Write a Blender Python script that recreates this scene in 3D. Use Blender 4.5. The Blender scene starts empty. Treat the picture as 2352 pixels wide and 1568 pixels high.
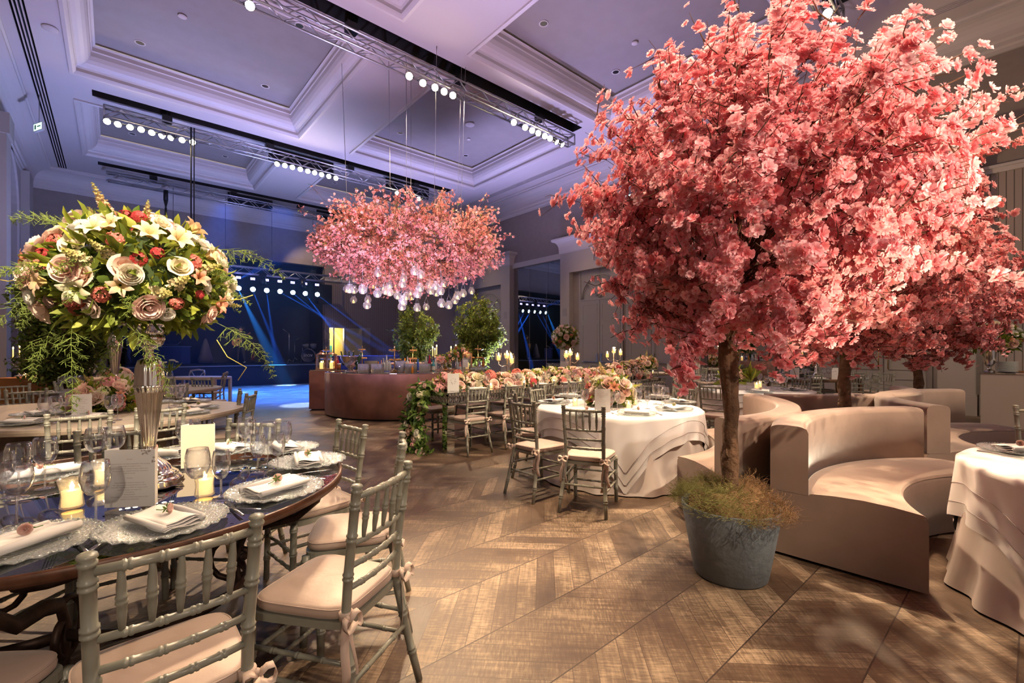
import bpy, bmesh, math, random
import numpy as np
from mathutils import Vector, Matrix, Euler, noise
PI = math.pi
sc = bpy.context.scene
COL = sc.collection
# ------------------------------------------------------------------ camera, world, exposure, large lights
TH = math.radians(41.2)
FWD = Vector((math.sin(TH), math.cos(TH), 0)); RGT = Vector((math.cos(TH), -math.sin(TH), 0))
CAMH, FPX, HY, CX = 1.39, 1045.0, 807.0, 1176.0
cd = bpy.data.cameras.new('camera'); cam = bpy.data.objects.new('camera', cd); COL.objects.link(cam)
cam.location = (0, 0, CAMH); cam.rotation_euler = (PI/2, 0, -TH)
cd.sensor_width = 36; cd.lens = 36*FPX/2352; cd.shift_y = (HY-784)/2352; cd.clip_start = .02; cd.clip_end = 100
sc.camera = cam
sc.view_settings.view_transform = 'Standard'; sc.view_settings.look = 'None'
sc.view_settings.gamma = 1; sc.view_settings.use_curve_mapping = False
sc.view_settings.exposure = 0.22
wd = bpy.data.worlds.new('world'); sc.world = wd; wd.use_nodes = True
wd.node_tree.nodes['Background'].inputs[0].default_value = (.66, .54, .50, 1)
wd.node_tree.nodes['Background'].inputs[1].default_value = .55
sc.cycles.use_denoising = True
sc.cycles.max_bounces = 7; sc.cycles.diffuse_bounces = 3; sc.cycles.glossy_bounces = 4
sc.cycles.transmission_bounces = 6; sc.cycles.transparent_max_bounces = 24
sc.cycles.caustics_reflective = False; sc.cycles.caustics_refractive = False
sc.cycles.sample_clamp_indirect = 4

def W(lat, dep, z=0.0):
    v = RGT*lat + FWD*dep; return Vector((v.x, v.y, z))
def P(px, py, z):
    d = (CAMH-z)*FPX/(py-HY); return W((px-CX)/FPX*d, d, z)
def D(px, d, py=None, z=0.0):
    if py is not None: z = CAMH+(HY-py)/FPX*d
    return W((px-CX)/FPX*d, d, z)

WARM = (1.0, .72, .45)
def spot(loc, tgt, energy, color=WARM, size=60, blend=.5, radius=.08, name='spot_lamp'):
    l = bpy.data.lights.new(name, 'SPOT'); l.energy = energy; l.color = color
    l.spot_size = math.radians(size); l.spot_blend = blend; l.shadow_soft_size = radius
    o = bpy.data.objects.new(name, l); COL.objects.link(o); o.location = loc
    o.rotation_euler = (Vector(tgt)-Vector(loc)).to_track_quat('-Z', 'Y').to_euler(); return o
def point(loc, energy, color=WARM, radius=.05):
    l = bpy.data.lights.new('glow', 'POINT'); l.energy = energy; l.color = color; l.shadow_soft_size = radius
    o = bpy.data.objects.new('glow', l); COL.objects.link(o); o.location = loc; return o
def area(loc, tgt, energy, color, size):
    l = bpy.data.lights.new('wash', 'AREA'); l.energy = energy; l.color = color; l.shape = 'DISK'; l.size = size
    o = bpy.data.objects.new('wash', l); COL.objects.link(o); o.location = loc
    o.rotation_euler = (Vector(tgt)-Vector(loc)).to_track_quat('-Z', 'Y').to_euler(); return o

TZ = 7.85
# warm spots on the lighting trusses, plus added ones without a fixture
for loc, tgt, e, s in [
    ((-.2, 9.6, TZ), W(-1.8, 2.1, .8), 2600, 26),            # table in front
    ((4.2, 9.6, TZ), W(-1.6, 2.3, 1.3), 1900, 24),
    ((3.2, 2.6, TZ), W(-1.9, 2.2, .9), 900, 34),
    ((5.2, 2.6, TZ), W(-.2, 2.6, 0), 700, 50),
    ((1.5, 9.6, TZ), W(-4.6, 4.8, .8), 1500, 34),
    ((.2, 17, TZ), W(-6.4, 7.8, .8), 1400, 30),
    ((1.2, 17, TZ), W(-8.4, 9.0, 1.2), 1300, 26),
    ((7.2, 2.6, TZ), W(1.23, 5.3, .8), 1300, 22),            # white table, middle
    ((5.6, 9.6, TZ), W(1.4, 5.3, .8), 1200, 24),
    ((6.6, 9.6, TZ), W(.6, 7.6, .9), 2000, 30), ((5.0, 2.6, TZ), W(-.2, 6.9, .9), 1800, 24), ((7.4, 2.6, TZ), W(1.6, 8.3, .9), 1800, 24),              # mirrored table
    ((9.0, 9.6, TZ), W(2.2, 8.4, .9), 900, 30),
    ((9.6, 9.6, TZ), W(4.0, 7.8, .8), 2600, 26),
    ((5.0, 9.6, TZ), W(1.5, 2.9, 2.4), 2900, 40),            # big tree from the left
    ((2.0, 2.6, TZ), W(1.5, 2.8, 2.6), 2200, 44),
    ((9.0, 2.6, TZ), W(3.5, 4.7, 2.4), 2200, 40),
    ((8.4, 2.6, TZ), W(3.5, 3.6, .4), 1500, 44),             # sofas
    ((10.2, 2.6, TZ), W(5.9, 6.5, 2.4), 2100, 36),
    ((6.2, 2.6, TZ), W(3.4, 2.2, .8), 1300, 30),             # table at the right
    ((10.4, 2.6, TZ), W(8.5, 8.6, 1.0), 1500, 46), ((10.2, 5.5, 3.2), (14.2, .8, 6.2), 520, 60), ((8.0, 2.6, TZ), W(6.4, 6.8, 2.0), 2400, 30), ((3.2, 9.6, TZ), W(-2.9, 9.6, .5), 1500, 30), ((1.4, 9.6, TZ), W(-3.5, 15.5, 2.1), 2600, 20), ((10.4, 9.6, TZ), W(-3.2, 15.5, 2.3), 1600, 30), ((2.5, 9.6, TZ), W(-1.3, 16.0, 2.3), 2600, 20), (W(2.6, .7, .5), W(1.6, 10.5, 8.5), 480, 56), ((9.0, 9.6, TZ), (14.1, 8.5, 2.5), 1300, 80), ((9.5, 17, TZ), (14.1, 14.5, 2.5), 800, 80), ((6.0, 23.2, TZ), (10.5, 25.3, 2.5), 350, 80),  # low wall spot and floor uplight are added, off the trusses
    ((10.0, 9.6, TZ), W(7.0, 10.3, .8), 2600, 36),
    ((10.6, 9.6, TZ), W(4.9, 13.0, .8), 2400, 34),
    ((7.6, 17, TZ), W(-2.6, 11.0, 1.0), 1500, 34),           # bar
    ((5.0, 17, TZ), W(-2.6, 11.0, 3.9), 3600, 40),           # hanging cloud
    ((5.6, 9.6, TZ), W(-2.6, 11.0, 3.9), 3200, 44),
    ((7.4, 9.6, TZ), W(-1.6, 11.0, 4.2), 2200, 40),
    ((10.2, 9.6, TZ), W(-2.2, 17.5, 2.2), 1500, 40),
    ((4.0, 2.6, TZ), W(.9, 2.0, 0), 500, 46), ((7.0, 2.6, TZ), W(2.2, 1.6, 0), 4200, 17),                # floor in front
    ((6.4, 2.6, TZ), W(2.0, 1.6, 0), 2600, 34), ((2.2, 9.6, TZ), D(553, 22.2, 780), 3600, 9),
]:
    spot(loc, tgt, e, WARM, s, .45, .06)
# added warm spots from behind the viewer; the truss there is unseen and not built
for loc, tgt, e, s in [
    ((-.5, -4.2, TZ), W(-1.85, 2.14, 1.85), 9000, 11),          # tall rose arrangement
    ((2.5, -4.2, TZ), W(-1.6, 2.1, .9), 500, 26),
    ((1.0, -4.2, TZ), W(1.5, 2.9, 2.4), 2500, 26),           # big tree
    ((4.5, -4.2, TZ), W(1.7, 2.9, 2.3), 1700, 28),
    ((6.5, -4.2, TZ), W(3.6, 4.7, 2.3), 2400, 28),
    ((8.0, -4.2, TZ), W(5.9, 6.6, 2.3), 2400, 26),
    ((5.5, -4.2, TZ), W(3.3, 2.6, .5), 900, 36),
    ((3.5, -4.2, TZ), W(1.2, 5.2, .8), 1300, 24),
    ((4.5, -4.2, TZ), W(-2.5, 11.0, 3.9), 3600, 20),
    ((7.5, -4.2, TZ), W(-1.8, 11.0, 3.4), 2600, 22),
    ((1.5, -4.2, TZ), W(-4.4, 5.0, .9), 900, 26),
    ((2.5, -4.2, TZ), W(-8.3, 8.4, 1.6), 1500, 16),
    ((5.0, -4.2, TZ), W(.5, 7.8, .9), 1300, 26),
    ((9.5, -4.2, TZ), W(9.0, 8.6, 1.2), 900, 30),
]:
    spot(loc, tgt, e, (1.0, .78, .55), s, .5, .08)
spot((-1.2, -4.0, 3.4), W(-1.6, 2.1, .9), 330, (1, .8, .6), 24, .6, .1)  # low fill added for the front table, no fixture
spot((2.0, -4.4, 3.2), W(1.5, 2.9, 2.0), 600, (1, .8, .62), 30, .7, .1)  # low fill added for the big tree, no fixture
# added lavender wash, no fixtures, thrown up at the ceiling from the middle of the room
spot((10.8, 13.2, .3), (7.0, 11.8, 8.5), 4600, (.50, .46, 1.0), 120, .9, .3)
spot((2.2, 6.8, .3), (4.4, 8.5, 8.5), 2500, (.72, .56, 1.0), 120, .9, .3)
spot((1.5, 15.5, .3), (2.0, 19.0, 8.5), 2200, (.40, .46, 1.0), 120, .9, .3)
# blue stage lamps
BLUE = (.03, .16, 1.0)
beam_x = [4.3+.58*i for i in range(7)]
for i, x in enumerate(beam_x):
    tx, ty = [tuple(P(655, 884, 0)[:2]), tuple(P(668, 883, 0)[:2]), tuple(P(640, 884, 0)[:2]), (12.4, 20.2), (11.0, 21.6), (9.0, 20.2), (13.2, 22.4)][i]
    spot((x-.06, 23.66, 4.22), (tx, ty, 0), 200000 if i == 0 else 260000 if i < 3 else 480000, (.02, .15, 1.0) if i else (.03, .28, 1.0), 8 if i == 0 else 3.6, .7, .02)
spot((3.3, 20.0, 7.8), (1.8, 18.0, 0), 32000, (.015, .13, 1.0), 40, 1, .1)
spot((4.3, 24.0, 4.7), D(735, 16.5, 545), 30000, (.03, .14, 1.0), 9, .8, .03)
spot((6.5, 17.6, 7.8), (5.3, 16.2, 0), 28000, (.015, .13, 1.0), 60, 1, .1)
spot((5.0, 19.0, 7.8), (4.0, 17.6, 0), 20000, (.02, .16, 1.0), 60, 1, .1)
for t in [P(655, 884, 0), P(530, 902, 0), P(690, 930, 0)]:
    spot((6.0, 17.0, TZ), t, 60000, (.5, .78, 1.0), 7, .5, .05)
# ------------------------------------------------------------------ mesh helpers
class MB:
    def __init__(s): s.v = []; s.f = []; s.m = []; s.c = []; s.mi = 0; s.T = Matrix(); s.smooth = []
    def add(s, vs, fs, sm=False):
        n = len(s.v); T = s.T
        s.v += [T @ Vector(p) for p in vs]
        for f in fs: s.f.append([n+i for i in f]); s.m.append(s.mi); s.smooth.append(sm)
        return s
    def box(s, x0, x1, y0, y1, z0, z1):
        return s.add([(x0,y0,z0),(x1,y0,z0),(x1,y1,z0),(x0,y1,z0),(x0,y0,z1),(x1,y0,z1),(x1,y1,z1),(x0,y1,z1)],
              [(3,2,1,0),(4,5,6,7),(0,1,5,4),(1,2,6,5),(2,3,7,6),(3,0,4,7)])
    def cbox(s, c, sz, rz=0):
        T = s.T; s.T = T @ Matrix.Translation(c) @ Matrix.Rotation(rz, 4, 'Z')
        x, y, z = sz[0]/2, sz[1]/2, sz[2]/2; s.box(-x, x, -y, y, -z, z); s.T = T; return s
    def tube(s, pts, rad, n=8, cap=True, flat=None):
        pts = [Vector(p) for p in pts]
        if not hasattr(rad, '__len__'): rad = [rad]*len(pts)
        vs = []; fs = []; up = None
        for i, p in enumerate(pts):
            a = pts[max(i-1, 0)]; b = pts[min(i+1, len(pts)-1)]
            t = (b-a); t = t.normalized() if t.length > 1e-9 else Vector((0,0,1))
            if up is None:
                up = Vector((0,0,1)) if abs(t.z) < .9 else Vector((1,0,0))
            x = t.cross(up);
            if x.length < 1e-6: x = t.orthogonal()
            x.normalize(); y = x.cross(t).normalized(); up = y
            for k in range(n):
                a_ = 2*PI*k/n; fx, fy = (flat if flat else (1, 1))
                vs.append(p + x*(math.cos(a_)*rad[i]*fx) + y*(math.sin(a_)*rad[i]*fy))
        for i in range(len(pts)-1):
            for k in range(n):
                k2 = (k+1) % n; fs.append((i*n+k, i*n+k2, (i+1)*n+k2, (i+1)*n+k))
        if cap: fs.append(tuple(range(n-1, -1, -1))); m = (len(pts)-1)*n; fs.append(tuple(m+k for k in range(n)))
        return s.add(vs, fs, True)
    def lathe(s, prof, n=24, c=(0,0,0), cap=False, flute=None):
        vs = []; fs = []; c = Vector(c)
        for j, (r, z) in enumerate(prof):
            for k in range(n):
                a = 2*PI*k/n; rr = r
                if flute: rr = r*(1+flute[1]*abs(math.sin(a*flute[0]/2)))
                vs.append(c+Vector((rr*math.cos(a), rr*math.sin(a), z)))
        for j in range(len(prof)-1):
            for k in range(n):
                k2 = (k+1) % n; fs.append((j*n+k, j*n+k2, (j+1)*n+k2, (j+1)*n+k))
        if cap: fs.append(tuple(range(n-1, -1, -1))); m = (len(prof)-1)*n; fs.append(tuple(m+k for k in range(n)))
        return s.add(vs, fs, True)
    def sphere(s, c, r, n=12, sz=1):
        pr = [(max(1e-4, r*math.sin(PI*j/n)), -r*sz*math.cos(PI*j/n)) for j in range(n+1)]
        return s.lathe(pr, n+4, c)
    def prism(s, poly, z0, z1):
        n = len(poly)
        return s.add([(x, y, z0) for x, y in poly]+[(x, y, z1) for x, y in poly],
              [tuple(range(n-1, -1, -1)), tuple(range(n, 2*n))]+[(i, (i+1) % n, n+(i+1) % n, n+i) for i in range(n)])
    def build(s, name, mats, parent=None, loc=None, smooth=None, auto=False):
        me = bpy.data.meshes.new(name); me.from_pydata([tuple(v) for v in s.v], [], s.f)
        if not isinstance(mats, (list, tuple)): mats = [mats]
        for m in mats: me.materials.append(m)
        if len(mats) > 1: me.polygons.foreach_set('material_index', s.m)
        me.polygons.foreach_set('use_smooth', s.smooth if smooth is None else [smooth]*len(s.f))
        me.update(); o = bpy.data.objects.new(name, me); COL.objects.link(o)
        if parent: o.parent = parent
        if loc is not None: o.location = loc
        return o
def tag(o, label=None, cat=None, group=None, kind=None):
    if label: o['label'] = label
    if cat: o['category'] = cat
    if group: o['group'] = group
    if kind: o['kind'] = kind
    return o
def thing(name, label, cat, loc=(0,0,0), rz=0, group=None):
    o = bpy.data.objects.new(name, None); COL.objects.link(o); o.empty_display_size = .1
    o.location = loc; o.rotation_euler = (0, 0, rz); return tag(o, label, cat, group)
CH = {}
def kids(o):
    if o.name not in CH: CH[o.name] = list(o.children)
    return CH[o.name]
def dup(o, loc=None, rz=None, label=None, group=None, cat=None, scale=None):
    def cp(x, par):
        c = x.copy(); COL.objects.link(c); c.parent = par
        for k in kids(x): cp(k, c)
        return c
    r = cp(o, None)
    if loc is not None: r.location = loc
    if rz is not None: r.rotation_euler = (0, 0, rz)
    if label: r['label'] = label
    if group: r['group'] = group
    elif 'group' in r and group == '': del r['group']
    if scale: r.scale = (scale,)*3
    return r
USED = set()
def inst(proto, loc, rz=0, label=None, group=None, scale=None):
    "first use moves the prototype itself, later ones copy it"
    if proto.name not in USED:
        USED.add(proto.name); kids(proto)
        proto.location = loc; proto.rotation_euler = (0, 0, rz)
        if label: proto['label'] = label
        if group: proto['group'] = group
        elif 'group' in proto: del proto['group']
        if scale: proto.scale = (scale,)*3
        return proto
    r = dup(proto, loc, rz, label, group, scale=scale)
    if not group and 'group' in r: del r['group']
    if not scale: r.scale = (1, 1, 1)
    return r
def struct(o, kind='structure'): o['kind'] = kind; return o
def face_rz(d): return math.atan2(-d[0], d[1])     # rotation that turns local +Y to d
# ------------------------------------------------------------------ materials
def nd(nt, t, loc=(0,0), **kw):
    n = nt.nodes.new(t)
    for k, v in kw.items():
        if k in n.inputs: n.inputs[k].default_value = v
        else: setattr(n, k, v)
    return n
def mat(name, col, rough=.5, metal=0, noise_=None, bump=None, spec=None, sheen=0, coat=0, emit=None, sss=0, coords='Object'):
    m = bpy.data.materials.new(name); m.use_nodes = True; nt = m.node_tree; b = nt.nodes['Principled BSDF']
    b.inputs['Base Color'].default_value = (*col, 1); b.inputs['Roughness'].default_value = rough; b.inputs['Metallic'].default_value = metal
    if spec is not None: b.inputs['Specular IOR Level'].default_value = spec
    if sheen: b.inputs['Sheen Weight'].default_value = sheen; b.inputs['Sheen Roughness'].default_value = .4
    if coat: b.inputs['Coat Weight'].default_value = coat
    if emit: b.inputs['Emission Color'].default_value = (*emit[0], 1); b.inputs['Emission Strength'].default_value = emit[1]
    tc = nd(nt, 'ShaderNodeTexCoord')
    if noise_:   # (scale, amount, detail)
        n = nd(nt, 'ShaderNodeTexNoise'); n.inputs['Scale'].default_value = noise_[0]; n.inputs['Detail'].default_value = noise_[2] if len(noise_) > 2 else 4
        nt.links.new(tc.outputs[coords], n.inputs['Vector'])
        r = nd(nt, 'ShaderNodeMix', data_type='RGBA'); a = noise_[1]
        r.inputs[6].default_value = (*[c*(1-a) for c in col], 1); r.inputs[7].default_value = (*[min(1, c*(1+a)) for c in col], 1)
        rp = nd(nt, 'ShaderNodeMapRange'); rp.inputs[1].default_value = .3; rp.inputs[2].default_value = .7
        nt.links.new(n.outputs[0], rp.inputs[0]); nt.links.new(rp.outputs[0], r.inputs[0]); nt.links.new(r.outputs[2], b.inputs['Base Color'])
    if bump:     # (scale, strength, distance)
        n = nd(nt, 'ShaderNodeTexNoise'); n.inputs['Scale'].default_value = bump[0]; n.inputs['Detail'].default_value = 5
        nt.links.new(tc.outputs[coords], n.inputs['Vector'])
        bp = nd(nt, 'ShaderNodeBump'); bp.inputs['Strength'].default_value = bump[1]; bp.inputs['Distance'].default_value = bump[2]
        nt.links.new(n.outputs[0], bp.inputs['Height']); nt.links.new(bp.outputs[0], b.inputs['Normal'])
    return m
def emis(name, col, strength):
    m = bpy.data.materials.new(name); m.use_nodes = True; nt = m.node_tree; nt.nodes.clear()
    e = nd(nt, 'ShaderNodeEmission'); e.inputs[0].default_value = (*col, 1); e.inputs[1].default_value = strength
    o = nd(nt, 'ShaderNodeOutputMaterial'); nt.links.new(e.outputs[0], o.inputs[0]); return m
def thin_glass(name, tint=(.97,.98,1), refl=1.0, rough=.02, base=.06, bump=None, diff=0, dcol=(1,1,1)):
    m = bpy.data.materials.new(name); m.use_nodes = True; nt = m.node_tree; nt.nodes.clear()
    tr = nd(nt, 'ShaderNodeBsdfTransparent'); tr.inputs[0].default_value = (*tint, 1)
    gl = nd(nt, 'ShaderNodeBsdfGlossy'); gl.inputs[0].default_value = (1, 1, 1, 1); gl.inputs['Roughness'].default_value = rough
    lw = nd(nt, 'ShaderNodeLayerWeight'); lw.inputs[0].default_value = .5
    mr = nd(nt, 'ShaderNodeMapRange'); mr.inputs[3].default_value = base; mr.inputs[4].default_value = refl
    pw = nd(nt, 'ShaderNodeMath', operation='POWER'); pw.inputs[1].default_value = 1.6
    nt.links.new(lw.outputs[1], pw.inputs[0]); nt.links.new(pw.outputs[0], mr.inputs[0])
    mx = nd(nt, 'ShaderNodeMixShader'); nt.links.new(mr.outputs[0], mx.inputs[0]); nt.links.new(tr.outputs[0], mx.inputs[1]); nt.links.new(gl.outputs[0], mx.inputs[2])
    out = mx
    if diff:
        df = nd(nt, 'ShaderNodeBsdfDiffuse'); df.inputs[0].default_value = (*dcol, 1); m2 = nd(nt, 'ShaderNodeMixShader'); m2.inputs[0].default_value = diff
        nt.links.new(mx.outputs[0], m2.inputs[1]); nt.links.new(df.outputs[0], m2.inputs[2]); out = m2
    if bump:
        tc = nd(nt, 'ShaderNodeTexCoord'); v = nd(nt, 'ShaderNodeTexVoronoi'); v.inputs['Scale'].default_value = bump[0]
        nt.links.new(tc.outputs['Object'], v.inputs['Vector']); bp = nd(nt, 'ShaderNodeBump'); bp.inputs['Strength'].default_value = bump[1]; bp.inputs['Distance'].default_value = .01
        nt.links.new(v.outputs[0], bp.inputs['Height']); nt.links.new(bp.outputs[0], gl.inputs['Normal'])
    o = nd(nt, 'ShaderNodeOutputMaterial'); nt.links.new(out.outputs[0], o.inputs[0]); return m
def petal(name, transl=.35, col=None, rough=.6):
    "petals and leaves: colour from the mesh's own petal tint, some light passes through"
    m = bpy.data.materials.new(name); m.use_nodes = True; nt = m.node_tree; nt.nodes.clear()
    d = nd(nt, 'ShaderNodeBsdfDiffuse'); t = nd(nt, 'ShaderNodeBsdfTranslucent'); mx = nd(nt, 'ShaderNodeMixShader'); mx.inputs[0].default_value = transl
    if col is None:
        a = nd(nt, 'ShaderNodeAttribute', attribute_name='tint'); nt.links.new(a.outputs[0], d.inputs[0]); nt.links.new(a.outputs[0], t.inputs[0])
    else: d.inputs[0].default_value = (*col, 1); t.inputs[0].default_value = (*col, 1)
    nt.links.new(d.outputs[0], mx.inputs[1]); nt.links.new(t.outputs[0], mx.inputs[2])
    g = nd(nt, 'ShaderNodeBsdfGlossy'); g.inputs['Roughness'].default_value = rough; g.inputs[0].default_value = (1,1,1,1); m2 = nd(nt, 'ShaderNodeMixShader'); m2.inputs[0].default_value = .03
    nt.links.new(mx.outputs[0], m2.inputs[1]); nt.links.new(g.outputs[0], m2.inputs[2])
    o = nd(nt, 'ShaderNodeOutputMaterial'); nt.links.new(m2.outputs[0], o.inputs[0]); return m
M = {}
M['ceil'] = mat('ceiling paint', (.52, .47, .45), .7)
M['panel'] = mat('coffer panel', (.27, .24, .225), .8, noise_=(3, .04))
M['trim'] = mat('cornice paint', (.56, .51, .48), .55)
M['wall'] = mat('taupe wall fabric', (.27, .225, .20), .85, noise_=(6, .05))
M['wall2'] = mat('painted panelling', (.40, .355, .32), .6)
M['door'] = mat('door paint', (.33, .30, .275), .5)
M['black'] = mat('black cloth', (.012, .012, .014), .9)
M['blackgloss'] = mat('black metal', (.02, .02, .02), .35, .6)
M['dark'] = mat('dark void', (.02, .02, .022), .8)
M['alu'] = mat('truss aluminium', (.55, .55, .57), .35, .85)
M['chrome'] = mat('chrome', (.8, .8, .8), .15, 1)
M['steel'] = mat('brushed steel', (.5, .5, .5), .3, 1)
M['silver'] = mat('antique silver', (.82, .76, .68), .13, 1, noise_=(9, .12), bump=(14, .25, .004))
M['gold'] = mat('brass', (.75, .52, .25), .25, 1)
M['copper'] = mat('copper frame', (.55, .25, .14), .3, .9)
M['iron'] = mat('rusted iron', (.055, .032, .024), .5, .6, noise_=(25, .4), bump=(60, .4, .003))
M['chair'] = mat('grey green chair lacquer', (.255, .255, .212), .3, noise_=(30, .05), bump=(50, .06, .002))
M['cush'] = mat('blush satin cushion', (.48, .365, .305), .5, bump=(9, .35, .012), sheen=.3, coords='Object')
M['ribbon'] = mat('blush ribbon', (.58, .45, .38), .6)
M['velvet'] = mat('mauve velvet', (.335, .238, .188), .85, noise_=(4, .10, 6), bump=(7, .25, .01), sheen=.5)
M['barvel'] = mat('rose brown velvet', (.40, .20, .165), .8, noise_=(3, .28, 8), bump=(5, .3, .01), sheen=.6)
M['linen'] = mat('white linen', (.80, .77, .76), .8, bump=(40, .08, .003))
M['linen2'] = mat('champagne underskirt', (.62, .54, .50), .75, bump=(30, .08, .003))
M['paper'] = mat('white card', (.82, .80, .78), .7)
M['ink'] = mat('grey print', (.45, .38, .36), .8)
M['ink2'] = mat('dark print', (.15, .13, .13), .8)
M['cloth_brown'] = mat('ochre draped cloth', (.36, .17, .06), .8, bump=(20, .15, .004))
M['console'] = mat('beige console', (.45, .39, .33), .6)
M['wax'] = mat('candle wax', (.95, .72, .38), .5, emit=((1, .55, .16), 1.4))
M['flame'] = emis('candle flame', (1, .62, .22), 60)
M['lens'] = emis('lit lamp lens', (1, .80, .50), 90)
M['lensb'] = emis('blue lamp lens', (.35, .62, 1), 110)
M['ledb'] = emis('small blue led', (.35, .30, 1), 9)
M['glass'] = thin_glass('clear glass', base=.06, refl=1.0, rough=.03)
M['crystal'] = thin_glass('cut crystal', base=.22, refl=1.0, rough=.05, bump=(60, .8), diff=.10, dcol=(.9, .92, 1))
M['charger'] = thin_glass('beaded glass', tint=(.93, .97, .96), base=.25, refl=.9, rough=.12, bump=(95, 1.0), diff=.16, dcol=(.80, .86, .86))
M['globe'] = thin_glass('frosted glass globe', base=.05, refl=.6, rough=.15, diff=.12, dcol=(.95, .93, .9))
M['mirror'] = mat('mirror glass', (.55, .55, .57), .01, 1)
M['mirror2'] = mat('bevelled mirror', (.72, .74, .72), .04, 1)
M['darkmirror'] = mat('dark glass top', (.42, .42, .44), .015, 1.0)
M['wood'] = mat('dark wood', (.14, .07, .035), .4, noise_=(12, .3))
M['rim'] = mat('copper brown rim', (.085, .034, .018), .4, .2, noise_=(30, .3))
M['palewood'] = mat('washed wood', (.33, .27, .21), .45, noise_=(10, .15))
M['bark'] = mat('bark', (.135, .072, .038), .9, noise_=(16, .45, 8), bump=(22, .9, .03))
M['twig'] = mat('twig', (.11, .05, .03), .8)
M['pot'] = mat('slate blue painted pot', (.16, .19, .215), .65, noise_=(5, .10), bump=(18, .5, .012))
M['moss_g'] = mat('green moss', (.24, .23, .07), .95)
M['moss_b'] = mat('brown moss', (.27, .155, .07), .95)
M['blossom'] = petal('blossom petals', .38)
M['leaf'] = petal('leaves', .3)
M['rose'] = petal('rose petals', .3)
M['soil'] = mat('soil', (.05, .035, .025), .95)
M['skin'] = mat('skin', (.30, .17, .11), .6)
M['cloth_black'] = mat('black shirt', (.03, .03, .035), .8)
M['guitar'] = mat('guitar top', (.42, .20, .09), .35)
M['blue'] = mat('blue cloth', (.03, .05, .22), .7)
M['yellow'] = emis('lit room beyond door', (.95, .78, .32), .8)
M['whiteplate'] = mat('white porcelain', (.8, .79, .77), .2)
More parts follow.
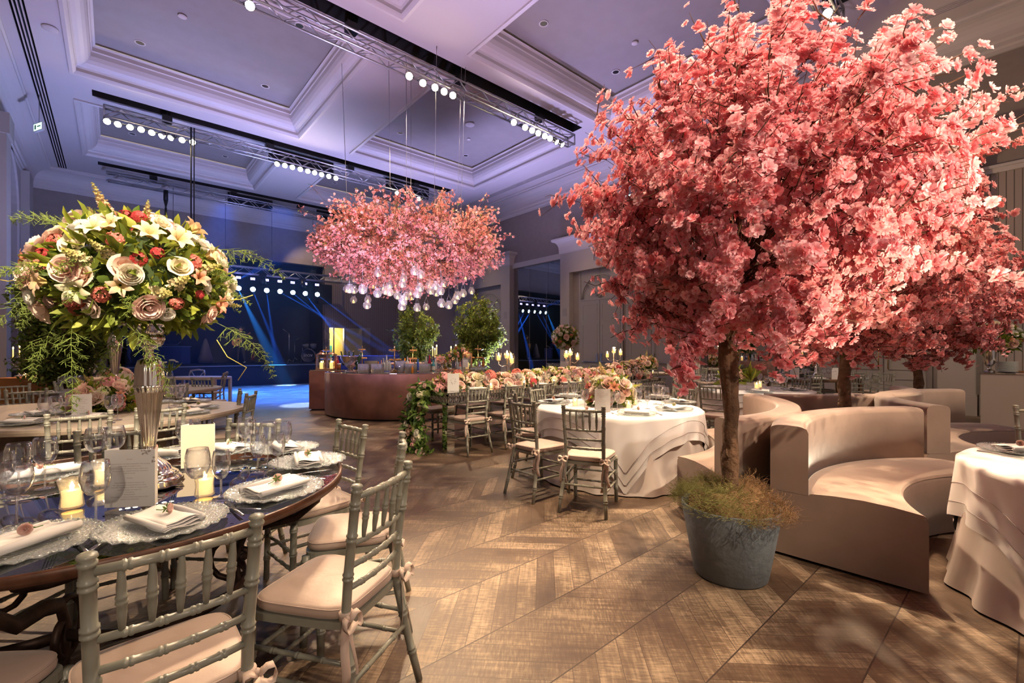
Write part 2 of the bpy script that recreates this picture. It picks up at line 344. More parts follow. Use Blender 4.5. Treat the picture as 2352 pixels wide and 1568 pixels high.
# ------------------------------------------------------------------ floor
def floor_mat():
    m = bpy.data.materials.new('distressed chevron parquet'); m.use_nodes = True; nt = m.node_tree; b = nt.nodes['Principled BSDF']; L = nt.links.new
    tc = nd(nt, 'ShaderNodeTexCoord'); sp = nd(nt, 'ShaderNodeSeparateXYZ'); L(tc.outputs['Object'], sp.inputs[0])
    def mth(op, a, b_=None, c_=None):
        n = nd(nt, 'ShaderNodeMath', operation=op)
        for i, x in enumerate([a, b_, c_]):
            if x is None: continue
            if isinstance(x, (int, float)): n.inputs[i].default_value = x
            else: L(x, n.inputs[i])
        return n.outputs[0]
    SW, BW = .43, .11
    ys = mth('DIVIDE', mth('ADD', sp.outputs[1], 36.94), SW)
    si = mth('FLOOR', ys); sf = mth('FRACT', ys)
    par = mth('SUBTRACT', mth('MULTIPLY', mth('MODULO', si, 2), 2), 1)
    # long coordinate through the boards of a strip, slanted one way then the other
    diag = mth('DIVIDE', mth('ADD', sp.outputs[0], mth('MULTIPLY', par, mth('MULTIPLY', sf, SW))), BW*1.414)
    bi = mth('FLOOR', mth('ADD', diag, 400)); bf = mth('FRACT', mth('ADD', diag, 400))
    along = mth('SUBTRACT', sp.outputs[0], mth('MULTIPLY', par, sp.outputs[1]))
    across = mth('ADD', sp.outputs[0], mth('MULTIPLY', par, sp.outputs[1]))
    cid = nd(nt, 'ShaderNodeCombineXYZ'); L(si, cid.inputs[0]); L(bi, cid.inputs[1])
    wn = nd(nt, 'ShaderNodeTexWhiteNoise'); L(cid.outputs[0], wn.inputs[0])
    cv = nd(nt, 'ShaderNodeCombineXYZ'); L(mth('MULTIPLY', along, 3.0), cv.inputs[0]); L(mth('MULTIPLY', across, 34), cv.inputs[1]); L(mth('MULTIPLY', wn.outputs[0], 30), cv.inputs[2])
    n1 = nd(nt, 'ShaderNodeTexNoise'); n1.inputs['Scale'].default_value = 1; n1.inputs['Detail'].default_value = 8; n1.inputs['Roughness'].default_value = .7; L(cv.outputs[0], n1.inputs['Vector'])
    # saw marks across each board
    cw = nd(nt, 'ShaderNodeCombineXYZ'); L(mth('MULTIPLY', along, 70), cw.inputs[0]); L(mth('MULTIPLY', across, 9), cw.inputs[1]); L(mth('MULTIPLY', wn.outputs[0], 17), cw.inputs[2])
    n2 = nd(nt, 'ShaderNodeTexNoise'); n2.inputs['Scale'].default_value = 1; n2.inputs['Detail'].default_value = 5; n2.inputs['Roughness'].default_value = .65; L(cw.outputs[0], n2.inputs['Vector'])
    n3 = nd(nt, 'ShaderNodeTexNoise'); n3.inputs['Scale'].default_value = 2.6; n3.inputs['Detail'].default_value = 6; L(tc.outputs['Object'], n3.inputs['Vector'])
    wear = mth('ADD', mth('ADD', mth('MULTIPLY', n1.outputs[0], .45), mth('MULTIPLY', n2.outputs[0], .45)), mth('MULTIPLY', n3.outputs[0], .5))
    wear = mth('ADD', wear, mth('MULTIPLY', mth('SUBTRACT', wn.outputs[0], .5), .16))
    cr = nd(nt, 'ShaderNodeValToRGB'); L(wear, cr.inputs[0]); e = cr.color_ramp.elements
    e[0].position = .50; e[0].color = (.050, .029, .019, 1); e[1].position = .90; e[1].color = (.31, .225, .15, 1)
    x = e.new(.64); x.color = (.080, .049, .031, 1); x = e.new(.73); x.color = (.125, .083, .052, 1)
    g1 = mth('LESS_THAN', mth('ABSOLUTE', mth('SUBTRACT', bf, .5)), .488)
    g2 = mth('LESS_THAN', mth('ABSOLUTE', mth('SUBTRACT', sf, .5)), .492)
    g = mth('MULTIPLY', g1, g2)
    mx = nd(nt, 'ShaderNodeMix', data_type='RGBA'); mx.inputs[6].default_value = (.035, .020, .013, 1); L(g, mx.inputs[0]); L(cr.outputs[0], mx.inputs[7])
    L(mx.outputs[2], b.inputs['Base Color'])
    rr = nd(nt, 'ShaderNodeMapRange'); rr.inputs[1].default_value = .5; rr.inputs[2].default_value = .85; rr.inputs[3].default_value = .36; rr.inputs[4].default_value = .6; L(wear, rr.inputs[0]); L(rr.outputs[0], b.inputs['Roughness'])
    bp = nd(nt, 'ShaderNodeBump'); bp.inputs['Strength'].default_value = .5; bp.inputs['Distance'].default_value = .004
    L(mth('ADD', wear, mth('MULTIPLY', g, .5)), bp.inputs['Height']); L(bp.outputs[0], b.inputs['Normal'])
    return m
XL, XR, YB, YF, ZC = -2.45, 14.2, 25.4, -5.0, 8.5
struct(MB().box(XL-.3, XR+.3, YF, 28.5, -.1, 0).build('floor', floor_mat()))
# ------------------------------------------------------------------ ceiling with coffers and slots
coff = []
for (y0, y1) in [(3.4, 8.8), (10.4, 16.0), (17.8, 22.4), (-3.2, 1.8)]:
    for (x0, x1) in [(-.75, 4.6), (6.45, 11.8)]: coff.append((x0, x1, y0, y1))
slots = [(-.45, 11.2, y-.2, y+.2) for y in (2.6, 9.6, 17.0, 23.2)]
strips = [(-1.62, -1.36, YF, 24.8), (12.85, 13.11, YF, 24.8)]
holes = coff+slots+strips
xs = sorted(set([XL, XR]+[h[0] for h in holes]+[h[1] for h in holes])); ys = sorted(set([YF, YB]+[h[2] for h in holes]+[h[3] for h in holes]))
mb = MB()
for i in range(len(xs)-1):
    for j in range(len(ys)-1):
        cx, cy = (xs[i]+xs[i+1])/2, (ys[j]+ys[j+1])/2
        if any(h[0] < cx < h[1] and h[2] < cy < h[3] for h in holes): continue
        mb.add([(xs[i], ys[j], ZC), (xs[i], ys[j+1], ZC), (xs[i+1], ys[j+1], ZC), (xs[i+1], ys[j], ZC)], [(0, 1, 2, 3)])
mb.mi = 1
for (x0, x1, y0, y1) in slots+strips:
    z = ZC+.5
    mb.add([(x0,y0,ZC),(x1,y0,ZC),(x1,y1,ZC),(x0,y1,ZC),(x0,y0,z),(x1,y0,z),(x1,y1,z),(x0,y1,z)], [(4,5,6,7),(0,1,5,4),(1,2,6,5),(2,3,7,6),(3,0,4,7)])
struct(mb.build('ceiling', [M['ceil'], M['dark']]))
def rect_sweep(mb, rect, prof):
    "moulding swept round a rectangle; prof = (inset, z)"
    x0, x1, y0, y1 = rect; n = len(prof); vs = []
    for (a, z) in prof: vs += [(x0+a, y0+a, z), (x1-a, y0+a, z), (x1-a, y1-a, z), (x0+a, y1-a, z)]
    fs = []
    for j in range(n-1):
        for k in range(4): fs.append((j*4+k, (j+1)*4+k, (j+1)*4+(k+1) % 4, j*4+(k+1) % 4))
    mb.add(vs, fs)
prof = [(-.10, ZC), (-.10, ZC-.04), (-.03, ZC-.05), (0, ZC-.02), (.03, ZC+.02), (.03, ZC+.10), (.06, ZC+.14)]
prof += [(.06+.26*math.sin(t*PI/2/5), ZC+.14+.34*(1-math.cos(t*PI/2/5))) for t in range(1, 6)]
prof += [(.34, ZC+.50), (.34, ZC+.60), (.36, ZC+.63), (.40, ZC+.63)]
for i, c in enumerate(coff):
    mb = MB(); rect_sweep(mb, c, prof); struct(mb.build(f'trim_{i+1}', M['trim']))
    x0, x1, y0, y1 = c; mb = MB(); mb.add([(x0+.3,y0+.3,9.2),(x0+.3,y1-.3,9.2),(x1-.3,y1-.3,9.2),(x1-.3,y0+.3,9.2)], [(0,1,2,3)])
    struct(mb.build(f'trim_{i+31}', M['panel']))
# long slot diffusers: black blades in the strips
for i, (x0, x1, y0, y1) in enumerate(strips):
    mb = MB(); w = (x1-x0)
    for k in range(1, 4): mb.box(x0+w*k/4-.012, x0+w*k/4+.012, y0, y1, ZC-.005, ZC+.05)
    for s_ in (x0, x1): mb.box(s_-.012, s_+.012, y0, y1, ZC-.008, ZC+.02)
    o = mb.build('air_diffuser', M['ceil']); tag(o, ['long linear air diffuser along the ceiling edge by the arched window', 'long linear air diffuser along the ceiling edge above the panelled doors'][i], 'air diffuser')
# cornice all round
mb = MB(); cor = [(0, 7.72), (.05, 7.72), (.05, 7.80), (.09, 7.84), (.09, 7.92), (.14, 7.96)]
cor += [(.14+.42*(1-math.cos(t*PI/2/6)), 7.96+.42*math.sin(t*PI/2/6)) for t in range(1, 7)]
cor += [(.60, 8.38), (.60, 8.43), (.64, 8.46), (.64, 8.51)]
rect_sweep(mb, (XL, XR, YF-2, YB), cor); struct(mb.build('trim_50', M['trim']))
# ------------------------------------------------------------------ walls
def ribs(name, base, line, pitch, ax):
    m = mat(name, base, .75); nt = m.node_tree; b = nt.nodes['Principled BSDF']; tc = nd(nt, 'ShaderNodeTexCoord'); sp = nd(nt, 'ShaderNodeSeparateXYZ')
    nt.links.new(tc.outputs['Object'], sp.inputs[0])
    a = nd(nt, 'ShaderNodeMath', operation='DIVIDE'); a.inputs[1].default_value = pitch; nt.links.new(sp.outputs[ax], a.inputs[0])
    f = nd(nt, 'ShaderNodeMath', operation='FRACT'); nt.links.new(a.outputs[0], f.inputs[0])
    l = nd(nt, 'ShaderNodeMath', operation='LESS_THAN'); l.inputs[1].default_value = .16; nt.links.new(f.outputs[0], l.inputs[0])
    mx = nd(nt, 'ShaderNodeMix', data_type='RGBA'); mx.inputs[6].default_value = (*base, 1); mx.inputs[7].default_value = (*line, 1)
    nt.links.new(l.outputs[0], mx.inputs[0]); nt.links.new(mx.outputs[2], b.inputs['Base Color'])
    bp = nd(nt, 'ShaderNodeBump'); bp.inputs['Strength'].default_value = .6; bp.inputs['Distance'].default_value = -.02
    nt.links.new(l.outputs[0], bp.inputs['Height']); nt.links.new(bp.outputs[0], b.inputs['Normal']); return m
M['ribY'] = ribs('ribbed acoustic panel', (.36, .30, .265), (.14, .11, .10), .115, 1)
M['ribX'] = ribs('ribbed wall panel', (.25, .21, .20), (.13, .10, .10), .12, 0)
# back wall with the stage opening and the lit doorway
SX0, SX1, SZ = -.2, 8.65, 6.0
DX0, DX1, DZ = 8.85, 9.75, 2.75
mb = MB()
mb.box(XL-.3, SX0, YB, YB+.3, 4.95, ZC); mb.box(SX0, SX1, YB, YB+.3, SZ, ZC); mb.box(SX1, XR+.3, YB, YB+.3, 5.3, ZC)
mb.mi = 1
mb.box(XL-.3, SX0, YB, YB+.3, 0, 4.95); mb.box(SX1, DX0, YB, YB+.3, 0, 5.3); mb.box(DX0, DX1, YB, YB+.3, DZ, 5.3); mb.box(DX1, XR+.3, YB, YB+.3, 0, 5.3)
struct(mb.build('wall_back', [M['wall'], M['ribX']]))
mb = MB(); mb.box(SX0-.06, SX1+.3, 27.9, 28.1, 0, SZ+.5); mb.box(SX0-.1, SX0, YB+.3, 28, 0, SZ+.5); mb.box(SX1, SX1+.1, YB+.3, 28, 0, SZ+.5); mb.box(SX0, SX1+.1, YB+.3, 28, SZ, SZ+.1)
struct(mb.build('wall_stage', M['black']))
struct(MB().box(XL, SX0, YB-.03, YB, 4.88, 5.0).build('trim_51', M['trim']))
struct(MB().box(SX1, XR, YB-.04, YB, 5.25, 5.36).build('trim_52', M['trim']))
# lit room behind the doorway
mb = MB(); mb.box(DX0-.05, DX1+.8, 27.4, 27.5, 0, 3.2); struct(mb.build('wall_corridor', mat('yellow corridor paint', (.75, .62, .22), .7)))
point((9.3, 26.5, 2.4), 160, (1, .80, .38), .3)
mb = MB()
for x in (DX0, DX0+.28, DX1-.05): mb.box(x, x+.05, YB-.03, YB+.05, 0, DZ)
mb.box(DX0, DX1, YB-.03, YB+.05, DZ-.06, DZ); struct(mb.build('door_1', M['steel']))
o = MB().box(DX0+.45, DX0+.9, 27.36, 27.38, 1.05, 1.75).build('notice_board', mat('teal notice', (.05, .30, .34), .6)); tag(o, 'teal notice board on the yellow wall seen through the lit doorway', 'notice board')
mb = MB(); mb.box(0, .9, -.03, .03, 0, DZ-.06); dr = mb.build('door_2', mat('olive door leaf', (.36, .31, .17), .6)); dr.location = (DX1+.02, YB-.04, 0); dr.rotation_euler = (0, 0, -.35); struct(dr)
mb = MB().box(10.55, 11.25, YB-.05, YB-.01, 0, DZ); struct(mb.build('door_3', M['door']))
# left wall with arched window
AY, AR, AZ = 20.9, 1.62, 6.1
mb = MB()
def arch_pts(r, n=20): return [(AY-r*math.cos(PI*k/n), AZ+r*math.sin(PI*k/n)) for k in range(n+1)]
ap = arch_pts(AR)
mb.add([(XL, YF-2, 0), (XL, AY-AR, 0), (XL, AY-AR, ZC+.1), (XL, YF-2, ZC+.1)], [(0,3,2,1)])
mb.add([(XL, AY+AR, 0), (XL, YB, 0), (XL, YB, ZC+.1), (XL, AY+AR, ZC+.1)], [(0,3,2,1)])
for k in range(20):
    (ya, za), (yb, zb) = ap[k], ap[k+1]; mb.add([(XL, ya, za), (XL, yb, zb), (XL, yb, ZC+.1), (XL, ya, ZC+.1)], [(0,3,2,1)])
jam = [(AY-AR, 0)]+ap+[(AY+AR, 0)]
for (ya, za), (yb, zb) in zip(jam[:-1], jam[1:]): mb.add([(XL, ya, za), (XL, yb, zb), (XL-.5, yb, zb), (XL-.5, ya, za)], [(0,1,2,3)])
struct(mb.build('wall_left', M['wall2']))
mb = MB()
for (r0, r1, x) in [(AR, AR+.10, .05), (AR+.10, AR+.22, .03)]:
    q0 = [(AY-r0, 0)]+arch_pts(r0)+[(AY+r0, 0)]; q1 = [(AY-r1, 0)]+arch_pts(r1)+[(AY+r1, 0)]
    for k in range(len(q0)-1):
        (a, b), (c, d), (e, f), (g, h) = q0[k], q0[k+1], q1[k], q1[k+1]
        mb.add([(XL+x,a,b),(XL+x,c,d),(XL+x,g,h),(XL+x,e,f)], [(0,1,2,3)]); mb.add([(XL,e,f),(XL,g,h),(XL+x,g,h),(XL+x,e,f)], [(0,1,2,3)]); mb.add([(XL,a,b),(XL,c,d),(XL+x,c,d),(XL+x,a,b)], [(3,2,1,0)])
struct(mb.build('trim_53', M['trim']))
struct(MB().box(XL-.5, XL-.45, AY-AR-.2, AY+AR+.2, 0, AZ+AR+.2).build('window_1', mat('dusk window glass', (.10, .14, .26), .15)))
mb = MB(); vs = []; fs = []; n = 60
for s0, s1 in ((AY-AR-.02, AY-.55), (AY+.85, AY+AR)):
    vs = []; fs = []
    for k in range(n+1):
        y = s0+(s1-s0)*k/n; x = XL-.30+.06*math.sin(k*1.05); r = min(AR, abs(y-AY)); zt = AZ+math.sqrt(max(0, AR*AR-r*r)); vs += [(x, y, 0), (x, y, zt)]
    for k in range(n): fs.append((2*k, 2*k+2, 2*k+3, 2*k+1))
    mb.add(vs, fs, True)
o = mb.build('curtain', mat('grey mauve curtain', (.16, .12, .13), .85)); tag(o, 'heavy grey curtain hanging inside the tall arched window', 'curtain')
o.modifiers.new('thick', 'SOLIDIFY').thickness = .01
# corner pilasters on the left wall
struct(MB().box(XL, XL+.22, 23.3, 24.2, 0, 7.75).build('trim_54', M['wall2']))
struct(MB().box(XL, XL+.3, 18.0, 18.7, 0, 7.75).box(XL, XL+.36, 17.95, 18.75, 7.2, 7.75).build('trim_55', M['wall2']))
# right wall: plain upper wall, mirrors, panelled door bays
mb = MB(); mb.box(XR, XR+.3, YF-2, YB+.3, 5.3, ZC+.1); mb.box(XR, XR+.3, 16.05, YB+.3, 0, 5.3); mb.box(XR, XR+.3, 6.8, 12.95, 0, 5.3); mb.box(XR, XR+.3, .7, 3.75, 0, 5.3); mb.mi = 1; mb.box(XR, XR+.3, YF-2, .7, 0, 5.3)
struct(mb.build('wall_right', [M['wall'], M['ribY']]))
mb = MB(); mb.box(XR-.05, XR+.02, YF-2, .72, 5.2, 5.34); mb.box(XR-.09, XR+.02, YF-2, .72, 5.30, 5.36); struct(mb.build('trim_56', M['trim']))
for i, (y0, y1) in enumerate([(12.9, 16.1), (3.7, 6.85)]):
    mb = MB(); mb.box(XR+.02, XR+.05, y0, y1, .45, 5.3); o = mb.build('wall_mirror', M['mirror'])
    tag(o, ['tall dark mirror between two panelled door bays, reflecting the stage lights', 'wide wall mirror behind the flowering trees, reflecting a gold lit buffet'][i], 'mirror')
    mb = MB(); mb.box(XR, XR+.3, y0, y1, 0, .46); mb.box(XR-.03, XR, y0, y1, .38, .46)
    for k in range(1, 3): mb.box(XR+.012, XR+.02, y0+(y1-y0)*k/3-.003, y0+(y1-y0)*k/3+.003, .46, 5.3)
    struct(mb.build(f'trim_{57+i}', M['wall2']))
    struct(MB().box(XR-.08, XR+.3, y0, y1, 5.28, 5.36).box(XR-.05, XR, y0, y1, 5.36, 5.52).build(f'trim_{59+i}', M['trim']))
def bay(i, y0, y1, r0, r1, pairs, handle):
    "block standing proud of the wall with crown, recess and double doors under fan arches"
    xf = XR-.25
    mb = MB(); zt = 5.42; zr = 4.6
    mb.box(xf, XR, y0, r0, 0, zt); mb.box(xf, XR, r1, y1, 0, zt); mb.box(xf, XR, r0, r1, zr, zt)
    for (a, b) in [(y0, r0), (r1, y1)]: mb.box(xf-.05, xf, a-.03, b+.0, 0, .42); mb.box(xf-.03, xf, a-.02, b, .42, .47)
    struct(mb.build(f'wall_bay{i}', M['wall2']))
    mb = MB(); pr = [(0, 5.42), (.04, 5.46), (.04, 5.55)]+[(.04+.20*(1-math.cos(t*PI/10)), 5.58+.34*math.sin(t*PI/10)) for t in range(6)]+[(.27, 5.95), (.27, 6.02), (0, 6.06)]
    vs = []; fs = []
    for (a, z) in pr: vs += [(XR, y0-a, z), (xf-a, y0-a, z), (xf-a, y1+a, z), (XR, y1+a, z)]
    for j in range(len(pr)-1):
        for k in range(3): fs.append((j*4+k, (j+1)*4+k, (j+1)*4+k+1, j*4+k+1))
    mb.add(vs, fs); struct(mb.build(f'trim_{70+i}', M['trim']))
    for (a, b) in pairs:
        c = (a+b)/2; mb = MB(); x = XR-.03
        zl = 3.4 if handle == 'bar' else 3.3
        mb.box(x, XR, a, b, 0, zr)
        # frames
        mb.box(x-.03, x, a-.05, a+.04, 0, zr); mb.box(x-.03, x, b-.04, b+.05, 0, zr); mb.box(x-.035, x, a, b, zl, zl+.06)
        dd = mb.build('door', M['door']); dd.name = f'door_{10+i*4+pairs.index((a,b))}'; struct(dd)
        for s_ in (-1, 1):
            e0, e1 = (a+.05, c-.01) if s_ < 0 else (c+.01, b-.05)
            mb = MB(); mb.box(x-.04, x, e0, e1, .02, zl-.01)
            for (za, zb) in [(.15, .75), (.95, 2.45), (2.62, zl-.15)]:
                mb.box(x-.052, x-.04, e0+.10, e1-.10, za, za+.03); mb.box(x-.052, x-.04, e0+.10, e1-.10, zb-.03, zb); mb.box(x-.052, x-.04, e0+.10, e0+.13, za+.03, zb-.03); mb.box(x-.052, x-.04, e1-.13, e1-.10, za+.03, zb-.03)
            mb.build('leaf', M['door'], dd)
            mb = MB()
            if handle == 'bar':
                mb.box(x-.09, x-.052, c+s_*.10-.03, c+s_*.10+.03, 1.0, 1.32); mb.box(x-.085, x-.052, min(c+s_*.1, (e1 if s_>0 else e0)-s_*.1), max(c+s_*.1, (e1 if s_>0 else e0)-s_*.1), .98, 1.01); mb.build('push_bar', M['steel'], dd)
            else:
                y_ = c+s_*.09; mb.tube([(x-.052, y_, .95), (x-.12, y_, .98), (x-.12, y_, 1.55), (x-.052, y_, 1.58)], .012, 8); mb.build('handle', M['gold'], dd)
        # fan arch over the pair
        mb = MB(); r = (b-a)/2-.10; cz = zl+.08; ph = [PI*k/18 for k in range(19)]
        sq = min(1.0, (zr-.12-cz)/r)
        mb.tube([(x-.02, c+r*math.cos(t), cz+r*sq*math.sin(t)) for t in ph], .028, 6)
        mb.tube([(x-.02, c+(r-.09)*math.cos(t), cz+(r-.09)*sq*math.sin(t)) for t in ph], .014, 6)
        for t in (PI/4, 3*PI/4): mb.tube([(x-.02, c, cz), (x-.02, c+r*math.cos(t), cz+r*sq*math.sin(t))], .022, 6)
        mb.tube([(x-.02, c, cz), (x-.02, c, zr)], .012, 6)
        mb.build('fan_arch', M['door'], dd)
bay(1, 16.1, 20.6, 16.75, 18.95, [(16.85, 18.85)], 'long')
bay(2, 6.9, 12.9, 7.6, 12.4, [(10.0, 12.0), (7.75, 9.75)], 'bar')
bay(3, .8, 3.7, 1.4, 3.35, [(1.45, 3.3)], 'long')
struct(MB().box(XR-.07, XR, YF-2, .75, 0, .42).box(XR-.04, XR, YF-2, .75, .42, .47).build('baseboard_right', M['wall2']))
struct(MB().box(XR-.06, XR, 20.6, YB, 0, .35).build('baseboard_far', M['wall2']))
# small wall plates and emergency signs
for i, (loc, lab) in enumerate([((XR-.262, 12.65, 3.0), 'small square wall speaker plate on the door bay beside the tall mirror'), ((XR-.262, 16.42, 3.1), 'small grey wall speaker plate on the door bay left of the tall mirror')]):
    o = MB().box(0, .012, -.11, .11, -.16, .16).build('wall_speaker', M['door']); o.location = loc; tag(o, lab, 'speaker')
def sign(loc, lab, rz):
    t = thing('exit_sign', lab, 'sign', loc, rz)
    MB().box(-.22, .22, -.03, .03, -.11, .11).build('housing', mat('sign housing', (.6, .62, .6), .4), t)
    MB().box(-.20, .20, -.034, -.03, -.09, .09).build('panel', emis('sign panel', (.62, .95, .85), 1.6), t)
    mb = MB()   # running figure and arrow
    mb.box(-.15, -.08, -.037, -.034, -.06, .06); mb.box(-.02, .14, -.037, -.034, -.01, .02); mb.prism([(.14, -.037), (.14, -.034), (.145, -.034)], -.05, .06)
    mb.build('pictogram', mat('sign print', (.02, .25, .13), .6), t); return t
sign((XR-.06, 9.6, 7.0), 'lit rectangular emergency exit sign high on the wall above the doors', PI/2-PI)
es = sign(D(90, 12.6, z=7.6), 'small lit emergency sign hanging near the ceiling edge at left', -1.1)
MB().tube([(0, 0, .11), (0, 0, ZC-7.6)], .01, 6).build('hanging_rod', M['steel'], es)
# ------------------------------------------------------------------ ceiling fittings
def downlight(x, y, z, lab, grp=None):
    t = thing('recessed_downlight', lab, 'downlight', (x, y, z), 0, grp)
    MB().lathe([(.115, 0), (.115, -.012), (.09, -.014), (.085, 0)], 20).build('ring', M['ceil'], t)
    MB().lathe([(.086, -.004), (.001, -.004)], 16).build('lens', M['blackgloss'], t)
cn = {0: 'second coffer row, left', 1: 'second coffer row, right', 2: 'third coffer row, left', 3: 'third coffer row, right', 4: 'farthest coffer row, left', 5: 'farthest coffer row, right'}
for i in range(6):
    x0, x1, y0, y1 = coff[i]; nm = ['nearest left', 'nearest right', 'middle left', 'middle right', 'farthest left', 'farthest right'][i]
    for (a, an) in ((x0+1.25, 'window side'), (x1-1.25, 'doors side')):
        for (b, bn) in ((y0+1.15, 'near'), (y1-1.15, 'far')):
            downlight(a, b, 9.195, f'dark round downlight in the {nm} coffer, {bn} end, {an}')
def disc(x, y, z, r, lab, nm='smoke_detector', cat='smoke detector'):
    o = MB().lathe([(r*.6, 0), (r, -.01), (r, -.03), (r*.7, -.045), (.001, -.05)], 18).build(nm, M['ceil']); o.location = (x, y, z); tag(o, lab, cat)
disc(1.2, 13.0, 9.19, .09, 'small white smoke detector on the middle left coffer panel')
disc(9.2, 12.7, 9.19, .16, 'round white detector on the middle right coffer panel')
disc(9.8, 13.6, 9.19, .07, 'tiny white sprinkler rose on the middle right coffer panel', 'sprinkler_rose', 'sprinkler')
disc(9.9, 6.6, 9.19, .08, 'small white smoke detector on the nearest right coffer panel')
disc(-1.05, 14.2, ZC, .14, 'round white detector beside the long ceiling diffuser')
# ------------------------------------------------------------------ trusses, lamps
def truss(name, x0, x1, y, z, lab, h=.30):
    t = thing(name, lab, 'truss', (0, 0, 0))
    for (dy, dz) in ((-.14, h/2), (.14, h/2), (-.14, -h/2), (.14, -h/2)):
        MB().tube([(x0, y+dy, z+dz), (x1, y+dy, z+dz)], .025, 8).build('chord', M['alu'], t)
    mb = MB(); n = int((x1-x0)/.36)
    for k in range(n):
        xa = x0+(x1-x0)*k/n; xb = x0+(x1-x0)*(k+1)/n; s_ = 1 if k % 2 else -1
        for dy in (-.14, .14): mb.tube([(xa, y+dy, z+s_*h/2), (xb, y+dy, z-s_*h/2)], .013, 5)
        for dz in (-h/2, h/2): mb.tube([(xa, y-s_*.14, z+dz), (xb, y+s_*.14, z+dz)], .012, 5)
    mb.build('lattice', M['alu'], t)
    mb = MB()
    for x in (x0, x1):
        for (a, b) in (((-.14, h/2), (.14, h/2)), ((.14, h/2), (.14, -h/2)), ((.14, -h/2), (-.14, -h/2)), ((-.14, -h/2), (-.14, h/2))): mb.tube([(x, y+a[0], z+a[1]), (x, y+b[0], z+b[1])], .025, 6)
    mb.build('end_frame', M['alu'], t)
    mb = MB()
    for x in [x0+1.4+k*(x1-x0-2.8)/3 for k in range(4)]: mb.tube([(x, y, z+h/2), (x, y, 8.95)], .008, 6); mb.box(x-.12, x+.12, y-.1, y+.1, z+h/2+.02, z+h/2+.2)
    mb.build('hanger', M['blackgloss'], t)
    return t
truss('lighting_truss', -.4, 10.9, 2.6, 8.05, 'long aluminium lighting truss overhead, nearest to the viewer')
truss('lighting_truss', -.4, 10.9, 9.6, 8.05, 'long aluminium lighting truss carrying the brightest lamps')
truss('lighting_truss', -.2, 10.9, 17.0, 8.05, 'long aluminium lighting truss passing behind the hanging blossom cloud')
truss('lighting_truss', -.2, 10.9, 23.2, 8.05, 'farthest long ceiling truss without lamps, over the stage front')
for i, (x0, x1, y) in enumerate([(4.0, 6.2, 17.0), (8.3, 10.3, 17.0), (3.8, 5.6, 23.2), (7.6, 9.6, 23.2)]):
    mb = MB(); mb.box(x0, x1, y+.24, y+.28, 7.95, 8.45)
    for k in range(int((x1-x0)/.12)): mb.box(x0+.05+k*.12, x0+.09+k*.12, y+.232, y+.24, 8.02, 8.05)
    o = mb.build('perforated_drape', M['black']); tag(o, ['black perforated mesh strip behind the middle truss, left part', 'black perforated mesh strip behind the middle truss, near the blossom cloud', 'black perforated mesh strip behind the farthest truss, left part', 'black perforated mesh strip behind the farthest truss, right part'][i], 'mesh strip')
def par_can():
    t = thing('par_can', 'lamp', 'spotlight')
    MB().lathe([(.035, -.17), (.06, -.15), (.075, -.05), (.085, .06), (.085, .09), (.078, .09)], 14, cap=False).build('housing', M['chrome'], t)
    MB().lathe([(.078, .075), (.001, .075)], 14).build('lens', M['lens'], t)
    mb = MB(); mb.tube([(-.1, 0, 0), (-.1, -.02, -.16), (0, -.03, -.22), (.1, -.02, -.16), (.1, 0, 0)], .008, 5); mb.build('yoke', M['blackgloss'], t)
    return t
PC = par_can()
def can(loc, tgt, lab, grp):
    o = inst(PC, loc, 0, lab, grp); o.rotation_euler = (Vector(tgt)-Vector(loc)).to_track_quat('Z', 'Y').to_euler(); return o
NTH = ['first','second','third','fourth','fifth','sixth','seventh','eighth','ninth','tenth','eleventh','twelfth']
def cans(y, xs_, where, grp, tg):
    for k, x in enumerate(xs_):
        can((x, y-.05, 7.80), (tg[k % len(tg)]), f'chrome spotlight, {NTH[k]} '+where, grp)
toward = [(0, 0, 1.4)]
cams = Vector((0, 0, 1.39))
def px_x(px, y):   # world x on plane Y=y seen at px
    r = (px-CX)/FPX; k = (.752*r+.659)/(.752-.659*r); return y*k
cans(17.0, [px_x(p, 17.0) for p in (245, 271, 297, 323, 348, 373, 394, 418, 441)], 'from the left in the left row on the middle truss', 'left row of spotlights on the middle truss', [(0, 4, 1), (-2, 6, 1), (1, 5, 1), (0, 0, 1.4), (-1, 6, 1), (-4, 12, 0), (-5, 10, 0), (-2, 4, 1), (0, 0, 2.5)])
cans(17.0, [px_x(p, 17.0) for p in (637, 653, 670, 688, 705, 721, 737, 753, 769)], 'from the left in the right row on the middle truss', 'right row of spotlights on the middle truss', [(-3, 8, 1), (0, 2, 1.4), (0, 1, 1.4), (0, 0, 1.4), (1, 1, 1), (0, 0, 2), (0, 1, 1.4), (2, 1, 1), (3, 1, 1)])
for px, lab in ((910, 'bright chrome spotlight just above the hanging blossom cloud, left one'), (960, 'dimmer chrome spotlight above the hanging blossom cloud, right one')):
    can((px_x(px, 17.0), 16.95, 7.80), (0, 0, 1.4), lab, None)
cans(9.6, [px_x(p, 9.6) for p in (937, 967, 996, 1017, 1037)], 'from the left in the cluster on the near truss', 'cluster of five spotlights on the near truss', [(0, 0, 1.4), (3, 2, 0), (0, 0, 1.4), (0, 0, 1.4), (0, 0, 1.4)])
can((px_x(1177, 9.6), 9.55, 7.80), (0, 0, 1.39), 'brightest spotlight of all, flaring on the near truss', None)
cans(9.6, [px_x(p, 9.6) for p in (1203, 1219, 1233, 1248, 1260, 1272, 1285)], 'from the big flare in the row ending the near truss', 'row of seven spotlights at the truss end', [(0, 0, 1.4)]*5+[(12, 3, 1), (13, 4, 1)])
can((px_x(572, 9.6), 9.55, 7.80), (0, 0, 1.4), 'lone lit spotlight cut by the top edge of the photo', None)
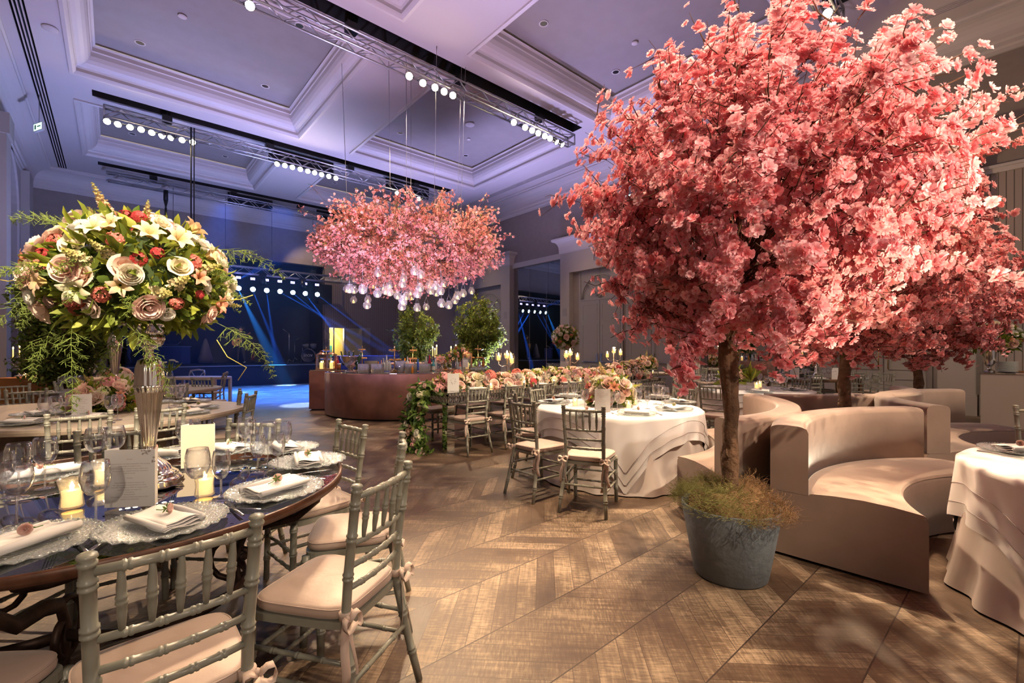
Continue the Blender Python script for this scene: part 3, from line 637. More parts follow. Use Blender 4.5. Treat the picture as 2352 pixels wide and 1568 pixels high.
for px, lab in ((1893, 'bright spotlight at the top edge above the big pink tree, left one'), (1904, 'bright spotlight at the top edge above the big pink tree, right one')):
    can((px_x(px, 2.6), 2.55, 7.80), (0, 0, 1.4), lab, None)
# chain hoist in front of the middle truss, black cable drop
mb = MB(); p = Vector((px_x(438, 16.8), 16.8, 0)); mb.tube([(p.x, p.y, 8.19), (p.x, p.y, 3.6)], .022, 6); mb.tube([(p.x+.08, p.y, 8.19), (p.x+.07, p.y, 3.6)], .018, 6)
o = mb.build('hoist_chain', M['blackgloss']); tag(o, 'pair of dark hoist chains dropping from the middle truss', 'chain')
mb = MB(); p = Vector((px_x(380, 23.06), 23.06, 0)); mb.tube([(p.x, p.y, 7.9), (p.x, p.y, 7.5)], .08, 8); mb.tube([(p.x, p.y, 7.5), (p.x, p.y, 7.2)], [.08, .02], 8); mb.tube([(p.x, p.y, 7.2), (p.x, p.y, 6.9)], .04, 8)
o = mb.build('hoist_hook', M['blackgloss']); tag(o, 'black hoist block with hook hanging from the farthest truss', 'hoist')
# ------------------------------------------------------------------ chiavari chair (origin on the floor, sitter looks to +Y)
def knots(L, ks, r, rb=1.2, w=.0055):
    "radius along a turned bamboo stick with paired rings"
    st = [(0, r)]
    for k in ks:
        for o in (-w*1.1, w*1.1):
            c = k+o; st += [(c-w, r), (c-w*.5, r*rb), (c+w*.5, r*rb), (c+w, r)]
    st.append((L, r)); st = sorted((max(0, min(L, a)), b) for a, b in st); return st
def stick(mb, p0, p1, r, ks=None, n=8, curve=None, taper=1, rb=1.22):
    p0, p1 = Vector(p0), Vector(p1); L = (p1-p0).length; st = knots(L, [k*L for k in (ks or [])], r, rb)
    pts = []; rad = []
    for a, rr in st:
        t = a/L; p = p0.lerp(p1, t)
        if curve: p = p+Vector(curve)*(4*t*(1-t))
        pts.append(p); rad.append(rr*(1+(taper-1)*t))
    mb.tube(pts, rad, n)
def poly_at(path, z):
    for a, b in zip(path[:-1], path[1:]):
        if a[2] <= z <= b[2]: t = (z-a[2])/(b[2]-a[2]); return Vector(a).lerp(Vector(b), t)
    return Vector(path[-1])
def cushion_mesh(w0, w1, d, h, n=9):
    "boxy cushion, trapezoid plan, puffed top, rounded corners"
    vs = []; fs = []; N = 40
    rings = [(0.93, 0), (1.0, .012), (1.01, .5*h), (1.0, h-.012), (.985, h-.004), (.93, h+.002), (.7, h+.010), (.35, h+.014), (.02, h+.015)]
    for (k, z) in rings:
        for i in range(N):
            a = 2*PI*i/N; c, s_ = math.cos(a), math.sin(a); e = .38
            x = abs(c)**e*(1 if c >= 0 else -1); y = abs(s_)**e*(1 if s_ >= 0 else -1)
            w = (w0+w1)/2+(w1-w0)/2*y
            vs.append((x*w/2*k, y*d/2*k, z+.002*math.sin(5*a+k*9)*(1 if z > .02 else 0)))
    for j in range(len(rings)-1):
        for i in range(N): fs.append((j*N+i, j*N+(i+1) % N, (j+1)*N+(i+1) % N, (j+1)*N+i))
    fs.append(tuple(range(N-1, -1, -1))); fs.append(tuple((len(rings)-1)*N+i for i in range(N)))
    return vs, fs
def make_chair(cross=False):
    t = thing('banquet_chair', 'chair', 'chair')
    C_ = M['chair']; H = .93
    postL = [(-.205, -.285, 0), (-.185, -.235, .22), (-.165, -.195, .44), (-.165, -.205, .60), (-.175, -.245, .90)]
    post = {s_: [(s_*-p[0], p[1], p[2]) for p in postL] for s_ in (-1, 1)}
    for s_ in (-1, 1):
        mb = MB(); path = post[s_]; zs = [0, .02]+[k*.02 for k in range(2, 46)]; ks = [.13, .29, .46, .60, .74, .855]
        zz = set(); st = []
        for z in [.0, .1, .2, .25, .3, .38, .42, .5, .55, .65, .7, .8, .88, .90]: st.append((z, .0165))
        for k in ks:
            for o in (-.008, .008):
                c = k+o; st += [(c-.0055, .0165), (c-.0028, .0198), (c+.0028, .0198), (c+.0055, .0165)]
        st.sort(); pts = [poly_at(path, z) for z, r in st]; rad = [r*(.86 if z < .02 else 1) for z, r in st]
        top = pts[-1]; pts += [top+Vector((0, -.002, .004)), top+Vector((0, -.002, .010)), top+Vector((0, -.003, .014)), top+Vector((0, -.003, .022)), top+Vector((0, -.004, .029)), top+Vector((0, -.004, .032))]
        rad += [.020, .020, .014, .021, .018, .006]
        mb.tube(pts, rad, 10); mb.build('back_post', C_, t)
        mb = MB(); stick(mb, (s_*.195, .205, 0), (s_*.19, .195, .425), .0165, [.3, .62, .93], 10, taper=1.12); mb.build('leg', C_, t)
    # seat frame with rounded corners
    mb = MB(); N = 32; o = []; 
    for i in range(N):
        a = 2*PI*i/N; c, s_ = math.cos(a), math.sin(a); e = .30
        x = abs(c)**e*(1 if c >= 0 else -1); y = abs(s_)**e*(1 if s_ >= 0 else -1); w = .385+.035*y; o.append((x*w/2*1.02, y*.205))
    mb.prism(o, .412, .438); mb.build('seat', C_, t)
    vs, fs = cushion_mesh(.36, .415, .405, .046); mb = MB(); mb.T = Matrix.Translation((0, .0, .438)); mb.add(vs, fs, True); cu = mb.build('cushion', M['cush'], t)
    mb = MB(); N = 40; pts = []
    for i in range(N+1):
        a = 2*PI*i/N; c, s_ = math.cos(a), math.sin(a); e = .38
        x = abs(c)**e*(1 if c >= 0 else -1); y = abs(s_)**e*(1 if s_ >= 0 else -1); w = .3875+.0275*y; pts.append((x*w/2*.995, y*.2025*.995, .438+.040))
    mb.tube(pts, .0028, 5, cap=False); mb.build('piping', M['cush'], cu)
    # back rails
    def P2(s_, z): return poly_at(post[s_], z)
    zr = [.885, .715, .635, .555]
    for z in zr:
        a, b = P2(-1, z), P2(1, z); mb = MB(); stick(mb, a, b, .0125 if z > .8 else .0105, [.2, .4, .6, .8], 8, curve=(0, -.018, 0)); mb.build('rail', C_, t)
    for k in range(5):
        f = (k+1)/6; a = P2(-1, .885).lerp(P2(1, .885), f)+Vector((0, -.018*4*f*(1-f), 0)); b = P2(-1, .715).lerp(P2(1, .715), f)+Vector((0, -.018*4*f*(1-f), 0))
        mb = MB(); pts = []; rad = []
        for tt, r in [(0, .0075), (.12, .0075), (.30, .0105), (.42, .0105), (.44, .0128), (.48, .0128), (.5, .0105), (.52, .0128), (.56, .0128), (.58, .0105), (.7, .0105), (1, .006)]: pts.append(a.lerp(b, tt)); rad.append(r)
        mb.tube(pts, rad, 8); mb.build('spindle', C_, t)
    for s_ in (-1, 1):
        for z in (.20, .30):
            a = poly_at(post[s_], z); b = Vector((s_*.193, .20, z)); mb = MB(); stick(mb, a, b, .0095, [.25, .5, .75], 7); mb.build('stretcher', C_, t)
    for z in (.17, .27): mb = MB(); stick(mb, (-.193, .2, z), (.193, .2, z), .0095, [.2, .4, .6, .8], 7); mb.build('stretcher', C_, t)
    mb = MB(); stick(mb, poly_at(post[-1], .24), poly_at(post[1], .24), .0095, [.25, .5, .75], 7); mb.build('stretcher', C_, t)
    # ribbon bows at the back posts
    for s_ in (-1, 1):
        mb = MB(); p = poly_at(post[s_], .465)
        mb.tube([p+Vector((0, 0, -.012)), p+Vector((0, 0, .012))], [.023, .023], 10)
        def strip(pts, w, ax):
            pts = [Vector(q) for q in pts]; ax = Vector(ax).normalized(); vs = []
            for q in pts: vs += [q-ax*w/2, q+ax*w/2]
            mb.add(vs, [(2*i, 2*i+1, 2*i+3, 2*i+2) for i in range(len(pts)-1)], True)
        c = p+Vector((s_*.020, -.018, 0)); mb.sphere(c, .011, 6)
        for (dx, ln, ph) in ((.012, .22, 0), (-.014, .27, 1.4)):
            pts = [c+Vector((s_*dx*k/3+.006*math.sin(k*1.1+ph), -.006*k/4+.008*math.sin(k*.9+ph), -ln*k/7)) for k in range(8)]
            strip(pts, .030, (s_*.8, .6, 0))
        for dx in (-1, 1):
            pts = [c+Vector((dx*.045*math.sin(PI*k/6)*1.0, -.012-.004*k, .022*math.sin(2*PI*k/6)-.005)) for k in range(7)]
            strip(pts, .022, (0, 1, .5))
        r = mb.build('ribbon_tie', M['ribbon'], t); r.modifiers.new('thick', 'SOLIDIFY').thickness = .0015
    return t
CHAIR = make_chair()
def chair(px, py, tgt, lab, grp=None, d=None, dirv=None):
    "chair by where the middle of its back's top stands"
    p = D(px, d, z=.93) if d else P(px, py, .93)
    if p.x > 13.3: q = D(px, 13.3/(.752*(px-CX)/FPX+.659), z=.93); p = q
    v = (Vector(dirv) if dirv is not None else (W(*tgt)-p)); v.z = 0; v.normalize()
    o = p+v*.25; o.z = 0
    return inst(CHAIR, o, face_rz(v), lab, grp)
T1, T2, T2b, T3, T4, T7 = (-1.83, 2.14), (-4.55, 4.75), (-6.35, 7.7), (1.23, 5.3), (4.0, 7.7), (3.42, 2.23)
G1 = 'grey green chairs round the dark mirror table'; 
for px, py, lab, tg in [
    (416, 1222, 'grey-green bamboo style chair seen from behind, nearest of all, at the dark mirror table', None),
    (885, 1083, 'grey-green bamboo chair at right of the mirror table with large blush cushion in light', None),
    (925, 1004, 'grey-green bamboo chair behind the sidelit one, its ribbon tail hanging to the right', None),
    (808, 968, 'grey-green bamboo chair at the far right rim of the mirror table, facing left', None),
    (583, 961, 'grey-green bamboo chair directly behind the tall wine glasses of the mirror table', None),
    (268, 981, 'grey-green bamboo chair behind the silver vase and standing menu, far side of mirror table', None)]:
    chair(px, py, T1, lab, G1)
def chair_at(lat, dep, tgt, lab, grp=None):
    p = W(lat, dep); v = W(*tgt)-p; v.normalize(); return inst(CHAIR, p+v*.25, face_rz(v), lab, grp)
chair_at(-2.74, 2.2, T1, 'grey-green bamboo chair at the left photo edge, one post showing behind wine glasses', G1)
chair_at(-1.52, .93, (-1.6, 2.1), 'chair at bottom left corner of the photo, only its blush cushion showing', G1)
G2 = 'grey green chairs round the pale wood table'
for px, py, lab in [
    (183, 946, 'grey chair with back to us at the pale wood table, left of the vase'),
    (372, 931, 'grey chair with back to us at the pale wood table, crossed by the vase'),
    (61, 893, 'blue-grey chair at the left end of the pale wood table, before the ochre box'),
    (27, 881, 'grey chair behind the blue-grey one, nearer the ochre draped box'),
    (552, 894, 'dark grey chair seen edge-on at the dance floor end of the pale table, farther one'),
    (578, 900, 'dark grey chair seen edge-on at the dance floor end of the pale table, nearer one'),
    (400, 880, 'grey chair beyond the pale wood table behind the right glass cluster')]:
    chair(px, py, T2, lab, G2)
for px, py, lab in [(132, 874, 'small grey chair behind the glasses at left, under the leafy ficus'), (463, 866, 'small grey chair with back to us beside the dance floor, right one of two'), (390, 864, 'small grey chair with back to us partly behind the silver vase, left one of two')]:
    chair(px, py, (-5.6, 9.6) if px > 300 else T2b, lab, 'small chairs beyond the pale wood table')
G3 = 'grey green chairs round the white table in the middle'
for px, py, lab in [
    (1339, 931, 'grey chair with back to us in front of the white clothed table in the middle'),
    (1197, 918, 'dark grey chair at the left of the white table, blush cushion toward the cloth'),
    (1181, 899, 'pale grey chair just behind the dark one left of the white table'),
    (1233, 888, 'pale green-grey chair between mirrored table and white table'),
    (1472, 880, 'grey chair behind the white table, half hidden by its floral centrepiece'),
    (1574, 887, 'grey chair at the right far side of the white table, next to the sofa arm')]:
    chair(px, py, T3, lab, G3)
G4 = 'chairs round the white table behind the tree trunk'
for px, py, lab in [
    (1635, 882, 'grey chair with back to us left of the trunk at the farther white table'),
    (1574, 874, 'dark blue-grey chair left of the farther white table, seen at an angle'),
    (1553, 864, 'pale grey chair at far left of the farther white table'),
    (1842, 866, 'blue-grey chair right of the farther white table above the low sofa back')]:
    chair(px, py, T4, lab, G4)
G5 = 'chairs round the dark wood table by the right doors'; T5 = (7.0, 10.6)
for px, py, lab, dv in [
    (1790, 856, 'grey chair at left end of the dark wood table by the doors, back to us', (0, 1)),
    (1869, 858, 'pale green chair in front of the dark wood table, left of the second trunk', (0, 1)),
    (1968, 858, 'pale green chair in front of the dark wood table, right of the second trunk', (0, 1)),
    (1778, 849, 'small grey chair beyond the dark wood table, left far corner', (.2, -1)),
    (1873, 850, 'small pale chair beyond the dark wood table behind the silver stand', (0, -1)),
    (1975, 851, 'small pale chair beyond the dark wood table, right far side', (0, -1)),
    (2014, 857, 'pale green chair turned sideways at right end of the dark table, nearer', (-1, .3)),
    (2037, 853.5, 'pale green chair at right end of the dark table nearest the long handled doors', (-1, -.2))]:
    v = RGT*dv[0]+FWD*dv[1]; chair(px, py, None, lab, G5, dirv=v)
G6 = 'chairs round the far table by the panelled doors'
for px, py, lab, dv in [
    (1453, 843.5, 'dark bluish chair with back to us at the far table, left one', (.3, 1)),
    (1497, 845, 'dark bluish chair with back to us at the far table, middle one', (.1, 1)),
    (1432, 838.5, 'small far chair against the panelled doors, left one', (.3, -1)),
    (1461, 838.5, 'small far chair against the panelled doors, right one', (.1, -1)),
    (1602, 840.5, 'small far chair behind the low hanging pink blossoms', (0, -1)),
    (1620, 842.5, 'small far chair right of the hanging blossoms, left of a pair', (-1, 0)),
    (1645, 842, 'small far chair right of the hanging blossoms, right of a pair', (-1, -.3)),
    (1441, 857, 'green-grey chair at the far end of the garlanded table', (-.8, -.4)),
    (1366, 832.0, 'tiny far chair below the tall rose ball, by the doors', (.2, -1))]:
    v = RGT*dv[0]+FWD*dv[1]; chair(px, py, None, lab, G6, dirv=v)
# along the mirrored table (world X runs along it)
GL = 'chairs along the mirrored garland table'
nm = ['first', 'second', 'third', 'fourth', 'fifth']
for k, x in enumerate([3.72, 4.38, 5.02, 5.72, 6.42]):
    inst(CHAIR, (x, 5.18, 0), 0, f'grey-green chair on the near side of the garlanded mirrored table, {nm[k]} from its corner leg', GL)
for k, x in enumerate([3.95, 4.65, 5.4, 6.2, 7.0]):
    inst(CHAIR, (x, 6.38, 0), PI, f'grey-green chair on the bar side of the garlanded mirrored table, {nm[k]} from the trailing flowers', GL)
p = W(4.33, 3.60); inst(CHAIR, p, face_rz(W(*T7)-p), 'grey chair cut by the right photo edge at the right white table', None)
# ------------------------------------------------------------------ sofas
def arc(c, r, a0, a1, n=24): return [(c[0]+r*math.cos(math.radians(a0+(a1-a0)*k/n)), c[1]+r*math.sin(math.radians(a0+(a1-a0)*k/n))) for k in range(n+1)]
def band(mb, A, B, z0, z1, rnd=.03, dome=0):
    "solid between two plan curves with rounded top edges"
    n = len(A); rows = []
    for a, b in zip(A, B):
        a, b = Vector((*a, 0)), Vector((*b, 0)); d = (b-a); L = d.length; d /= L
        pr = [(0, z0), (0, z1-rnd), (rnd*.3, z1-rnd*.3), (rnd, z1)]+[(L*f, z1+dome*math.sin(PI*f)) for f in (.25, .5, .75)]+[(L-rnd, z1), (L-rnd*.3, z1-rnd*.3), (L, z1-rnd), (L, z0)]
        rows.append([a+d*u+Vector((0, 0, z)) for u, z in pr])
    m = len(rows[0]); vs = [v for r in rows for v in r]; fs = []
    for i in range(n-1):
        for j in range(m-1): fs.append((i*m+j, (i+1)*m+j, (i+1)*m+j+1, i*m+j+1))
        fs.append((i*m+m-1, (i+1)*m+m-1, (i+1)*m, i*m))
    k = len(mb.v); mb.add(vs, fs, True)
    # flat end caps with their own vertices
    mb.add(rows[0], [tuple(range(m))]); mb.add(rows[-1], [tuple(range(m-1, -1, -1))])
def cam2w(pts): return [tuple(W(a, b)[:2]) for a, b in pts]
def sofa(lab, c, ri, ro, ai, ao, bk=.21, n=26):
    t = thing('curved_sofa', lab, 'sofa', (0, 0, 0), 0, 'curved velvet sofas round the trees')
    A = cam2w(arc(c, ri, ai[0], ai[1], n)); B = cam2w(arc(c, ro, ao[0], ao[1], n))
    Mi = [tuple(Vector(b).lerp(Vector(a), bk/(ro-ri))) for a, b in zip(A, B)]
    mb = MB(); band(mb, A, B, .02, .44, .025, .0); mb.build('base', M['velvet'], t)
    mb = MB(); A2 = [tuple(Vector(a).lerp(Vector(m), .01)) for a, m in zip(A, Mi)]; band(mb, A2, Mi, .44, .458, .018, .02); mb.build('seat', M['velvet'], t)
    mb = MB(); band(mb, Mi, B, .442, .885, .035, .006); mb.build('backrest', M['velvet'], t)
    mb = MB()
    for a, b in ((A[2], B[2]), (A[-3], B[-3]), (A[n//2], B[n//2])):
        for f in (.15, .85): q = Vector(a).lerp(Vector(b), f); mb.lathe([(.02, 0), (.02, .03)], 8, (q.x, q.y, 0), cap=True)
    mb.build('foot', M['blackgloss'], t); return t
sofa('large curved mauve velvet sofa in front, open seat facing the right table', (3.6, 2.17), 1.31, 2.06, (162.5, 84), (151.5, 90))
sofa('curved velvet sofa behind the front one at right, before the beige console', (5.9, 4.15), 1.3, 2.05, (178, 80), (178, 90))
sofa('curved velvet sofa left of the front trunk, seat end facing the middle white table', (.86, 5.28), 1.36, 2.11, (-63, 6), (-69.5, 4))
sofa('farthest curved velvet sofa seen from behind, around the second trunk', (3.75, 7.25), 1.35, 2.08, (-112, -18), (-112, -18))
# ------------------------------------------------------------------ cloths and tables
def cloth_table(name, c, R, h, ang, lab_t, lab_c, lab_u, grp, seed=1):
    random.seed(seed); cw = W(*c); tb = thing('round_table', lab_t, 'table', (cw.x, cw.y, 0))
    MB().lathe([(.001, .715), (R-.01, .715), (R-.01, .745), (.001, .745)], 40).build('tabletop', M['wood'], tb)
    for k in range(4):
        a = PI/4+k*PI/2; MB().tube([(R*.45*math.cos(a), R*.45*math.sin(a), 0), (R*.5*math.cos(a), R*.5*math.sin(a), .715)], .018, 8).build('leg', M['steel'], tb)
    # underskirt to the floor with soft folds
    N = 160; mb = MB(); vs = []; fs = []; rows = [(R-.03, .745, 0), (R-.022, .735, 0), (R-.018, .70, .05), (R-.014, .55, .25), (R-.002, .35, .5), (R+.02, .15, .9), (R+.05, .012, 1.0)]
    ph = [random.random()*6 for _ in range(5)]
    def fold(a): return .5+.28*math.sin(14*a+ph[0]+.8*math.sin(3*a+ph[1]))+.22*math.sin(23*a+ph[2]+math.sin(2*a+ph[3]))
    for (r, z, f) in rows:
        for k in range(N):
            a = 2*PI*k/N; rr = r+f*.065*(fold(a)-.35); vs.append((rr*math.cos(a), rr*math.sin(a), z))
    for j in range(len(rows)-1):
        for k in range(N): fs.append((j*N+k, j*N+(k+1) % N, (j+1)*N+(k+1) % N, (j+1)*N+k))
    mb.add(vs, fs, True); u = mb.build('underskirt', M['linen2']); u.location = (cw.x, cw.y, 0); tag(u, lab_u, 'underskirt', None)
    # square overlay
    vs = []; fs = []; NR = 16; N = 240
    a0 = ang
    def drop(a):
        q = (a-a0+PI/4) % (PI/2)-PI/4; return min(h/math.cos(q+0)*1.0, h*1.42) if False else h/max(abs(math.cos(a-a0)), abs(math.sin(a-a0)))
    for j in range(4):
        r = (R-.012)*(j+.001)/3.0
        for k in range(N): a = 2*PI*k/N; vs.append((r*math.cos(a), r*math.sin(a), .752))
    for j in range(1, NR+1):
        t = j/NR
        for k in range(N):
            a = 2*PI*k/N; L = (drop(a)-R); s_ = t*L
            f = fold(a+.13); amp = .055*min(1, s_/.35)
            spread = .02+.10*s_*max(0, (L-.35)) ; rr = R+.012+amp*(f-.3)+spread*s_
            z = .750-max(0, s_-.015)*.985 if s_ > .015 else .752-s_*.2
            vs.append((rr*math.cos(a), rr*math.sin(a), max(.03, z)))
    for j in range(3+NR):
        for k in range(N): fs.append((j*N+k, j*N+(k+1) % N, (j+1)*N+(k+1) % N, (j+1)*N+k))
    mb = MB(); mb.add(vs, fs, True); o = mb.build('tablecloth', M['linen']); o.location = (cw.x, cw.y, 0); tag(o, lab_c, 'tablecloth', None)
    # stitched lines that follow the hem and small pearls
    st = MB()
    for t in (.52, .80):
        pts = []
        for k in range(N+1):
            a = 2*PI*(k % N)/N; L = (drop(a)-R); m_ = (drop(a)-R)-(1-t)*.42; s_ = max(0.02, m_)
            f = fold(a+.13); amp = .055*min(1, s_/.35); spread = .02+.10*s_*max(0, (L-.35)); rr = R+.0145+amp*(f-.3)+spread*s_
            pts.append((rr*math.cos(a), rr*math.sin(a), max(.03, .750-(s_-.015)*.985)))
        st.tube(pts, .0022, 4, cap=False)
    st.build('stitching', mat('stitch', (.35, .30, .29), .8), o)
    return tb
cloth_table('a', T3, .92, 1.19, -math.radians(99+45)-TH, 'round table hidden under the middle white tablecloth', 'white square tablecloth draped over the middle round table, corner hanging low', 'champagne underskirt below the middle white tablecloth', '', 3)
cloth_table('b', T4, .95, 1.17, .4, 'round table hidden under the farther white tablecloth', 'white tablecloth on the farther round table behind the big trunk', 'champagne underskirt below the farther white tablecloth', '', 5)
cloth_table('c', T7, .88, 1.23, math.radians(-115)-TH, 'round table hidden under the right edge tablecloth', 'white tablecloth at the right photo edge, deep folds near the sofa', 'champagne underskirt below the right edge tablecloth', '', 8)
# dark mirror table with scrolled iron base
def mirror_table():
    c = W(*T1); t = thing('round_mirror_table', 'large round table with dark mirror top, copper brown rim and scrolled iron base', 'table', (c.x, c.y, 0)); R = .955
    MB().lathe([(.001, .752), (R-.008, .752), (R-.004, .750), (R-.004, .735), (.001, .735)], 96).build('tabletop', M['darkmirror'], t)
    MB().lathe([(R-.004, .722), (R+.010, .722), (R+.012, .756), (R+.006, .760), (R-.006, .757), (R-.006, .722), (R-.004, .722)], 96).build('rim', M['rim'], t)
    for k in range(4):
        a = math.radians(20+90*k)-TH; mb = MB(); ca, sa = math.cos(a), math.sin(a)
        pts = [(.88, .72), (.84, .60), (.74, .52), (.60, .50), (.50, .46), (.46, .36), (.47, .22), (.55, .10), (.70, .012)]
        mb.tube([(r*ca, r*sa, z) for r, z in pts], .022, 8, flat=(1.3, .7)); mb.build('leg', M['iron'], t)
        mb = MB(); sc_ = [(.46+.13*(1-j/26)*math.cos(j*.45+1.2), .50-.16+.13*(1-j/26)*math.sin(j*.45+1.2)) for j in range(15)]
        mb.tube([(r*ca, r*sa, z) for r, z in sc_], .014, 6); mb.build('scroll', M['iron'], t)
        # ring segments that bow between the legs
        b = a+PI/2; mb = MB(); mb.tube([((.47-.0*math.sin(PI*j/10))*math.cos(a+(b-a)*j/10)*(1+.35*math.sin(PI*j/10)), .47*math.sin(a+(b-a)*j/10)*(1+.35*math.sin(PI*j/10)), .335) for j in range(11)], .018, 6, flat=(.6, 1.3)); mb.build('hoop', M['iron'], t)
        mb = MB(); mb.tube([(ca*.56+.10*math.cos(q), sa*.56+.10*math.sin(q), .60) for q in [j*PI/6 for j in range(13)]], .011, 6, cap=False, flat=(.5, 1.4)); mb.build('ring', M['iron'], t)
    MB().lathe([(.80, .70), (.82, .70), (.82, .735), (.80, .735), (.80, .70)], 64).build('apron_ring', M['iron'], t)
mirror_table()
def wood_table(c, a, b, lab, m, rz=0, base='pedestal', z=.76):
    p = W(*c); t = thing('wood_table', lab, 'table', (p.x, p.y, 0), -TH+rz)
    N = 80
    def ell(k, s_): 
        q = 2*PI*k/N; e = .75; cc, ss = math.cos(q), math.sin(q); return (a*s_*abs(cc)**e*(1 if cc > 0 else -1), b*s_*abs(ss)**e*(1 if ss > 0 else -1))
    vs = []; fs = []; rows = [(.97, z-.06), (1.0, z-.05), (1.005, z-.025), (1.0, z-.004), (.99, z)]
    for s_, zz in rows: vs += [(*ell(k, s_), zz) for k in range(N)]
    for j in range(len(rows)-1):
        for k in range(N): fs.append((j*N+k, j*N+(k+1) % N, (j+1)*N+(k+1) % N, (j+1)*N+k))
    fs.append(tuple(range(N-1, -1, -1))); fs.append(tuple((len(rows)-1)*N+k for k in range(N)))
    mb = MB(); mb.add(vs, fs, False); mb.build('tabletop', m, t)
    if base == 'pedestal':
        for s_ in (-1, 1):
            mb = MB(); mb.cbox((s_*a*.45, 0, .36), (.12, .5, .68)); mb.cbox((s_*a*.45, 0, .03), (.16, .8, .06)); mb.build('leg', m, t)
        mb = MB(); mb.cbox((0, 0, .25), (a*.8, .08, .10)); mb.build('stretcher', m, t)
    else:
        for sx in (-1, 1):
            for sy in (-1, 1): mb = MB(); mb.cbox((sx*a*.8, sy*b*.75, (z-.05)/2), (.06, .06, z-.05)); mb.build('leg', m, t)
    return t
wood_table(T2, 1.52, 1.16, 'pale washed wood table with rounded ends, left of the dance floor', M['palewood'])
wood_table(T2b, 1.2, .95, 'second pale wood table behind the first, beneath the ficus', M['palewood'])
wood_table(T5, 1.05, .48, 'dark wood table before the long handled doors', M['wood'], base='legs')
wood_table((4.0, 13.6), 1.35, .6, 'wood table with white settings against the panelled doors', M['palewood'], base='legs')
wood_table((1.35, 15.4), .9, .55, 'far table by the tall mirror carrying the tall rose ball', M['palewood'], base='legs')
wood_table((-7.85, 11.4), .75, .4, 'small white topped table near the stage with a tulip vase', mat('white top', (.6, .55, .52), .5), base='legs')
# cross back chairs by the small table
def xchair(loc, rz, lab):
    t = thing('cross_back_chair', lab, 'chair', loc, rz, 'cross back chairs near the stage'); m = M['steel_p']
    for s_ in (-1, 1):
        MB().tube([(s_*.20, -.22, 0), (s_*.19, -.20, .45), (s_*.20, -.25, .80), (s_*.17, -.27, .90)], .015, 8).build('back_post', m, t)
        MB().tube([(s_*.19, .2, 0), (s_*.19, .19, .44)], .015, 8).build('leg', m, t)
    MB().tube([(-.20, -.25, .80), (-.16, -.29, .89), (0, -.31, .91), (.16, -.29, .89), (.20, -.25, .80)], .022, 8).build('top_rail', m, t)
    for s_ in (-1, 1): MB().tube([(s_*.19, -.20, .47), (0, -.235, .64), (-s_*.16, -.28, .86)], .011, 6).build('cross_bar', m, t)
    MB().lathe([(.001, .43), (.2, .43), (.215, .45), (.2, .465), (.001, .465)], 24).build('seat', M['cush'], t)
    for s_ in (-1, 1): MB().tube([(s_*.19, .19, .4), (s_*.1, 0, .25), (s_*.19, -.2, .4)], .008, 6).build('stretcher', m, t)
M['steel_p'] = mat('weathered grey wood', (.28, .26, .24), .5)
p = P(437, 851, .9); xchair((p.x, p.y, 0), -TH+PI, 'cross back chair behind the tulip vase, facing us')
p = P(486, 856, .9); xchair((p.x, p.y, 0), -TH+PI*.62, 'cross back chair at right end of the small tulip table')
# long mirrored table
def long_table():
    x0, x1, y0, y1, z = 3.40, 9.0, 5.22, 6.27, .825
    t = thing('mirrored_table', 'long mirrored banquet table with fretwork apron, a flower garland along its whole length', 'table', ((x0+x1)/2, (y0+y1)/2, 0)); ox, oy = (x0+x1)/2, (y0+y1)/2
    a, b = (x1-x0)/2, (y1-y0)/2
    MB().box(-a, a, -b, b, z-.02, z).build('tabletop', M['mirror2'], t)
    mb = MB(); ap = [(-a, a, -b, -b+.02), (-a, a, b-.02, b), (-a, -a+.02, -b, b), (a-.02, a, -b, b)]
    for (p0, p1, q0, q1) in ap: mb.box(p0, p1, q0, q1, z-.045, z-.02); mb.box(p0, p1, q0, q1, z-.165, z-.145)
    n = 56
    for s_ in (-1, 1):
        y = s_*(b-.01)
        for k in range(n):
            xa = -a+.02+(2*a-.04)*k/n; w = (2*a-.04)/n; zc = z-.095
            mb.box(xa+w*.08, xa+w*.16, y-.006, y+.006, z-.145, z-.045)
            mb.tube([(xa+w*(.58+.30*math.cos(q)), y, zc+.04*math.sin(q)) for q in [j*PI/5 for j in range(11)]], .006, 5, cap=False)
    for s_ in (-1, 1):
        x = s_*(a-.01)
        for k in range(10):
            ya = -b+.02+(2*b-.04)*k/10; w = (2*b-.04)/10; zc = z-.095
            mb.box(x-.006, x+.006, ya+w*.08, ya+w*.16, z-.145, z-.045)
            mb.tube([(x, ya+w*(.58+.30*math.cos(q)), zc+.04*math.sin(q)) for q in [j*PI/5 for j in range(11)]], .006, 5, cap=False)
    mb.build('apron', M['mirror2'], t)
    mb = MB()
    for (p0, p1, q0, q1) in [(-a+.02, a-.02, -b+.025, -b+.03), (-a+.02, a-.02, b-.03, b-.025), (-a+.025, -a+.03, -b+.02, b-.02), (a-.03, a-.025, -b+.02, b-.02)]: mb.box(p0, p1, q0, q1, z-.165, z-.02)
    mb.build('apron_panel', M['mirror'], t)
    for sx in (-1, 1):
        for sy in (-1, 1):
            mb = MB(); cx, cy = sx*(a-.06), sy*(b-.06)
            for k in range(5):
                z0, z1 = (z-.165)*k/5, (z-.165)*(k+1)/5; mb.cbox((cx, cy, (z0+z1)/2), (.118, .118, z1-z0-.006))
            mb.cbox((cx, cy, .01), (.122, .122, .02)); mb.build('leg', M['mirror2'], t)
long_table()
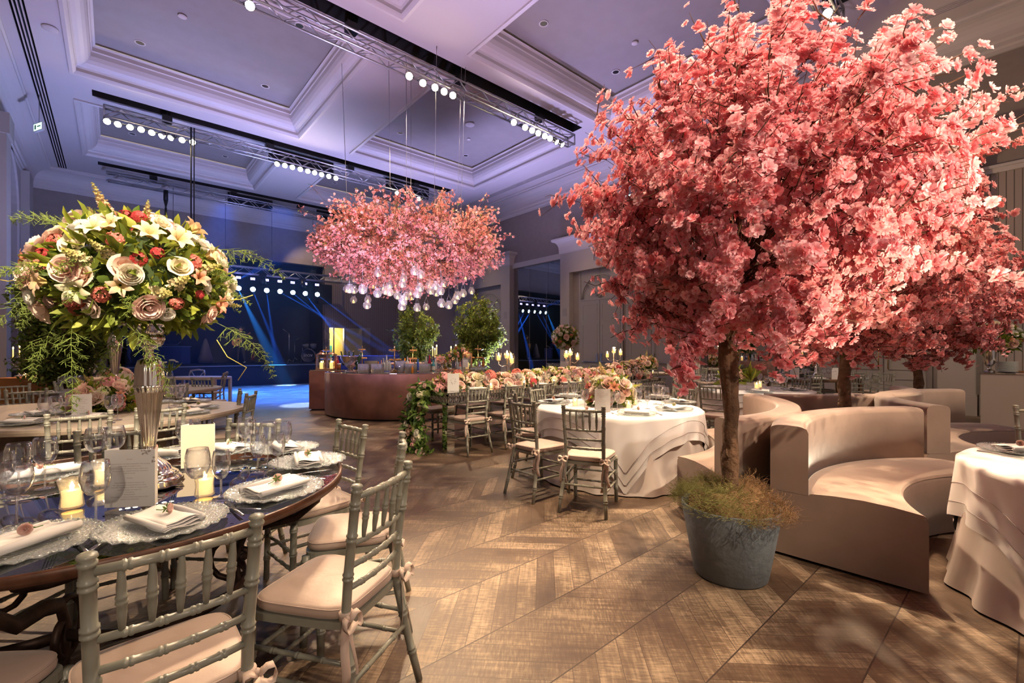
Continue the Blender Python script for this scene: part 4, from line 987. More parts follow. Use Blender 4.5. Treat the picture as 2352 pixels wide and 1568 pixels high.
# bar: two velvet ring pieces with mirror tops
def bar_piece(c, ri, ro, a0, a1, z, lab):
    n = 40; A = cam2w(arc(c, ri, a0, a1, n)); B = cam2w(arc(c, ro, a0, a1, n)); t = thing('bar_counter', lab, 'bar counter')
    mb = MB(); band(mb, A, B, .03, z-.02, .012); mb.build('body', M['barvel'], t)
    mb = MB(); A2 = [tuple(Vector(a).lerp(Vector(b), .02)) for a, b in zip(A, B)]; B2 = [tuple(Vector(b).lerp(Vector(a), .02)) for a, b in zip(A, B)]; band(mb, A2, B2, z-.02, z, .004); mb.build('counter_top', M['mirror'], t)
    mb = MB(); A2 = [tuple(Vector(a).lerp(Vector(b), .05)) for a, b in zip(A, B)]; B2 = [tuple(Vector(b).lerp(Vector(a), .05)) for a, b in zip(A, B)]; band(mb, A2, B2, 0, .03, .004); mb.build('plinth', M['black'], t)
BC = (-2.45, 11.0); BZ = .955
bar_piece(BC, 1.25, 1.95, -148, -8, BZ, 'curved rose brown velvet bar counter with mirror top, full of bottles')
bar_piece(BC, 1.25, 2.36, 150, 186, BZ, 'short curved velvet bar piece at the left, lit white by the dance floor')
bar_piece(BC, 1.25, 1.95, -7, 120, BZ, 'far half of the round velvet bar, mostly hidden by bottles')
o = MB().lathe([(.001, 1.12), (.55, 1.12), (.58, 1.10), (.55, 1.08), (.06, 1.06), (.05, .05), (.3, 0)], 32).build('centre_stand', M['barvel']); o.location = W(*BC); tag(o, 'round velvet display stand in the middle of the bar', 'display stand')
# draped ochre box by the window, beige console at the right
p = P(60, 868, .86)
mb = MB(); mb.T = Matrix.Rotation(-TH, 4, 'Z'); mb.box(-.62, 1.7, 0, .85, 0, .86)
o = mb.build('draped_box', M['cloth_brown']); o.location = (p.x-.1, p.y, 0); tag(o, 'ochre draped display box by the arched window, candles on top', 'display box')
BOX = o.location.copy()
x1 = 13.9; p = P(2250, 857, 1.0)
mb = MB(); mb.box(0, .7, -2.6, 0, 0, .98); mb.mi = 1; mb.box(-.01, .71, -2.61, .01, .98, 1.0)
o = mb.build('console', [M['console'], M['darkmirror']]); q = D(2252, 8.55, 975); o.location = (q.x, q.y, 0); tag(o, 'plain beige console block at the right edge with stacked plates', 'console'); CON = o.location.copy()
# second console beyond the mirror reflection side
# ------------------------------------------------------------------ stage
mb = MB(); mb.box(SX0-2.2, SX1-.05, 21.0, 27.9, 0, .80); struct(mb.build('stage_platform', mat('stage skirt', (.008, .010, .02), .7)))
struct(MB().box(SX0-2.2, SX1-.05, 20.98, 21.05, .80, .825).build('stage_edge', mat('stage edge trim', (.25, .28, .35), .3)))
t = truss('stage_truss', .5, 9.0, 24.0, 5.15, 'blue lit truss carrying the stage beam lamps')
def beam_lamp():
    t = thing('beam_lamp', 'x', 'stage light')
    MB().lathe([(.08, -.14), (.11, -.1), (.12, .1), (.115, .14)], 14, cap=False).build('head', M['blackgloss'], t)
    MB().lathe([(.105, .12), (.001, .12)], 14).build('lens', M['lensb'], t)
    mb = MB(); mb.tube([(-.15, 0, 0), (-.15, 0, -.2), (.15, 0, -.2), (.15, 0, 0)], .02, 6); mb.build('yoke', M['blackgloss'], t); return t
BL = beam_lamp(); nm = ['first', 'second', 'third', 'fourth', 'fifth', 'sixth', 'seventh']
for i, x in enumerate(beam_x):
    loc = Vector((x, 23.9, 4.3)); tg = Vector((x*.3, 6, 0)); o = inst(BL, loc, 0, f'blue beam lamp over the stage, {nm[i]} from the left', 'blue beam lamps over the stage'); o.rotation_euler = (tg-loc).to_track_quat('Z', 'Y').to_euler()
    q = MB().box(-.09, .09, -.03, .0, -.05, .05).build('led_blinder', M['ledb']); q.location = (x, 23.95, 4.78); tag(q, f'tiny violet blinder light above the stage, {nm[i]} from the left', 'stage light', 'violet blinder lights over the stage')
for i, (px, yy) in enumerate(((601, 24.0), (692, 24.0))):
    t = thing('moving_head', ['black moving head lamp clamped on the stage truss, left one', 'black moving head lamp clamped on the stage truss, right one'][i], 'stage light', (px_x(px, yy), yy-.1, 4.95))
    MB().box(-.15, .15, -.1, .1, -.05, .08).build('base', M['blackgloss'], t); MB().tube([(0, 0, -.06), (.02, -.1, -.4)], [.12, .14], 12).build('head', M['blackgloss'], t)
t = thing('line_speaker', 'black loudspeaker box hanging at the right of the stage opening', 'speaker', (8.35, 24.6, 3.9)); MB().box(-.35, .35, -.2, .3, 0, 1.0).build('cabinet', M['blackgloss'], t); MB().tube([(0, 0, 1.0), (0, 0, 2.1)], .02, 6).build('bracket', M['blackgloss'], t)
# drum kit
def drums():
    c = D(712, 24.1, z=.82); t = thing('drum_kit', 'black drum kit on the stage with lettered bass drum', 'drum kit', (c.x, c.y, .82), -TH+.05)
    mb = MB(); mb.T = Matrix.Translation((0, 0, .36)) @ Matrix.Rotation(PI/2, 4, 'X'); mb.lathe([(.001, .22), (.32, .22), (.34, .24), (.34, -.24), (.32, -.22), (.001, -.22)], 32); d = mb.build('bass_drum', mat('drum shell', (.05, .05, .06), .25), t)
    mb = MB(); mb.T = Matrix.Translation((0, 0, .36)) @ Matrix.Rotation(PI/2, 4, 'X'); mb.lathe([(.335, .235), (.352, .235), (.352, .26), (.335, .26), (.335, .235)], 32); mb.build('hoop', M['chrome'], d)
    cu = bpy.data.curves.new('lettering', 'FONT'); cu.body = 'inov'; cu.size = .27; cu.align_x = 'CENTER'; cu.align_y = 'CENTER'; cu.extrude = .004; cu.materials.append(mat('drum letters', (.55, .58, .62), .4))
    o0 = bpy.data.objects.new('lettering', cu); COL.objects.link(o0); me = bpy.data.meshes.new_from_object(o0.evaluated_get(bpy.context.evaluated_depsgraph_get())); bpy.data.objects.remove(o0); o = bpy.data.objects.new('lettering', me); COL.objects.link(o); o.parent = d; o.location = (0, -.248, .38); o.rotation_euler = (PI/2, 0, 0)
    for s_ in (-1, 1):
        mb = MB(); mb.T = Matrix.Translation((s_*.2, -.05, .86)) @ Matrix.Rotation(.35, 4, 'X'); mb.lathe([(.001, .11), (.155, .11), (.155, -.11), (.001, -.11)], 20); mb.build('tom_drum', mat('tom shell', (.12, .13, .15), .2), t)
        MB().tube([(s_*.05, 0, .68), (s_*.15, 0, .8)], .012, 6).build('tom_mount', M['chrome'], t)
    for (x, y, h) in ((-.75, -.1, 1.15), (-.5, .3, 1.05), (.7, 0, 1.1)):
        mb = MB(); mb.tube([(x, y, 0), (x, y, h)], .012, 6)
        for k in range(3): a = k*2.1+.5; mb.tube([(x, y, .25), (x+.25*math.cos(a), y+.25*math.sin(a), 0)], .01, 6)
        mb.tube([(x, y, h), (x+.2, y, h+.1)], .01, 6); mb.build('cymbal_stand', M['chrome'], t)
        MB().lathe([(.001, .02), (.05, .015), (.24, 0)], 20, (x+.2, y, h+.1)).build('cymbal', M['gold'], t)
drums()
for i, px in enumerate((757, 664)):
    c = D(px, 23.4, z=.82); t = thing('microphone_stand', ['thin microphone stand at the right of the drum kit', 'thin microphone stand left of the drum kit'][i], 'microphone stand', (c.x, c.y, .82)); mb = MB(); mb.tube([(0, 0, 0), (0, 0, 1.5)], .012, 6)
    for k in range(3): mb.tube([(0, 0, .15), (.25*math.cos(k*2.1), .25*math.sin(k*2.1), .01)], .01, 5)
    mb.build('pole', M['chrome'], t); MB().tube([(0, 0, 1.5), (-.3, -.1, 1.7)], .009, 5).build('boom', M['chrome'], t); MB().sphere((-.32, -.1, 1.71), .035, 8).build('microphone', M['blackgloss'], t)
# keyboard booth and blue cloths at the left of the stage
c = D(384, 20.3, z=.82)
t = thing('keyboard_booth', 'dark blue covered keyboard booth on the stage behind the silver vase', 'booth', (c.x+.1, c.y+.4, .825), -TH); MB().box(-.75, .75, -.3, .3, 0, .78).build('skirt', M['blue'], t); MB().box(-.78, .78, -.33, .33, .78, .81).build('top', mat('booth top', (.1, .16, .4), .3), t)
mb = MB(); mb.T = Matrix.Translation((0, 0, .95)) @ Matrix.Rotation(.5, 4, 'X'); mb.box(-.45, .45, -.15, .15, -.02, .02); mb.build('keyboard', M['steel'], t)
c = D(472, 21.6, z=.82); t = thing('guitar_bag', 'grey cloth covered instrument case leaning on the stage behind the cross back chairs', 'case', (c.x, c.y, .82), -TH)
MB().lathe([(.001, 0), (.30, .01), (.32, .2), (.24, .45), (.16, .8), (.06, 1.15), (.001, 1.2)], 20).build('cover', mat('grey bag', (.14, .13, .15), .8), t)
c = D(581, 23.2, z=.82); t = thing('electric_guitar', 'electric guitar on a stand beside the guitarist', 'guitar', (c.x, c.y, .82), -TH)
mb = MB(); mb.tube([(0, 0, .12), (0, .02, .30), (0, .03, .45)], [.14, .16, .10], 14, flat=(1, .25)); mb.build('body', mat('guitar body', (.12, .03, .02), .3), t); MB().box(-.02, .02, .02, .05, .42, 1.05).build('neck', M['wood'], t); MB().tube([(-.1, -.1, 0), (0, .05, .35), (.1, -.1, 0)], .01, 6).build('stand', M['blackgloss'], t)
t = thing('blue_flight_case', 'blue lit cloth covered case standing beyond the bar', 'case', (*D(842, 16.0, z=0)[:2], 0), -TH); MB().box(-1.1, 1.1, -.3, .3, 0, 1.22).build('cover', M['blue'], t); MB().box(-1.1, 1.1, -.31, .31, 1.22, 1.24).build('lid', M['blue'], t)
# ------------------------------------------------------------------ flowers and foliage (numpy)
def np_obj(name, V, faces_flat, loops, mats, parent=None, col=None, smooth=False, loc=None):
    me = bpy.data.meshes.new(name); nv = len(V); nf = len(loops)
    me.vertices.add(nv); me.vertices.foreach_set('co', np.asarray(V, np.float32).ravel())
    me.loops.add(len(faces_flat)); me.loops.foreach_set('vertex_index', np.asarray(faces_flat, np.int32))
    me.polygons.add(nf); st = np.concatenate([[0], np.cumsum(loops)[:-1]]).astype(np.int32)
    me.polygons.foreach_set('loop_start', st); me.polygons.foreach_set('loop_total', np.asarray(loops, np.int32))
    if smooth: me.polygons.foreach_set('use_smooth', np.ones(nf, bool))
    if col is not None:
        a = me.color_attributes.new('tint', 'FLOAT_COLOR', 'POINT'); c = np.ones((nv, 4), np.float32); c[:, :3] = col; a.data.foreach_set('color', c.ravel())
    for m in (mats if isinstance(mats, (list, tuple)) else [mats]): me.materials.append(m)
    me.update(calc_edges=True); me.validate()
    o = bpy.data.objects.new(name, me); COL.objects.link(o)
    if parent: o.parent = parent
    if loc is not None: o.location = loc
    return o
def scatter(tv, tf, tc, pos, R, S, cols):
    "stamp template (verts, faces, tint weight 0..1 between the two colours) at many places"
    n, k = len(pos), len(tv)
    V = np.einsum('nij,kj->nki', R, tv)*S[:, None, None]+pos[:, None, :]
    c0, c1 = cols; Cc = c0[:, None, :]*(1-tc)[None, :, None]+c1[:, None, :]*tc[None, :, None]
    ff = np.concatenate([np.array(f) for f in tf]); ln = np.array([len(f) for f in tf])
    F = (ff[None, :]+(np.arange(n)*k)[:, None]).ravel(); Ls = np.tile(ln, n)
    return V.reshape(-1, 3), F, Ls, Cc.reshape(-1, 3)
def merge(parts):
    Vs, Fs, Ls, Cs = [], [], [], []; off = 0
    for V, F, L, C in parts: Vs.append(V); Fs.append(F+off); Ls.append(L); Cs.append(C); off += len(V)
    return np.concatenate(Vs), np.concatenate(Fs), np.concatenate(Ls), np.concatenate(Cs)
def frames(d, rng):
    "rotation matrices whose z axis is d, random spin"
    d = d/np.linalg.norm(d, axis=1, keepdims=True); r = rng.normal(size=d.shape); x = np.cross(r, d); x /= np.linalg.norm(x, axis=1, keepdims=True); y = np.cross(d, x)
    return np.stack([x, y, d], axis=2)
def blossom_tmpl(rng, rings=((6, 1.0, .25), (5, .72, .8)), w=.74):
    v = []; f = []; t = []
    for (n, r, up) in rings:
        o = rng.random()*6
        for k in range(n):
            a = o+2*PI*k/n+rng.normal()*.12; u = up+rng.normal()*.12; rr = r*(1+rng.normal()*.08); b = len(v)
            ca, sa = math.cos(a), math.sin(a)
            def pt(rad, side, z): x, y = rad, side; return (x*ca-y*sa, x*sa+y*ca, z)
            hw = w*rr*.5
            v += [pt(.04, 0, 0), pt(.45*rr, -hw*.85, .5*u*rr*.6), pt(.5*rr, 0, .5*u*rr*.35), pt(.45*rr, hw*.85, .5*u*rr*.6), pt(.9*rr, -hw, u*rr*.75+rng.normal()*.08), pt(rr, 0, u*rr*.6+rng.normal()*.08), pt(.9*rr, hw, u*rr*.75+rng.normal()*.08)]
            t += [0, .55, .5, .55, 1, 1, 1]; f += [(b, b+1, b+2), (b, b+2, b+3), (b+1, b+4, b+5, b+2), (b+2, b+5, b+6, b+3)]
    b = len(v)
    for k in range(5): a = 2*PI*k/5; v.append((.09*math.cos(a), .09*math.sin(a), .22)); t.append(-.6)
    f.append(tuple(b+k for k in range(5)))
    return np.array(v), f, np.array(t, float)
def leaf_tmpl(w=.4):
    v = [(0, 0, 0), (.35, -w/2, .05), (.4, 0, -.02), (.35, w/2, .05), (.75, -w*.35, .02), (.78, 0, -.05), (.75, w*.35, .02), (1, 0, -.1)]
    f = [(0, 1, 2), (0, 2, 3), (1, 4, 5, 2), (2, 5, 6, 3), (4, 7, 5), (5, 7, 6)]
    return np.array(v, float), f, np.array([0, .5, .5, .5, .8, .8, .8, 1.])
def rcol(rng, n, a, b, jit=.06):
    "random mix between two colours"
    t = rng.random((n, 1)); c = np.array(a)*(1-t)+np.array(b)*t; return np.clip(c*(1+rng.normal(size=(n, 1))*jit), .002, 1)
def branches(rng, origin_fn, target_pts, sag=.1, n=9, wob=.05):
    out = []
    for q in target_pts:
        o = origin_fn(q); o = np.array(o); d = q-o; L = np.linalg.norm(d); m = o+d*.5+np.array([0, 0, sag*L])+rng.normal(size=3)*wob*L
        tt = np.linspace(0, 1, n)[:, None]; pts = (1-tt)**2*o+2*tt*(1-tt)*m+tt**2*q+rng.normal(size=(n, 3))*.006*L; out.append(pts)
    return out
def twig_mesh(name, paths, r0, r1, m, parent, n=4):
    Vs = []; Fs = []; off = 0
    for p in paths:
        p = np.asarray(p); k = len(p); t = np.gradient(p, axis=0); t /= np.linalg.norm(t, axis=1, keepdims=True)+1e-9
        ref = np.array([.3, .2, .93]); x = np.cross(t, ref); x /= np.linalg.norm(x, axis=1, keepdims=True)+1e-9; y = np.cross(t, x)
        rad = np.linspace(r0, r1, k)[:, None, None]; a = 2*PI*np.arange(n)/n
        ring = p[:, None, :]+rad*(x[:, None, :]*np.cos(a)[None, :, None]+y[:, None, :]*np.sin(a)[None, :, None]); Vs.append(ring.reshape(-1, 3))
        i, j = np.meshgrid(np.arange(k-1), np.arange(n), indexing='ij'); j2 = (j+1) % n
        Fs.append((np.stack([i*n+j, i*n+j2, (i+1)*n+j2, (i+1)*n+j], -1).reshape(-1)+off)); off += k*n
    F = np.concatenate(Fs); return np_obj(name, np.concatenate(Vs), F, np.full(len(F)//4, 4), m, parent, smooth=True)
def sph(rng, n, up=0):
    d = rng.normal(size=(n, 3)); d /= np.linalg.norm(d, axis=1, keepdims=True); return d
def pink_tree(seed, ctr, rad, fork, nb, per, fs, colA, colB, deep, extra=()):
    "returns objects' data for blossoms and branches; ctr/rad describe the crown, fork = where the branches start"
    rng = np.random.default_rng(seed); d = []
    ga = PI*(3-5**.5)
    for i in range(nb):
        z = 1-2*(i+.5)/nb; r = math.sqrt(1-z*z); a = ga*i; d.append((r*math.cos(a), r*math.sin(a), z))
    d = np.array(d)+rng.normal(size=(nb, 3))*.12; d /= np.linalg.norm(d, axis=1, keepdims=True)
    ext = .88+.12*rng.random(nb); pk = rng.random(nb) < .16; ext[pk] += .06+.17*rng.random(pk.sum())
    q = np.array(ctr)+d*np.array(rad)*ext[:, None]
    q[:, 2] = np.maximum(q[:, 2], ctr[2]-rad[2]*1.08)
    if len(extra): q = np.concatenate([q, np.array(extra)])
    br = branches(rng, lambda t: (fork[0]+rng.normal()*.03, fork[1]+rng.normal()*.03, fork[2]+rng.random()*.35), q, .14, 12)
    paths = []; pos = []; dirs = []
    for b in br:
        paths.append(b); L = np.linalg.norm(b[-1]-b[0])
        for s_ in range(per):
            t = .42+.56*rng.random(); i = int(t*11); p0 = b[i]+(b[min(i+1, 11)]-b[i])*rng.random()
            ax = b[min(i+1, 11)]-b[i-1]; ax /= np.linalg.norm(ax)+1e-9; dd = ax*.8+rng.normal(size=3)*.55; dd /= np.linalg.norm(dd); ln = (.10+.16*rng.random())
            tw = p0+dd*ln*np.linspace(0, 1, 4)[:, None]+rng.normal(size=(4, 3))*.006; paths.append(tw)
            m = rng.integers(5, 9); u = rng.random(m); pos.append(p0+dd*ln*(u[:, None]*.95+.08)+rng.normal(size=(m, 3))*.020); dirs.append(dd*.5+rng.normal(size=(m, 3))*.8)
        m = 9; u = .9+.1*rng.random(m); ii = (u*11).astype(int); pos.append(b[ii]+rng.normal(size=(m, 3))*.022); dirs.append(rng.normal(size=(m, 3))+(b[-1]-b[-2])*8)
    pos = np.concatenate(pos); dirs = np.concatenate(dirs); n = len(pos); ow = pos-np.array(ctr)*np.array([1, 1, .8]); ow /= np.linalg.norm(ow, axis=1, keepdims=True); dirs = dirs*.55+ow*1.1
    tm = [blossom_tmpl(rng) for _ in range(6)]; idx = rng.integers(0, 6, n); parts = []
    for k in range(6):
        w = idx == k; m = w.sum(); out = rcol(rng, m, colA, colB, .10); inn = out*np.array(deep)
        parts.append(scatter(*tm[k], pos[w], frames(dirs[w], rng), fs*(.75+.5*rng.random(m)), (inn, out)))
    return merge(parts), paths, n
PA, PB, PD = (.95, .37, .42), (.97, .63, .68), (.92, .50, .54)
def trunk(path, rads, parent, extra=(), name='trunk', n=14, seed=2):
    rng = random.Random(seed); mb = MB(); pts = []; rr = []
    for i in range(len(path)-1):
        a, b = Vector(path[i]), Vector(path[i+1])
        for k in range(5): t = k/5; pts.append(a.lerp(b, t)+Vector((rng.uniform(-1, 1), rng.uniform(-1, 1), 0))*.006); rr.append((rads[i]*(1-t)+rads[i+1]*t)*rng.uniform(.90, 1.12))
    mb.tube(pts, rr, n)
    for p, r in extra: mb.tube(p, r, 8)
    for v in range(len(mb.v)): 
        nz = noise.noise(mb.v[v]*14)*.008; mb.v[v] = mb.v[v]+Vector((nz, noise.noise(mb.v[v]*11+Vector((9, 9, 9)))*.008, 0))
    return mb.build(name, M['bark'], parent)
t1 = W(1.37, 2.86)
tree = thing('blossom_tree', 'largest pink blossom tree in front, slim bark trunk in the slate blue pot', 'tree', (t1.x, t1.y, .40), 0, 'pink artificial blossom trees')
R3 = Matrix.Rotation(-TH, 3, 'Z')
off = (.22, .18, 2.05)      # crown centre relative to trunk, in camera right/forward terms
o_ = RGT*off[0]+FWD*off[1]
(dat, paths, nfl) = pink_tree(11, (o_.x, o_.y, 2.02), (1.08, 1.08, 1.02), (0, 0, 1.15), 245, 10, .030, PA, PB, PD, [tuple(D(px, d, py)-Vector((t1.x, t1.y, .4))) for px, py, d in ((1562, 845, 2.6), (1590, 800, 2.6), (1600, 770, 2.65), (2325, 215, 2.9), (2290, 318, 2.95), (2330, 655, 3.1), (1490, 90, 2.9), (1345, 520, 2.7), (1625, 50, 2.9), (1790, 15, 2.9), (2115, 5, 3.0), (1350, 340, 2.9), (1450, 640, 2.6), (1820, 830, 2.6), (1860, 800, 2.8))])
np_obj('blossoms', *dat[:3], M['blossom'], tree, dat[3]); twig_mesh('branches', paths, .0048, .0016, M['twig'], tree)
trunk([(0, 0, -.05), (.0, .0, .35), (.012, 0, .62), (0, .01, 1.0), (.02, .0, 1.5), (.05, .03, 1.9)], [.056, .050, .047, .052, .040, .018], tree,
      extra=[([(-.01, 0, .62), (-.04, 0, .8), (-.05, .01, 1.0), (-.10, .02, 1.3), (-.3, .05, 1.7)], [.015, .026, .028, .022, .012]), ([(.0, 0, 1.05), (.12, .05, 1.5), (.4, .2, 2.0)], [.03, .025, .012]), ([(-.042, 0, .33), (-.075, -.01, .36), (-.07, -.01, .39)], [.01, .006, .003])])
(dat, paths, nfl2) = pink_tree(23, (0, 0, 2.0), (1.2, 1.2, 1.08), (0, 0, 1.1), 210, 10, .031, (.95, .38, .38), (.97, .62, .62), PD)
t2 = W(3.50, 4.78); tr2 = thing('blossom_tree', 'second pink blossom tree standing in the well between the curved sofas', 'tree', (t2.x, t2.y, .42), 0, 'pink artificial blossom trees')
np_obj('blossoms', *dat[:3], M['blossom'], tr2, dat[3]); twig_mesh('branches', paths, .005, .0018, M['twig'], tr2)
trunk([(0, 0, -.05), (0, .01, .5), (.01, 0, 1.0), (0, .0, 1.5), (.02, 0, 1.9)], [.066, .060, .058, .045, .02], tr2, extra=[([(.02, 0, .95), (.09, .02, 1.2), (.2, .1, 1.6)], [.03, .028, .012])], seed=5)
t3 = W(6.0, 6.72); tr3 = inst(dup(tr2), (t3.x, t3.y, .36), 2.2, 'third pink blossom tree, farthest right, violet tinged lower sprays', 'pink artificial blossom trees')
tr3.scale = (1.0, 1.0, .93)
# pots
def pot(loc, lab, r0=.215, r1=.288, h=.44, big=True):
    t = thing('planter_pot', lab, 'pot', loc, 0, '')
    if 'group' in t: del t['group']
    MB().lathe([(.001, 0), (r0*.96, 0), (r0, .012), (r0+(r1-r0)*.5, h*.5), (r1, h-.008), (r1-.006, h), (r1-.02, h-.01), (r1-.03, h-.09), (.001, h-.09)], 56).build('body', M['pot'], t)
    return t
pot((t1.x, t1.y, 0), 'slate blue round tapered pot of the front blossom tree')
pot((t2.x, t2.y, 0), 'pot of the second blossom tree hidden between the sofas', .22, .30)
pot((t3.x, t3.y, 0), 'pot of the farthest blossom tree behind the sofas', .22, .30, .40)
def moss(center, R, seed, m1, m2, lab, n=2600):
    rng = np.random.default_rng(seed)
    for (m, lo, hi, nm) in ((m1, 0, 1, 'moss'),):
        V = []; F = []
    t = thing('moss_mound', lab, 'moss', center)
    hum = [(rng.random()*2*PI, R*(.1+.85*rng.random()), .05+.06*rng.random()) for _ in range(16)]
    def H(x, y):
        h = .01
        for a, r, k in hum: h = max(h, k*1.35*math.exp(-((x-r*math.cos(a))**2+(y-r*math.sin(a))**2)/.012))
        return h
    mb = MB(); N = 24; vs = [(0, 0, .03)]; fs = []
    for j in range(1, 9):
        for k in range(N): a = 2*PI*k/N; r = R*.86*j/8; x, y = r*math.cos(a), r*math.sin(a); vs.append((x, y, H(x, y)-.01 if j < 8 else -.03))
    for k in range(N): fs.append((0, 1+k, 1+(k+1) % N))
    for j in range(7):
        for k in range(N): fs.append((1+j*N+k, 1+(j+1)*N+k, 1+(j+1)*N+(k+1) % N, 1+j*N+(k+1) % N))
    mb.add(vs, fs, True); mb.build('clump', M['moss_b'], t)
    for nm, side, m in (('green_tuft', -1, m1), ('brown_tuft', 1, m2)):
        paths = []
        for i in range(n//2):
            a = rng.random()*2*PI; r = R*1.13*math.sqrt(rng.random()); x, y = r*math.cos(a), r*math.sin(a)
            cx = x*RGT.x+y*RGT.y
            if (cx+rng.normal()*.07)*side < -.02: continue
            z = H(x, y)*min(1, 1.4-r/R*.6)+(.012 if r > R*.9 else .004)-max(0, r-R)*.7; p = np.array([x, y, z]); curl = rng.random()*.014+.005; dr = rng.normal(size=3)*.010+np.array([x, y, 0])*.03; pts = [p]; ph = rng.random()*6
            for s_ in range(5): dr = dr*.8+rng.normal(size=3)*.010; q = pts[-1]+dr*.5+np.array([curl*math.cos(ph+s_*1.5), curl*math.sin(ph+s_*1.5), .004]); pts.append(q)
            paths.append(np.array(pts))
        o = twig_mesh(nm, paths, .0011, .0007, m, t, 3); o['kind'] = 'stuff'
moss((t1.x, t1.y, .415), .30, 4, M['moss_g'], M['moss_b'], 'green and brown curly moss covering the top of the slate blue pot', 7000)
# ------------------------------------------------------------------ hanging blossom cloud
cc = W(-2.5, 11.1); cz = 3.85
cloud = thing('hanging_blossom_cloud', 'wide coral blossom cloud hung on wires above the bar, candle globes below', 'hanging flowers', (cc.x, cc.y, cz))
rng = np.random.default_rng(77); nb = 620
d = rng.normal(size=(nb, 3)); d /= np.linalg.norm(d, axis=1, keepdims=True)
d[:, 2] *= 1.0; rr = np.stack([np.full(nb, 2.15), np.full(nb, 2.15), np.where(d[:, 2] > 0, .85, .80)], 1)
ext = .90+.14*rng.random(nb); up = (d[:, 2] > .25) & (rng.random(nb) < .35); ext[up] += .30*rng.random(up.sum())
q = d*rr*ext[:, None]; q[up, 2] += .25*rng.random(up.sum())
lowm = q[:, 2] < -.6; q[lowm, 2] -= .22*rng.random(lowm.sum())
paths = []; pos = []; dirs = []
for t_ in q:
    o0 = np.array([t_[0]*.72, t_[1]*.72, t_[2]*.35+rng.normal()*.05]); n = 7; tt = np.linspace(0, 1, n)[:, None]; b = o0*(1-tt)+t_*tt+rng.normal(size=(n, 3))*.03; paths.append(b)
    for s_ in range(7):
        i = rng.integers(1, 7); dd = (b[-1]-b[0]); dd = dd/(np.linalg.norm(dd)+1e-9)*.6+rng.normal(size=3)*.6; dd /= np.linalg.norm(dd); ln = .14+.16*rng.random(); p0 = b[i]; paths.append(p0+dd*ln*np.linspace(0, 1, 3)[:, None])
        m = 6; u = rng.random(m); pos.append(p0+dd*ln*u[:, None]+rng.normal(size=(m, 3))*.03); dirs.append(dd*.5+rng.normal(size=(m, 3))*.8)
pos = np.concatenate(pos); dirs = np.concatenate(dirs); n = len(pos)
tm = [blossom_tmpl(rng, ((5, 1.0, .35),), .75) for _ in range(4)]; idx = rng.integers(0, 5, n); parts = []; lt = leaf_tmpl()
for k in range(4):
    w = idx == k; m = w.sum(); out = rcol(rng, m, (.93, .33, .27), (.97, .60, .46), .12); parts.append(scatter(*tm[k], pos[w], frames(dirs[w], rng), .032*(.75+.5*rng.random(m)), (out*np.array((.75, .35, .4)), out)))
np_obj('blossoms', *merge(parts)[:3], M['blossom'], cloud, merge(parts)[3])
w = (idx == 4) & (rng.random(n) < .45); m = w.sum(); g = rcol(rng, m, (.18, .26, .04), (.42, .45, .08))
dt = scatter(*lt, pos[w], frames(dirs[w], rng), .055*(.7+.6*rng.random(m)), (g*.8, g)); np_obj('leaves', *dt[:3], M['leaf'], cloud, dt[3])
twig_mesh('branches', paths, .008, .003, M['twig'], cloud)
mb = MB(); mb.lathe([(1.45, 0), (1.5, .02), (1.45, .04), (1.42, .02), (1.45, 0)], 32); mb.lathe([(.7, .1), (.73, .12), (.7, .14), (.67, .12), (.7, .1)], 24)
for k in range(6): a = k*PI/3; mb.tube([(0, 0, .1), (1.45*math.cos(a), 1.45*math.sin(a), .02)], .012, 6)
mb.build('hoop_frame', M['twig'], cloud)
mb0 = []
for (px, py, a) in ((893, 0, 1), (933, 0, 2), (944, 0, 2), (1003, 0, 3), (785, 0, 4), (1060, 0, 5), (1069, 0, 5)):
    r_ = (px-CX)/FPX; dpt = 11.1+.5*math.sin(px*.7); p = W(r_*dpt, dpt)-cc; mb = MB(); mb.tube([(p.x*.9, p.y*.9, .2), (p.x*1.0, p.y*1.0, ZC-cz)], .006, 5); mb.build('hanging_wire', M['alu'], cloud)
# candle globes
def globe():
    t = thing('candle_globe', 'g', 'hanging candle holder')
    r = .088; pr = [(.001, -r)]+[(r*math.sin(PI*j/12), -r*math.cos(PI*j/12)) for j in range(1, 11)]+[(.05, .086), (.052, .098), (.058, .104)]
    MB().lathe(pr, 18).build('globe', M['globe'], t)
    MB().lathe([(.001, -.075), (.028, -.075), (.028, -.02), (.02, -.018), (.001, -.02)], 12).build('candle', M['waxlit'], t)
    MB().tube([(0, 0, -.018), (.001, 0, -.005), (0, 0, .006)], [.004, .006, .001], 6).build('flame', M['flame2'], t)
    mb = MB()
    for s_ in (-1, 1): mb.tube([(s_*.054, 0, .1), (s_*.02, 0, .19), (0, 0, .25)], .0022, 4)
    mb.tube([(0, 0, .25), (0, 0, .85)], .0022, 4); mb.build('wire', M['alu'], t); return t
M['waxlit'] = mat('glowing candle', (1, .70, .25), .5, emit=((1, .55, .12), 1.6))
M['flame2'] = emis('globe flame', (1, .72, .32), 9)
GB = globe()
def ordn(n): return f"{n}{'th' if 10 < n % 100 < 14 else {1: 'st', 2: 'nd', 3: 'rd'}.get(n % 10, 'th')}"
gl = [(793,613),(852,626),(868,627),(833,666+0),(813,640+0),(783,618),(796,664),(803,664),(812,689),(813,666),(832,662),(845,688),(843,701),(867,674),(857,655),(885,668),(895,654),(880,659),(895,671),(913,679),(909,654),(924,652),(901,632),(925,690),(943,671+0),(927,639+0),(933,681),(945,682),(928,694),(923,704),(949,654),(959,675),(965,661),(979,705),(952,623),(967,631),(958,707),(986,654),(989,668),(1002,673),(1001,657),(1014,697),(1012,668),(1019,651),(1031,701),(1051,679),(1064,674),(1045,690),(1083,668),(1069,636)]
